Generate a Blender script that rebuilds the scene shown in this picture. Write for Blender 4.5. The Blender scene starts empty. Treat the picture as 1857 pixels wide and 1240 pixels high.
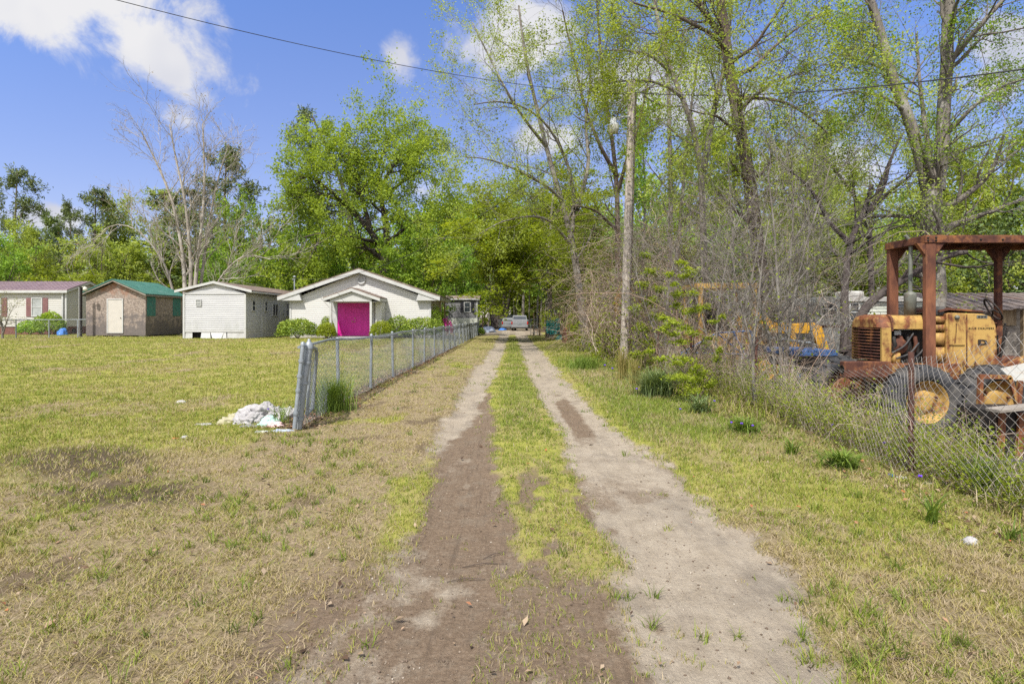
import bpy, math, random
import numpy as np
from mathutils import Vector, Matrix
random.seed(7)
RNG = np.random.default_rng(11)
scene = bpy.context.scene
col = scene.collection
FPX, HC, U0, VH = 1040.0, 1.4, 928.5, 577.0     # focal length in photo pixels, eye height, principal point

def X(u, Y): return (u-U0)*Y/FPX
def Z(v, Y): return HC+(VH-v)*Y/FPX
def P(u, v, Y): return (X(u, Y), Y, Z(v, Y))
def sstep(a, b, x):
    t = np.clip((x-a)/(b-a), 0, 1); return t*t*(3-2*t)
def hz(x, y):
    """height of the ground"""
    x = np.asarray(x, float); y = np.asarray(y, float)
    h = 0.30*sstep(-2.9, -4.6, x)*sstep(9, 27, y)*(1-sstep(42, 58, y))
    h = h-0.25*sstep(3.8, 4.8, x)*sstep(1.0, 5.0, y)*(1-sstep(25, 40, y))
    return h
def gz(x, y): return float(hz(x, y))

# ---------------------------------------------------------------- objects
def root_loc(o):
    v = Vector((0, 0, 0))
    while o is not None:
        v = v+o.location; o = o.parent
    return v
def setp(o, label=None, cat=None, group=None, kind=None):
    if label: o['label'] = label
    if cat: o['category'] = cat
    if group: o['group'] = group
    if kind: o['kind'] = kind
    return o
def thing(name, loc, label, cat, group=None):
    o = bpy.data.objects.new(name, None); col.objects.link(o)
    o.location = loc; o.empty_display_size = .2
    return setp(o, label, cat, group)
def link_mesh(name, me, m, parent=None):
    o = bpy.data.objects.new(name, me); col.objects.link(o)
    if m is not None: me.materials.append(m)
    if parent is not None: o.parent = parent
    return o
def copy_tree(o, parent=None):
    c = o.copy(); col.objects.link(c)
    if parent is not None: c.parent = parent
    for ch in list(o.children): copy_tree(ch, c)
    return c
def mesh_np(name, V, F, m, parent=None, smooth=False, fattr=None, origin=None):
    """quads (or tris) from arrays; V in world coordinates unless the parent sits at the origin"""
    V = np.ascontiguousarray(V, dtype=np.float32)
    off = root_loc(parent) if parent is not None else (Vector(origin) if origin is not None else Vector((0, 0, 0)))
    V = V-np.array(off, dtype=np.float32)
    F = np.ascontiguousarray(F, dtype=np.int32)
    me = bpy.data.meshes.new(name)
    nf, k = F.shape
    me.vertices.add(len(V)); me.vertices.foreach_set('co', V.ravel())
    me.loops.add(nf*k); me.loops.foreach_set('vertex_index', F.ravel())
    me.polygons.add(nf)
    me.polygons.foreach_set('loop_start', np.arange(0, nf*k, k, dtype=np.int32))
    me.polygons.foreach_set('loop_total', np.full(nf, k, dtype=np.int32))
    if smooth: me.polygons.foreach_set('use_smooth', np.ones(nf, dtype=bool))
    if fattr is not None:
        for an, arr in fattr.items():
            a = me.attributes.new(an, 'FLOAT', 'FACE'); a.data.foreach_set('value', np.asarray(arr, dtype=np.float32))
    me.update(calc_edges=True)
    o = link_mesh(name, me, m, parent)
    if parent is None and origin is not None: o.location = off
    return o

class MB:
    """collects shapes in world coordinates, then makes ONE mesh object"""
    def __init__(s): s.v = []; s.f = []; s.sm = []
    def add(s, vs, fs, smooth=False):
        b = len(s.v); s.v += [tuple(map(float, p)) for p in vs]
        for f in fs: s.f.append(tuple(b+i for i in f)); s.sm.append(smooth)
        return s
    def box(s, x0, x1, y0, y1, z0, z1):
        vs = [(x, y, z) for x in (x0, x1) for y in (y0, y1) for z in (z0, z1)]
        return s.add(vs, [(0, 1, 3, 2), (4, 6, 7, 5), (0, 4, 5, 1), (2, 3, 7, 6), (0, 2, 6, 4), (1, 5, 7, 3)])
    def bar(s, a, b, w, h, up=(0, 0, 1)):
        a = Vector(a); b = Vector(b); t = (b-a).normalized(); up = Vector(up)
        if abs(t.dot(up)) > .98: up = Vector((0, 1, 0))
        r = t.cross(up).normalized()*w/2; q = r.cross(t).normalized()*h/2
        vs = [p+i*r+j*q for p in (a, b) for i in (-1, 1) for j in (-1, 1)]
        return s.add(vs, [(0, 1, 3, 2), (4, 6, 7, 5), (0, 4, 5, 1), (2, 3, 7, 6), (0, 2, 6, 4), (1, 5, 7, 3)])
    def prism(s, prof, axis, a, b):
        """prof: 2D points; axis 'x': (y,z) extruded a..b, 'y': (x,z), 'z': (x,y)"""
        def mk(p, t): return {'x': (t, p[0], p[1]), 'y': (p[0], t, p[1]), 'z': (p[0], p[1], t)}[axis]
        n = len(prof); vs = [mk(p, a) for p in prof]+[mk(p, b) for p in prof]
        fs = [tuple(range(n))[::-1], tuple(range(n, 2*n))]+[(i, (i+1) % n, n+(i+1) % n, n+i) for i in range(n)]
        return s.add(vs, fs)
    def tube(s, pts, r, sides=8, caps=True, smooth=True):
        pts = [Vector(p) for p in pts]; n = len(pts); rs = r if isinstance(r, (list, tuple)) else [r]*n
        vs = []; t0 = (pts[-1]-pts[0]).normalized()
        ref = Vector((0, 0, 1)) if abs(t0.z) < .8 else Vector((1, 0, 0))
        for i, p in enumerate(pts):
            t = (pts[min(i+1, n-1)]-pts[max(i-1, 0)]).normalized()
            if abs(t.dot(ref)) > .97: ref = Vector((0, 1, 0)) if abs(t.y) < .8 else Vector((1, 0, 0))
            a = t.cross(ref).normalized(); b = a.cross(t)
            for k in range(sides):
                an = 2*math.pi*k/sides; vs.append(p+(a*math.cos(an)+b*math.sin(an))*rs[i])
        fs = [(i*sides+k, i*sides+(k+1) % sides, (i+1)*sides+(k+1) % sides, (i+1)*sides+k) for i in range(n-1) for k in range(sides)]
        s.add(vs, fs, smooth)
        if caps:
            s.add(vs[:sides], [tuple(range(sides))[::-1]]); s.add(vs[-sides:], [tuple(range(sides))])
        return s
    def lathe(s, prof, c, axis='z', n=24, smooth=True, closed=False):
        """prof: (radius, height along axis)"""
        vs = []
        for r, h in prof:
            for k in range(n):
                a = 2*math.pi*k/n; q = (r*math.cos(a), r*math.sin(a))
                d = {'z': (q[0], q[1], h), 'y': (q[0], h, q[1]), 'x': (h, q[0], q[1])}[axis]
                vs.append((c[0]+d[0], c[1]+d[1], c[2]+d[2]))
        m = len(prof); rng = range(m if closed else m-1)
        fs = [(i*n+k, i*n+(k+1) % n, ((i+1) % m)*n+(k+1) % n, ((i+1) % m)*n+k) for i in rng for k in range(n)]
        return s.add(vs, fs, smooth)
    def build(s, name, m, parent=None, bevel=0, origin=None, seg=2):
        off = root_loc(parent) if parent is not None else (Vector(origin) if origin is not None else Vector((0, 0, 0)))
        me = bpy.data.meshes.new(name)
        me.from_pydata([tuple(Vector(p)-off) for p in s.v], [], s.f)
        me.polygons.foreach_set('use_smooth', s.sm)
        me.update()
        o = link_mesh(name, me, m, parent)
        if parent is None and origin is not None: o.location = off
        if bevel:
            md = o.modifiers.new('bevel', 'BEVEL'); md.width = bevel; md.segments = seg; md.limit_method = 'ANGLE'; md.angle_limit = math.radians(35)
        return o

# ---------------------------------------------------------------- array geometry for plants
def unit(a): return a/np.maximum(np.linalg.norm(a, axis=-1, keepdims=True), 1e-9)
def tubes(Pt, R, sides):
    """Pt (B,n,3), R (B,n) -> quads"""
    B, n, _ = Pt.shape
    T = np.empty_like(Pt); T[:, 1:-1] = Pt[:, 2:]-Pt[:, :-2]; T[:, 0] = Pt[:, 1]-Pt[:, 0]; T[:, -1] = Pt[:, -1]-Pt[:, -2]
    T = unit(T); ax = Pt[:, -1]-Pt[:, 0]
    ref = np.eye(3)[np.argmin(np.abs(ax), axis=1)][:, None, :]
    A = unit(np.cross(T, np.broadcast_to(ref, T.shape))); Bn = np.cross(A, T)
    an = np.arange(sides)*2*np.pi/sides
    V = Pt[:, :, None, :]+R[:, :, None, None]*(A[:, :, None, :]*np.cos(an)[None, None, :, None]+Bn[:, :, None, :]*np.sin(an)[None, None, :, None])
    idx = np.arange(B*n*sides).reshape(B, n, sides); nx = np.roll(idx, -1, axis=2)
    F = np.stack([idx[:, :-1], nx[:, :-1], nx[:, 1:], idx[:, 1:]], axis=-1).reshape(-1, 4)
    return V.reshape(-1, 3), F
def resample(pts, n):
    pts = np.asarray(pts, float)
    d = np.r_[0, np.cumsum(np.linalg.norm(np.diff(pts, axis=0), axis=1))]; t = np.linspace(0, d[-1], n)
    # smooth by Catmull-like interpolation: linear then blur
    q = np.stack([np.interp(t, d, pts[:, k]) for k in range(3)], axis=1)
    for _ in range(2):
        q[1:-1] = .5*q[1:-1]+.25*(q[:-2]+q[2:])
    return q
def grow(rng, Pp, R, k, t0, t1, lenf, ang, n, up=0., wob=.15, rf=.6, env=None, L=None, taper=.25, bias=None, minr=.004):
    B, m, _ = Pp.shape
    par = np.repeat(np.arange(B), k)
    t = t0+(t1-t0)*((np.tile(np.arange(k), B)+rng.uniform(0, 1, B*k))/k)
    f = t*(m-1); i = np.minimum(f.astype(int), m-2); w = (f-i)[:, None]
    base = Pp[par, i]*(1-w)+Pp[par, i+1]*w
    tan = unit(Pp[par, i+1]-Pp[par, i])
    pr = R[par, i]*(1-w[:, 0])+R[par, i+1]*w[:, 0]
    plen = np.linalg.norm(np.diff(Pp, axis=1), axis=2).sum(1)[par] if L is None else np.full(B*k, L)
    ln = plen*lenf*rng.uniform(.65, 1.35, B*k)
    if env is not None: ln = ln*env((t-t0)/(t1-t0))
    v = rng.normal(size=(B*k, 3)); 
    if bias is not None: v = v+np.asarray(bias)
    v = unit(v-(v*tan).sum(1, keepdims=True)*tan)
    a = (ang*rng.uniform(.7, 1.3, B*k))[:, None]
    d = tan*np.cos(a)+v*np.sin(a)
    pts = [base]; cur = base
    for s in range(n-1):
        d = unit(d+rng.normal(size=d.shape)*wob+np.array([0, 0, up])); cur = cur+d*(ln/(n-1))[:, None]; pts.append(cur)
    Q = np.stack(pts, axis=1)
    r0 = np.maximum(pr*rf*rng.uniform(.7, 1.1, B*k), minr)
    RR = r0[:, None]*np.linspace(1, taper, n)[None, :]
    return Q, RR
def along(rng, Q, k, spread, t0=.3):
    """k points near each branch"""
    B, m, _ = Q.shape
    par = np.repeat(np.arange(B), k); t = rng.uniform(t0, 1, B*k)
    f = t*(m-1); i = np.minimum(f.astype(int), m-2); w = (f-i)[:, None]
    return Q[par, i]*(1-w)+Q[par, i+1]*w+rng.normal(size=(B*k, 3))*spread, par
def cards(rng, C, size, upb=.4, narrow=.55, jit=.35, droop=0.):
    """leaf-shaped quads (slightly folded) at the centres C"""
    N = len(C); n = rng.normal(size=(N, 3)); n[:, 2] += upb*2; n = unit(n)
    a = rng.normal(size=(N, 3)); a[:, 2] -= droop; a = unit(a-(a*n).sum(1, keepdims=True)*n); b = np.cross(n, a)
    s = (size*rng.uniform(1-jit, 1+jit, N))[:, None]
    V = np.empty((N, 4, 3))
    V[:, 0] = C-a*s*.5; V[:, 2] = C+a*s*.5-n*s*.12
    V[:, 1] = C+b*s*.5*narrow+n*s*.06; V[:, 3] = C-b*s*.5*narrow+n*s*.06
    return V.reshape(-1, 3), np.arange(N*4).reshape(N, 4)
def merge(parts):
    Vs, Fs, b = [], [], 0
    for V, F in parts:
        Vs.append(V); Fs.append(F+b); b += len(V)
    return np.concatenate(Vs), np.concatenate(Fs)
def vnoise(x, y, seed=0):
    """smooth value noise"""
    xi = np.floor(x).astype(np.int64); yi = np.floor(y).astype(np.int64); xf = x-xi; yf = y-yi
    def h(a, b):
        n = (a*374761393+b*668265263+seed*974634541) & 0xFFFFFFFF
        n = ((n ^ (n >> 13))*1274126177) & 0xFFFFFFFF
        return ((n ^ (n >> 16)) & 0xFFFF)/65535.
    u = xf*xf*(3-2*xf); v = yf*yf*(3-2*yf)
    return (h(xi, yi)*(1-u)+h(xi+1, yi)*u)*(1-v)+(h(xi, yi+1)*(1-u)+h(xi+1, yi+1)*u)*v
def fbm(x, y, seed=0, o=4):
    s = 0; a = .5; t = 0
    for k in range(o):
        s = s+a*vnoise(x*2**k+17.3*k, y*2**k-9.1*k, seed+k); t += a; a *= .55
    return s/t

# ---------------------------------------------------------------- materials
def srgb(r, g, b): return tuple(((c/255.)/12.92 if c/255. <= .04045 else ((c/255.+.055)/1.055)**2.4) for c in (r, g, b))+(1,)
def newmat(name):
    m = bpy.data.materials.new(name); m.use_nodes = True
    nt = m.node_tree; nt.nodes.clear()
    out = nt.nodes.new('ShaderNodeOutputMaterial')
    return m, nt, out
def nd(nt, t, ins=None, **kw):
    n = nt.nodes.new(t)
    for k, v in kw.items(): setattr(n, k, v)
    for k, v in (ins or {}).items():
        s = n.inputs[k]
        if isinstance(v, bpy.types.NodeSocket): nt.links.new(v, s)
        else: s.default_value = v
    return n
def math_(nt, op, a, b=0., c=None, clamp=False):
    n = nt.nodes.new('ShaderNodeMath'); n.operation = op; n.use_clamp = clamp
    for i, v in enumerate((a, b) if c is None else (a, b, c)):
        if isinstance(v, bpy.types.NodeSocket): nt.links.new(v, n.inputs[i])
        else: n.inputs[i].default_value = v
    return n.outputs[0]
def mixc(nt, fac, a, b, mode='MIX'):
    n = nt.nodes.new('ShaderNodeMix'); n.data_type = 'RGBA'; n.blend_type = mode
    for s, v in ((n.inputs[0], fac), (n.inputs[6], a), (n.inputs[7], b)):
        if isinstance(v, bpy.types.NodeSocket): nt.links.new(v, s)
        else: s.default_value = v if not isinstance(v, tuple) or len(v) == 4 else v+(1,)
    return n.outputs[2]
def ramp(nt, fac, stops, interp='LINEAR'):
    n = nt.nodes.new('ShaderNodeValToRGB'); cr = n.color_ramp; cr.interpolation = interp
    while len(cr.elements) < len(stops): cr.elements.new(.5)
    for e, (p, c) in zip(cr.elements, stops):
        e.position = p; e.color = c if len(c) == 4 else tuple(c)+(1,)
    nt.links.new(fac, n.inputs[0]); return n.outputs[0]
def coords(nt, scale=(1, 1, 1)):
    tc = nt.nodes.new('ShaderNodeTexCoord')
    return nd(nt, 'ShaderNodeMapping', {'Vector': tc.outputs['Object'], 'Scale': scale}).outputs[0]
def noise(nt, vec, scale, detail=4, rough=.55, dist=0.):
    return nd(nt, 'ShaderNodeTexNoise', {'Vector': vec, 'Scale': scale, 'Detail': detail, 'Roughness': rough, 'Distortion': dist}).outputs[0]
def bsdf(nt, out, colr, rough=.7, metal=0., bump=None, bs=.3, bd=.01, spec=.3):
    p = nd(nt, 'ShaderNodeBsdfPrincipled', {'Base Color': colr, 'Roughness': rough, 'Metallic': metal, 'Specular IOR Level': spec})
    if bump is not None:
        b = nd(nt, 'ShaderNodeBump', {'Strength': bs, 'Distance': bd, 'Height': bump}); nt.links.new(b.outputs[0], p.inputs['Normal'])
    nt.links.new(p.outputs[0], out.inputs[0]); return p
def noisy(name, c1, c2, scale=5., rough=.7, metal=0., bs=.2, bd=.005, stretch=(1, 1, 1), lo=.35, hi=.65, spec=.3, c3=None, s3=1.3, lo3=.55, hi3=.7):
    """two-tone noise, with an optional third tone in larger patches"""
    m, nt, out = newmat(name); v = coords(nt, stretch)
    n = noise(nt, v, scale, 6, .65)
    c = ramp(nt, n, [(lo, c1), (hi, c2)])
    if c3 is not None:
        n3 = noise(nt, v, s3, 6, .7)
        f = nd(nt, 'ShaderNodeMapRange', {'Value': n3, 'From Min': lo3, 'From Max': hi3}).outputs[0]
        c = mixc(nt, f, c, c3)
    bsdf(nt, out, c, rough, metal, n, bs, bd, spec)
    return m
def leafmat(name, stops, trans=.5, rough=.6, tint=(1.25, 1.2, .55)):
    m, nt, out = newmat(name)
    at = nd(nt, 'ShaderNodeAttribute', attribute_name='lv')
    c = ramp(nt, at.outputs['Fac'], stops)
    d = nd(nt, 'ShaderNodeBsdfPrincipled', {'Base Color': c, 'Roughness': rough, 'Specular IOR Level': .25})
    ct = mixc(nt, 1., c, tint+(1,), 'MULTIPLY')
    t = nd(nt, 'ShaderNodeBsdfTranslucent', {'Color': ct})
    mx = nd(nt, 'ShaderNodeMixShader', {0: trans, 1: d.outputs[0], 2: t.outputs[0]})
    nt.links.new(mx.outputs[0], out.inputs[0]); return m

M = {}
def bark(name, c1, c2, c3):
    m, nt, out = newmat(name); v = coords(nt, (1, 1, .22))
    n = noise(nt, v, 14, 6, .7); n2 = noise(nt, coords(nt), 1.7, 4, .6)
    c = ramp(nt, n, [(.3, c1), (.7, c2)])
    c = mixc(nt, nd(nt, 'ShaderNodeMapRange', {'Value': n2, 'From Min': .5, 'From Max': .68}).outputs[0], c, c3)
    bsdf(nt, out, c, .9, 0, n, .6, .03, .15); return m
M['bark_grey'] = bark('bark_grey', (.085, .075, .065), (.22, .195, .165), (.28, .265, .235))
M['bark_brown'] = bark('bark_brown', (.045, .034, .028), (.15, .115, .09), (.18, .15, .12))
M['bark_dark'] = bark('bark_dark', (.025, .02, .02), (.085, .068, .062), (.1, .085, .075))
M['bark_pale'] = bark('bark_pale', (.20, .175, .145), (.38, .34, .285), (.42, .39, .34))
M['vine'] = leafmat('vine', [(0, (.09, .055, .036)), (.35, (.24, .165, .115)), (.7, (.40, .315, .24)), (1, (.52, .44, .365))], 0., .9)
M['leaf_green'] = leafmat('leaf_green', [(0, (0.092, 0.152, 0.025)), (.5, (0.204, 0.315, 0.036)), (1, (0.346, 0.458, 0.060))])
M['leaf_mid'] = leafmat('leaf_mid', [(0, (0.101, 0.182, 0.035)), (.5, (0.215, 0.362, 0.051)), (1, (0.388, 0.543, 0.080))])
M['leaf_yellow'] = leafmat('leaf_yellow', [(0, (0.104, 0.144, 0.015)), (.5, (0.225, 0.283, 0.024)), (1, (0.342, 0.391, 0.044))])
M['leaf_olive'] = leafmat('leaf_olive', [(0, (0.137, 0.180, 0.044)), (.5, (0.286, 0.362, 0.069)), (1, (0.459, 0.515, 0.112))])
M['leaf_dark'] = leafmat('leaf_dark', [(0, (0.056, 0.089, 0.034)), (.5, (0.126, 0.182, 0.056)), (1, (0.238, 0.308, 0.083))], .25)
M['leaf_pine'] = leafmat('leaf_pine', [(0, (0.052, 0.076, 0.034)), (.5, (0.119, 0.156, 0.058)), (1, (0.215, 0.250, 0.084))], .2)
M['leaf_pale'] = leafmat('leaf_pale', [(0, (0.133, 0.151, 0.036)), (.5, (0.206, 0.224, 0.060)), (1, (0.326, 0.314, 0.108))])
M['leaf_hedge'] = leafmat('leaf_hedge', [(0, (0.049, 0.082, 0.017)), (.5, (0.148, 0.229, 0.024)), (1, (0.328, 0.394, 0.049))], .2)
M['leaf_spring'] = leafmat('leaf_spring', [(0, (0.108, 0.168, 0.022)), (.5, (0.242, 0.329, 0.036)), (1, (0.383, 0.463, 0.062))])
M['leaf_rust'] = leafmat('leaf_rust', [(0, (0.126, 0.076, 0.025)), (.5, (0.252, 0.164, 0.038)), (1, (0.378, 0.277, 0.076))])
M['white'] = noisy('white_trim', (0.380, 0.380, 0.363), (0.446, 0.446, 0.430), 3, .5, c3=(0.347, 0.347, 0.322), s3=1.2)
def siding_mat(name, c1, c2, grime, z0, z1):
    m, nt, out = newmat(name); tc = nt.nodes.new('ShaderNodeTexCoord')
    v = tc.outputs['Object']; n = noise(nt, nd(nt, 'ShaderNodeMapping', {'Vector': v, 'Scale': (.5, .5, 3)}).outputs[0], 2.2, 5)
    c = ramp(nt, n, [(.35, c1), (.65, c2)])
    sep = nd(nt, 'ShaderNodeSeparateXYZ', {0: v})
    low = nd(nt, 'ShaderNodeMapRange', {'Value': sep.outputs[2], 'From Min': z0, 'From Max': z1, 'To Min': 1., 'To Max': 0.}).outputs[0]
    n2 = noise(nt, nd(nt, 'ShaderNodeMapping', {'Vector': v, 'Scale': (1.6, 1.6, .5)}).outputs[0], 1.7, 6, .7)
    f = math_(nt, 'MULTIPLY', nd(nt, 'ShaderNodeMapRange', {'Value': n2, 'From Min': .42, 'From Max': .78}).outputs[0], math_(nt, 'ADD', low, .05, clamp=True), clamp=True)
    c = mixc(nt, f, c, grime); bsdf(nt, out, c, .55, 0, n, .05, .002, .35); return m
M['siding_white'] = siding_mat('siding_white', (0.388, 0.388, 0.388), (0.435, 0.435, 0.430), (0.241, 0.250, 0.204), 0, 1.2)
M['siding_church'] = siding_mat('siding_church', (0.482, 0.472, 0.442), (0.519, 0.509, 0.475), (0.388, 0.388, 0.348), 0, .7)
M['siding_cream'] = siding_mat('siding_cream', (0.417, 0.403, 0.363), (0.454, 0.440, 0.402), (0.371, 0.353, 0.309), 0, .6)
M['siding_grey'] = siding_mat('siding_grey', (.10, .10, .105), (.17, .165, .165), (.28, .27, .26), -4, 4)
M['siding_pale'] = siding_mat('siding_pale', (.38, .40, .34), (.46, .47, .40), (.22, .21, .16), -1, 3)
def glass(name, c, r=.08):
    m, nt, out = newmat(name); n = noise(nt, coords(nt), 1.5, 3)
    bsdf(nt, out, ramp(nt, n, [(.3, c), (.7, tuple(x*1.8 for x in c))]), r, 0, None, spec=.6); return m
M['glass'] = glass('glass', (.03, .035, .04))
M['glass_curtain'] = glass('glass_curtain', (.20, .21, .20), .15)
M['pink'] = noisy('pink_paint', (.50, .012, .23), (.58, .018, .27), 4, .42, spec=.4)
M['door_cream'] = noisy('door_cream', (.42, .395, .35), (.47, .44, .39), 3, .5)
M['brass'] = noisy('brass', (.45, .33, .12), (.55, .42, .18), 20, .35, .8)
M['shingle'] = noisy('shingle', (.09, .065, .05), (.20, .15, .12), 9, .9, c3=(.26, .22, .18), s3=.9)
M['roof_green'] = noisy('roof_green', (.035, .12, .095), (.06, .165, .13), 2, .55, .0, c3=(.09, .16, .14), spec=.4)
M['roof_purple'] = noisy('roof_purple', (.17, .115, .12), (.23, .165, .17), 2, .4, 0, c3=(.22, .15, .14), spec=.45)
M['shutter'] = noisy('shutter', (.17, .085, .085), (.22, .115, .11), 4, .6)
M['shutter_black'] = noisy('shutter_black', (.015, .015, .02), (.03, .03, .035), 4, .6)
M['concrete'] = noisy('concrete', (.25, .24, .22), (.40, .385, .36), 6, .9, c3=(.18, .17, .15))
M['galv'] = noisy('galvanised', (0.187, 0.211, 0.226), (0.296, 0.320, 0.335), 9, .5, .35, bs=.1, c3=(0.148, 0.148, 0.140), s3=4)
M['wire'] = noisy('chain_wire', (0.158, 0.173, 0.180), (0.245, 0.259, 0.266), 9, .5, .3, bs=.0)
M['wire_rust'] = noisy('old_chain_wire', (.24, .215, .19), (.42, .39, .35), 4, .6, .2, bs=.0, c3=(.17, .10, .06), s3=1.2)
M['rust'] = noisy('rust', (.045, .018, .014), (.13, .05, .028), 7, .85, .1, bs=.4, bd=.006, c3=(.24, .10, .035), s3=3.5, lo3=.5, hi3=.66)
M['rust_post'] = noisy('rust_post', (.045, .022, .018), (.12, .055, .04), 18, .9, .1, bs=.5, c3=(.20, .12, .08), s3=4)
def rustpaint(name, paint, amount, s=3.2):
    m, nt, out = newmat(name); v = coords(nt)
    n = math_(nt, 'ADD', math_(nt, 'MULTIPLY', noise(nt, v, s, 7, .72, .4), .6), math_(nt, 'MULTIPLY', noise(nt, coords(nt, (1.6, 1.6, .25)), s*2.2, 5, .65), .4)); n2 = noise(nt, v, 16, 5, .7); n3 = noise(nt, v, 1.1, 3)
    pc = mixc(nt, ramp(nt, n3, [(.3, (0, 0, 0)), (.7, (1, 1, 1))]), paint, tuple(x*.74 for x in paint[:3])+(1,))
    pc = mixc(nt, nd(nt, 'ShaderNodeMapRange', {'Value': n2, 'From Min': .52, 'From Max': .75, 'To Max': .45}).outputs[0], pc, (.30, .15, .045, 1))
    rc = ramp(nt, n2, [(.3, (.055, .02, .012)), (.55, (.16, .055, .022)), (.75, (.28, .11, .035))])
    f = nd(nt, 'ShaderNodeMapRange', {'Value': n, 'From Min': 1-amount-.05, 'From Max': 1-amount+.05}).outputs[0]
    bsdf(nt, out, mixc(nt, f, pc, rc), .65, .0, n, .25, .006, .3); return m
M['yellow'] = rustpaint('worn_yellow_paint', (.42, .265, .075, 1), .47)
M['yellow_bright'] = rustpaint('yellow_paint', (.56, .29, .02, 1), .36)
M['yellow_rusty'] = rustpaint('rusty_yellow_paint', (.40, .25, .08, 1), .55, 5)
M['orange'] = rustpaint('orange_rust_paint', (.46, .17, .03, 1), .5, 5)
M['blue_paint'] = rustpaint('blue_paint', (.06, .13, .30, 1), .34, 5)
M['white_paint'] = rustpaint('old_white_paint', (.36, .36, .33, 1), .36, 4)
M['rubber'] = noisy('rubber', (.02, .021, .024), (.052, .053, .058), 9, .85, c3=(.095, .088, .078), s3=3, lo3=.45, hi3=.62)
M['black_metal'] = noisy('grimy_black_metal', (.010, .009, .009), (.035, .03, .026), 8, .7, .2, c3=(.07, .04, .025), s3=5)
M['exhaust'] = noisy('exhaust_grey', (.11, .115, .095), (.19, .195, .165), 6, .6, .3, c3=(.14, .10, .07), s3=2)
M['pole_wood'] = noisy('weathered_pole', (.22, .185, .155), (.44, .39, .335), 22, .9, bs=.5, bd=.01, stretch=(1, 1, .05), c3=(.26, .20, .15), s3=.35)
M['wood_grey'] = noisy('grey_wood', (.16, .14, .115), (.30, .265, .225), 18, .9, bs=.3, stretch=(.1, 1, 1))
M['wood_post'] = noisy('post_wood', (.17, .12, .07), (.30, .23, .14), 18, .9, bs=.3, stretch=(1, 1, .1))
M['cable'] = noisy('cable', (.02, .02, .022), (.04, .04, .042), 3, .6)
M['lamp_grey'] = noisy('lamp_grey', (.34, .36, .36), (.45, .46, .45), 5, .5, .2)
M['lamp_lens'] = noisy('lamp_lens', (.46, .45, .36), (.56, .55, .46), 8, .25)
M['tarp'] = noisy('teal_tarp', (.03, .27, .24), (.05, .36, .32), 3, .6)
M['brick'] = noisy('brick_skirt', (.10, .04, .03), (.19, .08, .06), 14, .9, stretch=(1, 1, 3))
M['car_white_shaded'] = noisy('car_white_shaded', (0.156, 0.160, 0.164), (0.187, 0.191, 0.195), 2, .25, spec=.5)  # white paint darkened: tree shade over the cars put into the colour
M['car_dark'] = noisy('car_dark', (.03, .035, .05), (.05, .055, .075), 2, .25, spec=.5)
M['tail'] = noisy('tail_light', (.25, .01, .01), (.4, .02, .015), 6, .2)
M['lettering'] = noisy('lettering', (.012, .010, .010), (.03, .024, .02), 30, .7)
M['blue_plastic'] = noisy('blue_plastic', (.03, .13, .42), (.05, .18, .52), 5, .4)
# ================================================================ camera, sky, sun
SUN_EL, SUN_AZ = math.radians(54), math.radians(22)       # azimuth: to the left of straight behind the camera
cam = bpy.data.cameras.new('camera'); cam.sensor_width = 36; cam.lens = 36*FPX/1857.
cam.shift_y = -(620-VH)/1857.; cam.shift_x = 0; cam.clip_end = 3000; cam.clip_start = .05
co = bpy.data.objects.new('camera', cam); col.objects.link(co)
co.location = (0, 0, HC); co.rotation_euler = (math.radians(90), 0, 0); scene.camera = co
sdir = Vector((-math.sin(SUN_AZ)*math.cos(SUN_EL), -math.cos(SUN_AZ)*math.cos(SUN_EL), math.sin(SUN_EL)))
sl = bpy.data.lights.new('sun', 'SUN'); sl.energy = 3.1; sl.angle = math.radians(.6); sl.color = (1, .955, .89)
so = bpy.data.objects.new('sun', sl); col.objects.link(so); so.rotation_euler = sdir.to_track_quat('Z', 'Y').to_euler(); so.location = (0, 0, 60)

w = bpy.data.worlds.new('World'); scene.world = w; w.use_nodes = True
nt = w.node_tree; nt.nodes.clear(); out = nt.nodes.new('ShaderNodeOutputWorld')
sky = nt.nodes.new('ShaderNodeTexSky'); sky.sky_type = 'NISHITA'; sky.sun_disc = False
sky.sun_elevation = SUN_EL; sky.sun_rotation = math.atan2(sdir.x, sdir.y); sky.altitude = 50; sky.air_density = 1.0; sky.dust_density = .6; sky.ozone_density = 1.6
skyc = mixc(nt, 1., sky.outputs[0], (.90, .90, 1.10, 1), 'MULTIPLY')
tc = nt.nodes.new('ShaderNodeTexCoord'); sp = nd(nt, 'ShaderNodeSeparateXYZ', {0: tc.outputs['Generated']})
ay = math_(nt, 'MAXIMUM', math_(nt, 'ABSOLUTE', sp.outputs[1]), .05)
px = math_(nt, 'DIVIDE', sp.outputs[0], ay); pz = math_(nt, 'DIVIDE', sp.outputs[2], ay)
vec = nd(nt, 'ShaderNodeCombineXYZ', {0: px, 1: pz}).outputs[0]
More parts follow.
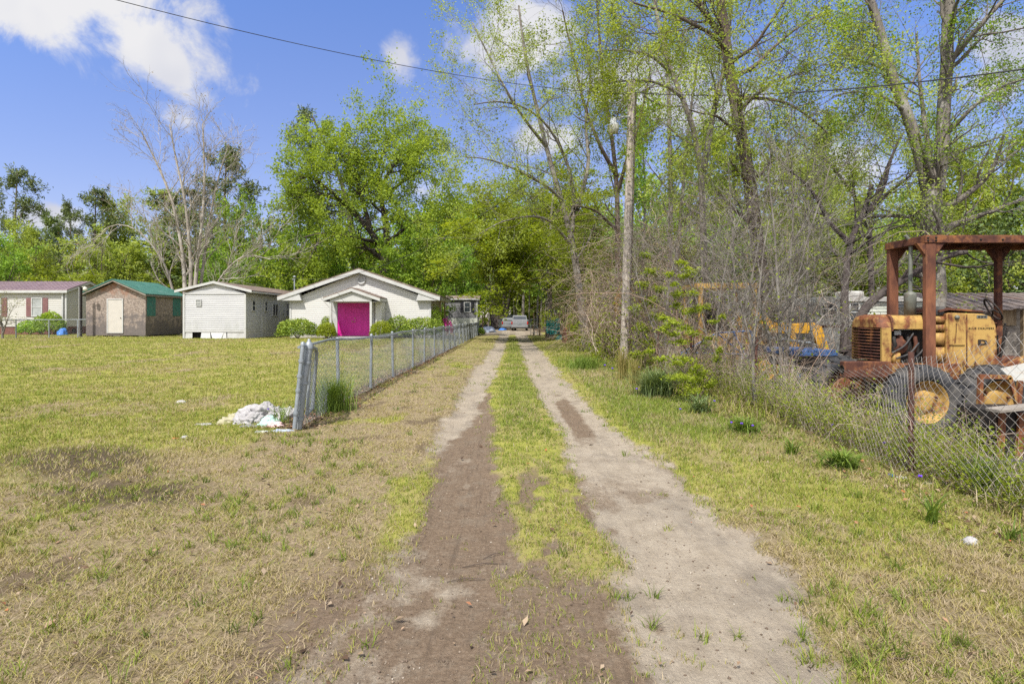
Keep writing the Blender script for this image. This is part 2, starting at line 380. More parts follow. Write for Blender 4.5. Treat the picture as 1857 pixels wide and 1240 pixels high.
# clouds of the sky itself: soft cumulus patches, broken up by noise (centre and radii as tangents of direction)
BL = [(150, -20, 265, 112, -.25), (262, 72, 170, 92, -.35), (300, 128, 100, 52, -.5), (50, 18, 150, 72, -.2), (312, 206, 62, 34, -.4), (726, 106, 26, 40, .35), (935, 75, 130, 100, .2),
      (870, 110, 60, 55, 0), (1000, 250, 80, 40, 0), (1180, 140, 220, 60, .1), (1260, 190, 160, 60, 0), (1500, 300, 120, 60, 0), (1850, 90, 130, 70, .1), (1790, 150, 70, 50, 0), (750, 345, 60, 22, 0), (80, 395, 90, 25, 0), (545, 192, 28, 14, 0),
      (560, -320, 340, 130, 0), (1250, -420, 420, 130, 0), (-500, 180, 300, 120, 0), (2500, 100, 300, 100, 0)]
mx = None
for (u, v, ru, rv, sk) in BL:
    dx = math_(nt, 'SUBTRACT', px, (u-U0)/FPX); dz = math_(nt, 'SUBTRACT', pz, (VH-v)/FPX)
    dz2 = math_(nt, 'SUBTRACT', dz, math_(nt, 'MULTIPLY', dx, sk))
    e = math_(nt, 'SQRT', math_(nt, 'ADD', math_(nt, 'POWER', math_(nt, 'DIVIDE', dx, ru/FPX), 2.), math_(nt, 'POWER', math_(nt, 'DIVIDE', dz2, rv/FPX), 2.)))
    e = math_(nt, 'SUBTRACT', 1., e)
    if ru < 70: e = math_(nt, 'MULTIPLY', e, .42)
    mx = e if mx is None else math_(nt, 'MAXIMUM', mx, e)
mx = math_(nt, 'MAXIMUM', mx, -1.)
n1 = noise(nt, vec, 5.5, 10, .64, .35)
n0 = noise(nt, vec, 3.2, 3, .5)
cv = math_(nt, 'ADD', mx, math_(nt, 'MULTIPLY', math_(nt, 'SUBTRACT', n1, .5), 3.0))
cm = nd(nt, 'ShaderNodeMapRange', {'Value': cv, 'From Min': -.08, 'From Max': .6}, interpolation_type='SMOOTHSTEP').outputs[0]
cm = math_(nt, 'MULTIPLY', cm, .93)
hz_w = nd(nt, 'ShaderNodeMapRange', {'Value': pz, 'From Min': .02, 'From Max': .32, 'To Min': 1, 'To Max': 0}).outputs[0]
shade = nd(nt, 'ShaderNodeMapRange', {'Value': n0, 'From Min': .35, 'From Max': .62}).outputs[0]
cc = mixc(nt, shade, (.60, .62, .72, 1), (.90, .885, .87, 1))
gain = nd(nt, 'ShaderNodeMapRange', {'Value': pz, 'From Min': .0, 'From Max': .55, 'To Min': .62, 'To Max': 1.12}).outputs[0]
skyc = mixc(nt, 1., skyc, nd(nt, 'ShaderNodeCombineXYZ', {0: gain, 1: gain, 2: gain}).outputs[0], 'MULTIPLY')
skyc = mixc(nt, 1., skyc, mixc(nt, nd(nt, 'ShaderNodeMapRange', {'Value': pz, 'From Min': .2, 'From Max': .55}).outputs[0], (1.0, .88, .88, 1), (.70, .77, .87, 1)), 'MULTIPLY')
# unseen bright broken cumulus over and behind the camera, added as fill light
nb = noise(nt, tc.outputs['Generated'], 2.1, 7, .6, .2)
fill_cloud = math_(nt, 'MAXIMUM', nd(nt, 'ShaderNodeMapRange', {'Value': sp.outputs[1], 'From Min': .25, 'From Max': -.05}).outputs[0], nd(nt, 'ShaderNodeMapRange', {'Value': sp.outputs[2], 'From Min': .62, 'From Max': .8}).outputs[0])
fill_cloud = math_(nt, 'MULTIPLY', fill_cloud, nd(nt, 'ShaderNodeMapRange', {'Value': nb, 'From Min': .40, 'From Max': .56}, interpolation_type='SMOOTHSTEP').outputs[0])
cm = math_(nt, 'MAXIMUM', cm, math_(nt, 'MULTIPLY', fill_cloud, .95))
cc = mixc(nt, fill_cloud, cc, (2.0, 2.0, 2.0, 1))
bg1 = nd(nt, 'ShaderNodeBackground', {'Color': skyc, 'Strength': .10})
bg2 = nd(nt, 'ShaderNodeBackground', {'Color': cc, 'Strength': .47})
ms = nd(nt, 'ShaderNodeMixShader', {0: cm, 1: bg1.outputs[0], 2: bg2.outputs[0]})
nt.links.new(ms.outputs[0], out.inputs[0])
w.cycles.sampling_method = 'MANUAL'; w.cycles.sample_map_resolution = 512
vs = scene.view_settings; vs.view_transform = 'Standard'; vs.look = 'None'; vs.gamma = 1; vs.use_curve_mapping = False; vs.exposure = 1.1
scene.cycles.max_bounces = 6; scene.cycles.diffuse_bounces = 3; scene.cycles.glossy_bounces = 2; scene.cycles.transmission_bounces = 3; scene.cycles.transparent_max_bounces = 6
scene.cycles.use_denoising = False
# ================================================================ ground
def masks(x, y):
    """sand, dirt (brown), dry (straw), lush (deep green), litter (dead leaves), dark patches; all 0..1 fields over the ground"""
    n1 = fbm(x*1.1, y*.55, 3); n2 = fbm(x*3.1, y*1.5, 9); n3 = fbm(x*.33, y*.33, 21); n4 = fbm(x*7, y*4, 31)
    n5 = fbm(x*11, y*7, 47, 3)
    wob = (n1-.5)*.34+(n2-.5)*.30+(n5-.5)*.22
    n1b = fbm(x*1.3+40, y*.5+7, 5); wob2 = (n1b-.5)*.4+(n4-.5)*.34+(n5-.5)*.2
    yk = [1.5, 2.2, 3.4, 5.3, 7.2, 9, 12, 23, 44]
    ll = np.interp(y, yk, [-.86, -.83, -.68, -.77, -.90, -.97, -.99, -.97, -1.0]); lr = np.interp(y, yk, [.12, .06, .0, -.14, -.26, -.33, -.42, -.34, -.25])
    rl = np.interp(y, yk, [.50, .52, .60, .62, .57, .52, .48, .38, .3]); rr = np.interp(y, yk, [1.30, 1.38, 1.66, 1.45, 1.26, 1.24, 1.26, 1.24, 1.2])
    L = sstep(-.13, .15, x-ll+wob*.75)*sstep(-.13, .15, lr-x+wob2*.7)
    Rr = sstep(-.13, .15, x-rl+wob*.7)*sstep(-.14, .16, rr-x+wob2*.95)
    # brown worn soil: inner half of the left rut, all of it close to the camera
    inner = sstep(-.12, .10, x-np.interp(y, [2, 5, 6.5, 8, 12, 14], [-1.2, -.95, -.68, -.55, -.48, -.3])+wob*.6)
    brown = L*inner*sstep(14, 10.5, y+(n1-.5)*3)
    brownR = sstep(12.5, 9, y)*sstep(5.6, 7.6, y)*sstep(.68, .78, x+wob*.3)*sstep(1.1, .95, x+wob*.3)*sstep(.40, .52, n2*.5+n1b*.5)*.9
    sand = np.clip(Rr*(1-.8*sstep(.53, .63, n1b*.6+n2*.4)*sstep(6.5, 3.5, y)), 0, 1)
    sand = np.maximum(sand*(1-brownR), L*np.clip(1-brown*1.1, 0, 1))
    scuff = sstep(4.4, 2.4, y+(n1-.5)*2)*sstep(-1.9, -.9, x)*sstep(.55, .2, x)*sstep(.44, .66, fbm(x*3.2, y*1.6, 77, 5)*.6+n4*.4)
    scuff = np.maximum(scuff, L*sstep(6.8, 5.2, y)*sstep(4.2, 4.9, y)*sstep(.5, .6, n4*.5+n2*.5)*.8)
    sand = np.maximum(sand, scuff*.52)
    dirt = np.maximum(np.maximum(L, brownR), Rr)
    dirt = np.maximum(dirt, sstep(4.1, 2.5, y+(n1-.5)*1.4)*sstep(-1.75, -.95, x+wob)*sstep(1.6, 1.2, x)*.74)
    mid = sstep(7.5, 4.0, y)*sstep(-.3, -.1, x)*sstep(.8, .6, x)
    dirt = np.maximum(dirt, mid*sstep(.49, .62, n2*.55+n4*.45)*.8)
    end = sstep(44, 52, y)*sstep(-3.3, -2.2, x)*sstep(3.2, 2.2, x)
    dirt = np.maximum(dirt, end); sand = np.maximum(sand, end*.55)
    # straw-dry strip left of the drive
    dry = sstep(-3.25, -2.7, x+wob*.8)*sstep(-.7, -1.0, x)*(1-.45*sstep(10, 26, y))
    dry = np.maximum(dry, sstep(6.4, 4.6, y+(n1-.5)*2.2-.25*(x+3))*sstep(-.7, -1.0, x)*sstep(-6.5, -3.2, x+(n3-.5)*4))
    dry = np.maximum(dry, sstep(.54, .68, n3*.6+n1*.4)*.75*sstep(-2.6, -3.4, x))
    dry = np.maximum(dry, sstep(1.2, 1.6, x)*sstep(5.2, 3.4, y+(n1-.5)*2)*.75)
    dry = np.maximum(dry, sstep(.53, .64, fbm(x*.8+9, y*.5, 88))*.55*sstep(1.3, 1.8, x))
    brownp = sstep(.52, .66, fbm(x*1.7-3, y*1.3+5, 91)*.6+n2*.4)*dry
    greenpatch = sstep(.56, .66, fbm(x*1.2+3, y*.9-8, 55)*.65+n2*.35)
    dry = dry*(1-.85*greenpatch)
    dark_patch = np.exp(-(((x+4.3+.6*(y-5.7))/1.0)**2+((y-5.7)/.75)**2))*1.5+np.exp(-(((x+3.0)/.9)**2+((y-4.5)/.5)**2))*1.0  # two soft dark patches in the colour of the left lawn
    dark_patch = sstep(.25, 1.0, dark_patch*(.45+.5*n1+.5*n4))*.8
    lush = sstep(1.2, 1.7, x)*sstep(5.0, 7.5, y)*sstep(30, 16, y)*.6+sstep(-.35, -.1, x)*sstep(.55, .35, x)*sstep(5.5, 8, y)*.45
    litter = np.exp(-((x+2.85)/.22)**2)*sstep(7, 8, y)*sstep(34, 24, y)*sstep(.3, .5, n2+.1)
    litter = np.maximum(litter, sstep(3.4, 4.0, x)*.7)
    litter = np.maximum(litter, dark_patch*.85); litter = np.maximum(litter, brownp*.55)
    wood = np.clip(sstep(48, 62, y)+sstep(5, 7, x)*sstep(8, 14, y), 0, 1)*sstep(-6, -3.0, x+np.where(y > 55, 10, 0))
    litter = np.maximum(litter, wood*.9)
    cl = lambda a: np.clip(a, 0, 1)
    return cl(sand), cl(dirt), cl(dry), cl(lush), cl(litter), cl(dark_patch)
s = np.linspace(-5.6, 5.6, 900); gx = 1.6*np.sinh(s); gx = gx*(320/gx[-1])
s = np.linspace(-1.6, 5.55, 760); gy = 3.0+2.4*np.sinh(s); gy = np.where(gy > 3, 3+(gy-3)*(420/(gy[-1]-3)), gy)
GX, GY = np.meshgrid(gx, gy)
sand, dirt, dry, lush, litter, dark_patch = masks(GX, GY)
rut = np.maximum(sand, dirt)*sstep(60, 40, GY)
GZ = hz(GX, GY)-.042*rut+(fbm(GX*2.2, GY*2.2, 41)-.5)*.05*sstep(60, 20, GY)*(1-.5*rut)+(fbm(GX*.25, GY*.25, 43)-.5)*.10*sstep(6, 14, GY)*sstep(80, 50, GY)*(1-rut)
def ground_z(x, y):
    x = np.asarray(x, float); y = np.asarray(y, float)
    ix = np.clip(np.searchsorted(gx, x)-1, 0, len(gx)-2); iy = np.clip(np.searchsorted(gy, y)-1, 0, len(gy)-2)
    fx = np.clip((x-gx[ix])/(gx[ix+1]-gx[ix]), 0, 1); fy = np.clip((y-gy[iy])/(gy[iy+1]-gy[iy]), 0, 1)
    return (GZ[iy, ix]*(1-fx)+GZ[iy, ix+1]*fx)*(1-fy)+(GZ[iy+1, ix]*(1-fx)+GZ[iy+1, ix+1]*fx)*fy
ny, nx = GX.shape
idx = np.arange(nx*ny).reshape(ny, nx)
F = np.stack([idx[:-1, :-1], idx[:-1, 1:], idx[1:, 1:], idx[1:, :-1]], -1).reshape(-1, 4)
def ground_mat():
    m, nt, out = newmat('ground')
    v = nd(nt, 'ShaderNodeTexCoord').outputs['Object']
    g1 = nd(nt, 'ShaderNodeAttribute', attribute_name='soil'); g2 = nd(nt, 'ShaderNodeAttribute', attribute_name='cover')
    s1 = nd(nt, 'ShaderNodeSeparateColor', {0: g1.outputs['Color']}); s2 = nd(nt, 'ShaderNodeSeparateColor', {0: g2.outputs['Color']})
    nf = noise(nt, v, 38, 8, .72); nm = noise(nt, v, 6.5, 7, .7); nl = noise(nt, v, .9, 5, .6)
    vs_ = nd(nt, 'ShaderNodeMapping', {'Vector': v, 'Scale': (1, .35, 1)}).outputs[0]
    ns = noise(nt, vs_, 60, 5, .75)
    nst = noise(nt, nd(nt, 'ShaderNodeMapping', {'Vector': v, 'Scale': (1, .07, 1)}).outputs[0], 34, 4, .65, .4)
    npt = noise(nt, nd(nt, 'ShaderNodeMapping', {'Vector': v, 'Scale': (1, .4, 1)}).outputs[0], 2.6, 7, .72)
    grass = ramp(nt, nm, [(.25, (0.138, 0.147, 0.026)), (.5, (0.230, 0.230, 0.046)), (.72, (0.313, 0.281, 0.083))])
    grass = mixc(nt, nd(nt, 'ShaderNodeMapRange', {'Value': nl, 'From Min': .42, 'From Max': .68}).outputs[0], grass, mixc(nt, nf, (.20, .18, .055), (.37, .30, .14)))
    deep = ramp(nt, nm, [(.3, (.085, .125, .022)), (.6, (.15, .19, .04))])
    straw = ramp(nt, nf, [(.28, (.095, .07, .042)), (.5, (.225, .172, .105)), (.72, (.35, .28, .185))])
    straw = mixc(nt, nd(nt, 'ShaderNodeMapRange', {'Value': nm, 'From Min': .45, 'From Max': .7, 'To Max': .6}).outputs[0], straw, (.19, .175, .055))
    soil = ramp(nt, nf, [(.25, (0.090, 0.064, 0.042)), (.5, (0.155, 0.112, 0.075)), (.75, (0.224, 0.172, 0.121))])
    soil = mixc(nt, nd(nt, 'ShaderNodeMapRange', {'Value': nm, 'From Min': .5, 'From Max': .7, 'To Max': .55}).outputs[0], soil, (0.190, 0.160, 0.119))
    soil = mixc(nt, nd(nt, 'ShaderNodeMapRange', {'Value': nst, 'From Min': .5, 'From Max': .72, 'To Max': .5}).outputs[0], soil, (0.075, 0.056, 0.041))
    sandc = ramp(nt, nm, [(.25, (0.212, 0.173, 0.125)), (.5, (0.297, 0.250, 0.187)), (.75, (0.360, 0.311, 0.239))])
    sandc = mixc(nt, nd(nt, 'ShaderNodeMapRange', {'Value': ns, 'From Min': .5, 'From Max': .75, 'To Max': .55}).outputs[0], sandc, (.20, .17, .135))
    sandc = mixc(nt, nd(nt, 'ShaderNodeMapRange', {'Value': npt, 'From Min': .49, 'From Max': .66, 'To Max': .5}).outputs[0], sandc, mixc(nt, nf, (0.086, 0.072, 0.058), (0.166, 0.144, 0.119)))
    sandc = mixc(nt, nd(nt, 'ShaderNodeMapRange', {'Value': nst, 'From Min': .52, 'From Max': .75, 'To Max': .45}).outputs[0], sandc, (.17, .14, .11))
    lit = ramp(nt, nf, [(.3, (.032, .022, .014)), (.55, (.09, .062, .04)), (.75, (.19, .14, .09))])
    def sharp(val, nz, lo=.35, hi=.65, amt=.55):
        q = math_(nt, 'ADD', val, math_(nt, 'MULTIPLY', math_(nt, 'SUBTRACT', nz, .5), amt))
        return nd(nt, 'ShaderNodeMapRange', {'Value': q, 'From Min': lo, 'From Max': hi}).outputs[0]
    c = mixc(nt, sharp(s2.outputs[0], nm), grass, deep)
    c = mixc(nt, sharp(s1.outputs[2], nm, .25, .75, .8), c, straw)
    c = mixc(nt, sharp(s2.outputs[1], nf, .3, .7, .9), c, lit)
    c = mixc(nt, sharp(s1.outputs[1], math_(nt, 'ADD', math_(nt, 'MULTIPLY', nm, .5), math_(nt, 'MULTIPLY', nf, .5)), .25, .65, 1.2), c, soil)
    c = mixc(nt, sharp(s1.outputs[0], math_(nt, 'ADD', math_(nt, 'MULTIPLY', nm, .5), math_(nt, 'MULTIPLY', nf, .5)), .22, .68, 1.3), c, sandc)
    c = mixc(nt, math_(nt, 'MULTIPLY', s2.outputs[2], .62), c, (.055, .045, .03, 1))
    hgt = math_(nt, 'ADD', math_(nt, 'ADD', math_(nt, 'MULTIPLY', nf, .6), math_(nt, 'MULTIPLY', ns, .3)), math_(nt, 'MULTIPLY', nst, .35))
    bsdf(nt, out, c, .95, 0, hgt, .8, .035, .1); return m
V = np.stack([GX, GY, GZ], -1).reshape(-1, 3)
go = mesh_np('ground', V, F, ground_mat(), smooth=True)
for an, arr in (('soil', (sand, dirt, dry)), ('cover', (lush, litter, dark_patch))):
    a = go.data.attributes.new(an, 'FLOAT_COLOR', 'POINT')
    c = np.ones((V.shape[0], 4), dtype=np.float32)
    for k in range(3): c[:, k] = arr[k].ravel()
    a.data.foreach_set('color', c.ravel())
setp(go, kind='structure')

# ---------------------------------------------------------------- grass blades
def blade_mesh(rng, x, y, h, wd, lean, lv, z=None):
    N = len(x); z = ground_z(x, y)-.004 if z is None else z
    a = rng.uniform(0, 2*np.pi, N); dx = np.cos(a); dy = np.sin(a)
    b = rng.uniform(0, 2*np.pi, N); px_, py_ = np.cos(b)*wd*.5, np.sin(b)*wd*.5
    L = lean*h
    V = np.empty((N, 6, 3)); B = np.stack([x, y, z], -1)
    o = np.stack([px_, py_, np.zeros(N)], -1); D = np.stack([dx, dy, np.zeros(N)], -1); up = np.array([0, 0, 1.])
    hv = h*np.sqrt(np.maximum(1-.35*lean**2, .05))
    mid = B+D*(L*.35)[:, None]+up*(hv*.6)[:, None]; tip = B+D*L[:, None]+up*hv[:, None]
    V[:, 0] = B-o; V[:, 1] = B+o; V[:, 2] = mid+o*.75; V[:, 3] = mid-o*.75; V[:, 4] = tip+o*.12; V[:, 5] = tip-o*.12
    i = np.arange(N)[:, None]*6
    F = np.concatenate([i+np.array([[0, 1, 2, 3]]), i+np.array([[3, 2, 4, 5]])], axis=1).reshape(-1, 4)
    return V.reshape(-1, 3), F, np.repeat(lv, 2)
M['blade'] = leafmat('grass_blade', [(0, (.09, .13, .018)), (.22, (.155, .205, .026)), (.45, (.245, .275, .042)), (.62, (.33, .28, .09)), (.8, (.31, .24, .14)), (1, (.41, .335, .22))], .25, .7, (1.15, 1.15, .6))
rng = np.random.default_rng(5)
def scatter(n, y0, y1, tmax, p=1.0):
    """points thinning out with distance"""
    q = rng.uniform(0, 1, n); y = y0*(y1/y0)**(q**p); x = rng.uniform(-tmax, tmax, n)*(y+.6); return x, y
parts = []; lvs = []
x, y = scatter(330000, 1.5, 40, 1.12, .95)
keep = (x > -34) & (x < 4.1)
x, y = x[keep], y[keep]
sa, di, dr, lu, li, da = masks(x, y)
bare = np.maximum(sa, di)
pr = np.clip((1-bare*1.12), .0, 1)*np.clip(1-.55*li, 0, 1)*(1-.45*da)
clump = fbm(x*5, y*5, 61)
pr = pr*np.where(dr > .5, .30+.9*sstep(.45, .62, clump), .55+.6*sstep(.40, .6, clump))+.10*sstep(.56, .68, clump)*sstep(.5, .62, fbm(x*2.2, y*1.4, 66))
k = rng.uniform(0, 1, len(x)) < pr
x, y, dr, lu, da, bare = x[k], y[k], dr[k], lu[k], da[k], bare[k]
NB = 4
x = np.repeat(x, NB)+rng.normal(size=len(x)*NB)*.014*np.repeat(np.clip(y/4, .8, 4), NB); y = np.repeat(y, NB)+rng.normal(size=len(y)*NB)*.014*np.repeat(np.clip(y/4, .8, 4), NB)
dr = np.repeat(dr, NB); lu = np.repeat(lu, NB)
N = len(x)
pt = np.repeat(fbm(x[::NB]*.55, y[::NB]*.35, 97), NB)
lv = np.where(rng.uniform(0, 1, N) < .14+dr*.56+.45*sstep(.5, .66, pt), rng.uniform(.56, 1, N), rng.uniform(.16, .62, N)-.24*lu)
lv = np.clip(lv, 0, 1)
lv = np.where((x > -.6) & (x < .9) & (y < 6.5) & (rng.uniform(0, 1, N) < .22), rng.uniform(.5, .85, N), lv)
lv = np.where((x > -.5) & (x < .7) & (lv < .62), lv*.72, lv)
h = (.018+.030*rng.uniform(0, 1, N)**2+.028*lu+.012*(x < -3))*np.clip(.8+y*.02, .8, 1.3)*np.where(x > 1.4, 1.25, 1.)
wd = .0028+.00055*y
lean = np.clip(rng.uniform(.2, 1.0, N)+.35*dr, 0, 1.3)
g = blade_mesh(rng, x, y, h, wd, lean, lv)
o = mesh_np('grass', g[0], g[1], M['blade'], fattr={'lv': g[2]})
setp(o, 'short patchy grass of the yard, verge and centre strip of the drive', 'grass', kind='stuff')
# taller tufts and broad-leaved weeds in patches
x, y = scatter(5200, 1.5, 22, 1.1, .95)
sa, di, dr, lu, li, da = masks(x, y)
k = (rng.uniform(0, 1, len(x)) < (1-.93*np.maximum(sa, di))*(.12+1.1*sstep(.52, .66, fbm(x*1.1, y*.8, 123)))) & (x < 3.6) & (x > -20)
x, y, dr = x[k], y[k], dr[k]; NB = 14; n0 = len(x)
xx_ = np.repeat(x, NB)+rng.normal(size=n0*NB)*.022*np.repeat(np.clip(y/5, .8, 3), NB); yy_ = np.repeat(y, NB)+rng.normal(size=n0*NB)*.022*np.repeat(np.clip(y/5, .8, 3), NB)
hh = np.repeat(rng.uniform(.045, .095, n0), NB)*rng.uniform(.5, 1.2, n0*NB); tn = np.repeat(rng.uniform(.02, .42, n0), NB)+rng.normal(size=n0*NB)*.07
g = blade_mesh(rng, xx_, yy_, hh, .0035+.0007*yy_, rng.uniform(.3, 1.2, n0*NB), np.clip(tn, 0, 1))
o = mesh_np('lawn_tufts', g[0], g[1], M['blade'], fattr={'lv': g[2]}); setp(o, 'taller green grass tufts scattered over the lawn and verge', 'grass', kind='stuff')
# straw lying flat over the mown strip
x, y = scatter(46000, 1.5, 16, 1.1, 1.0)
sa, di, dr, lu, li, da = masks(x, y)
k = (rng.uniform(0, 1, len(x)) < .10+dr*.8-.9*np.maximum(sa, di)+.05) & (x < 3.8) & (x > -9)
x, y = x[k], y[k]; N = len(x)
g = blade_mesh(rng, x, y, rng.uniform(.02, .075, N), .002+.0005*y, rng.uniform(1.25, 1.6, N), rng.uniform(.55, 1, N), z=ground_z(x, y)+.003)
o = mesh_np('straw', g[0], g[1], M['blade'], fattr={'lv': g[2]})
setp(o, 'dry straw clippings lying over the mown ground', 'straw', kind='stuff')
# fallen leaves
M['dead_leaf'] = leafmat('dead_leaf', [(0, (.04, .025, .016)), (.35, (.12, .072, .042)), (.6, (.22, .15, .09)), (.82, (.32, .245, .165)), (.97, (.30, .11, .045)), (1, (.36, .14, .05))], .1, .8, (1, .9, .8))
x, y = scatter(9000, 1.6, 14, 1.0, 1.0)
sa, di, dr, lu, li, da = masks(x, y)
k = (x < 3.6) & (x > -7) & (rng.uniform(0, 1, len(x)) < (.34-.28*np.maximum(sa, di))*(.3+sstep(.45, .6, fbm(x*1.3, y*.9, 15)))); x, y = x[k], y[k]
xf = rng.normal(size=6500)*.22-2.85; yf = 7.3+rng.uniform(0, 1, 6500)**1.5*22
xr = rng.uniform(2.9, 4.6, 6500); yr = 2.5+rng.uniform(0, 1, 6500)**1.3*18
x = np.r_[x, xf, xr]; y = np.r_[y, yf, yr]; N = len(x)
C = np.stack([x, y, ground_z(x, y)+.010+rng.uniform(0, .02, N)], -1)
Vv, Ff = cards(rng, C, rng.uniform(.018, .048, N)*np.clip(.75+y*.03, .8, 1.2), 1.6, .55, .5)
o = mesh_np('fallen_leaves', Vv, Ff, M['dead_leaf'], fattr={'lv': np.clip(rng.uniform(0, 1, N), 0, 1)})
setp(o, 'brown and tan dead leaves scattered over the ground', 'dead leaves', kind='stuff')

# crumbs of soil and small stones in the ruts
x, y = scatter(26000, 1.4, 11, .85, 1.0)
sa, di, dr, lu, li, da = masks(x, y)
k = rng.uniform(0, 1, len(x)) < (.10+.9*np.maximum(sa*.5, di))*(.25+sstep(.45, .6, fbm(x*4, y*3, 19))); x, y = x[k], y[k]; N = len(x)
r = .0022+.007*rng.uniform(0, 1, N)**4; c = np.stack([x, y, ground_z(x, y)+r*.3], -1)
d = np.array([[1, 0, 0], [0, 1, 0], [-1, 0, 0], [0, -1, 0], [0, 0, .8], [0, 0, -.8]], float)
V = (c[:, None]+d[None]*(r[:, None]*1.)[:, :, None]*rng.uniform(.6, 1.3, (N, 6, 1))).reshape(-1, 3)
F = (np.arange(N)[:, None, None]*6+np.array([[0, 1, 4], [1, 2, 4], [2, 3, 4], [3, 0, 4], [1, 0, 5], [2, 1, 5], [3, 2, 5], [0, 3, 5]])[None]).reshape(-1, 3)
M['crumb'] = leafmat('soil_crumb', [(0, (.07, .05, .035)), (.5, (.17, .125, .09)), (.8, (.28, .23, .175)), (1, (.4, .36, .3))], 0., .9)
o = mesh_np('soil_crumbs', V, F, M['crumb'], fattr={'lv': np.repeat(rng.uniform(0, 1, N), 8)}); setp(o, 'crumbs of soil and small stones lying in the wheel ruts', 'soil crumbs', kind='stuff')
# ================================================================ buildings
def siding(mb, p0, ux, W, z0, z1, nrm, step=.115, rise=0., apex=.5, off=0., lip=.024):
    """lapped boards on a wall; with a gable of height `rise` above z1"""
    ux = Vector((ux[0], ux[1], 0)); nv = Vector((nrm[0], nrm[1], 0)); p0 = Vector((p0[0], p0[1], 0)); z = z0
    def span(zz):
        if zz <= z1: return 0., W
        s = min((zz-z1)/rise, 1.); return W*apex*s, W-W*(1-apex)*s
    top = z1+rise
    while z < top-.01:
        zt = min(z+step, top)
        if z < z1 < zt and rise > 0: zt = z1
        a0, a1 = span(z); b0, b1 = span(zt)
        o1, o2 = off+lip, off+.003
        mb.add([p0+ux*a0+nv*o1+Vector((0, 0, z)), p0+ux*a1+nv*o1+Vector((0, 0, z)), p0+ux*b1+nv*o2+Vector((0, 0, zt)), p0+ux*b0+nv*o2+Vector((0, 0, zt))], [(0, 1, 2, 3)])
        mb.add([p0+ux*a0+nv*o1+Vector((0, 0, z)), p0+ux*a1+nv*o1+Vector((0, 0, z)), p0+ux*a1+nv*(off-.01)+Vector((0, 0, z)), p0+ux*a0+nv*(off-.01)+Vector((0, 0, z))], [(0, 3, 2, 1)])
        z = zt
    return mb
def core(mb, x0, x1, y0, y1, z0, ze, rise, axis='y', apex=.5):
    """closed gabled block just inside the boards"""
    if axis == 'y': return mb.prism([(x0, z0), (x1, z0), (x1, ze), (x0+(x1-x0)*apex, ze+rise), (x0, ze)], 'y', y0, y1)
    return mb.prism([(y0, z0), (y1, z0), (y1, ze), (y0+(y1-y0)*apex, ze+rise), (y0, ze)], 'x', x0, x1)
def gable_roof(mb, x0, x1, y0, y1, ze, zr, th, axis='y', apex=.5):
    """two sloping slabs; x0..x1 / y0..y1 the overhung outline, ze the eave's top edge"""
    if axis == 'y':
        c = x0+(x1-x0)*apex
        mb.prism([(x0, ze), (c, zr), (c, zr-th), (x0, ze-th)], 'y', y0, y1); mb.prism([(c, zr), (x1, ze), (x1, ze-th), (c, zr-th)], 'y', y0, y1)
    else:
        c = y0+(y1-y0)*apex
        mb.prism([(y0, ze), (c, zr), (c, zr-th), (y0, ze-th)], 'x', x0, x1); mb.prism([(c, zr), (y1, ze), (y1, ze-th), (c, zr-th)], 'x', x0, x1)
def window(parent, c, w, h, facing='y', fw=.05, gm='glass', mid=True, vert=False, wm='white'):
    """c = centre on the wall plane; facing 'y' looks to -y, 'x' looks to +x"""
    x, y, z = c; f = MB(); p = MB()
    def bx(mb, a0, a1, z0, z1, d0, d1):
        if facing == 'y': mb.box(x+a0, x+a1, y-d1, y-d0, z0, z1)
        else: mb.box(x+d0, x+d1, y+a0, y+a1, z0, z1)
    bx(f, -w/2, -w/2+fw, z-h/2, z+h/2, .0, .06); bx(f, w/2-fw, w/2, z-h/2, z+h/2, .0, .06)
    bx(f, -w/2+fw, w/2-fw, z+h/2-fw, z+h/2, .0, .06); bx(f, -w/2+fw, w/2-fw, z-h/2, z-h/2+fw, .0, .06)
    if mid: bx(f, -w/2+fw, w/2-fw, z-.02, z+.02, .0, .052)
    if vert: bx(f, -.02, .02, z-h/2+fw, z+h/2-fw, .0, .05)
    wo = bpy.data.objects.new('window', None); col.objects.link(wo); wo.parent = parent
    f.build('frame', M[wm], wo)
    bx(p, -w/2+fw, w/2-fw, z-h/2+fw, z+h/2-fw, .018, .03)
    p.build('pane', M[gm], wo); return wo
def panel(parent, name, m, c, w, h, facing='y', d=.035, slats=0):
    x, y, z = c; mb = MB()
    if facing == 'y': mb.box(x-w/2, x+w/2, y-d, y, z-h/2, z+h/2)
    else: mb.box(x, x+d, y-w/2, y+w/2, z-h/2, z+h/2)
    if slats and facing == 'y':
        for i in range(slats):
            zz = z-h/2+.06+(h-.12)*(i+.5)/slats; mb.box(x-w/2+.04, x+w/2-.04, y-d-.012, y-d, zz-.012, zz+.012)
    return mb.build(name, M[m], parent)

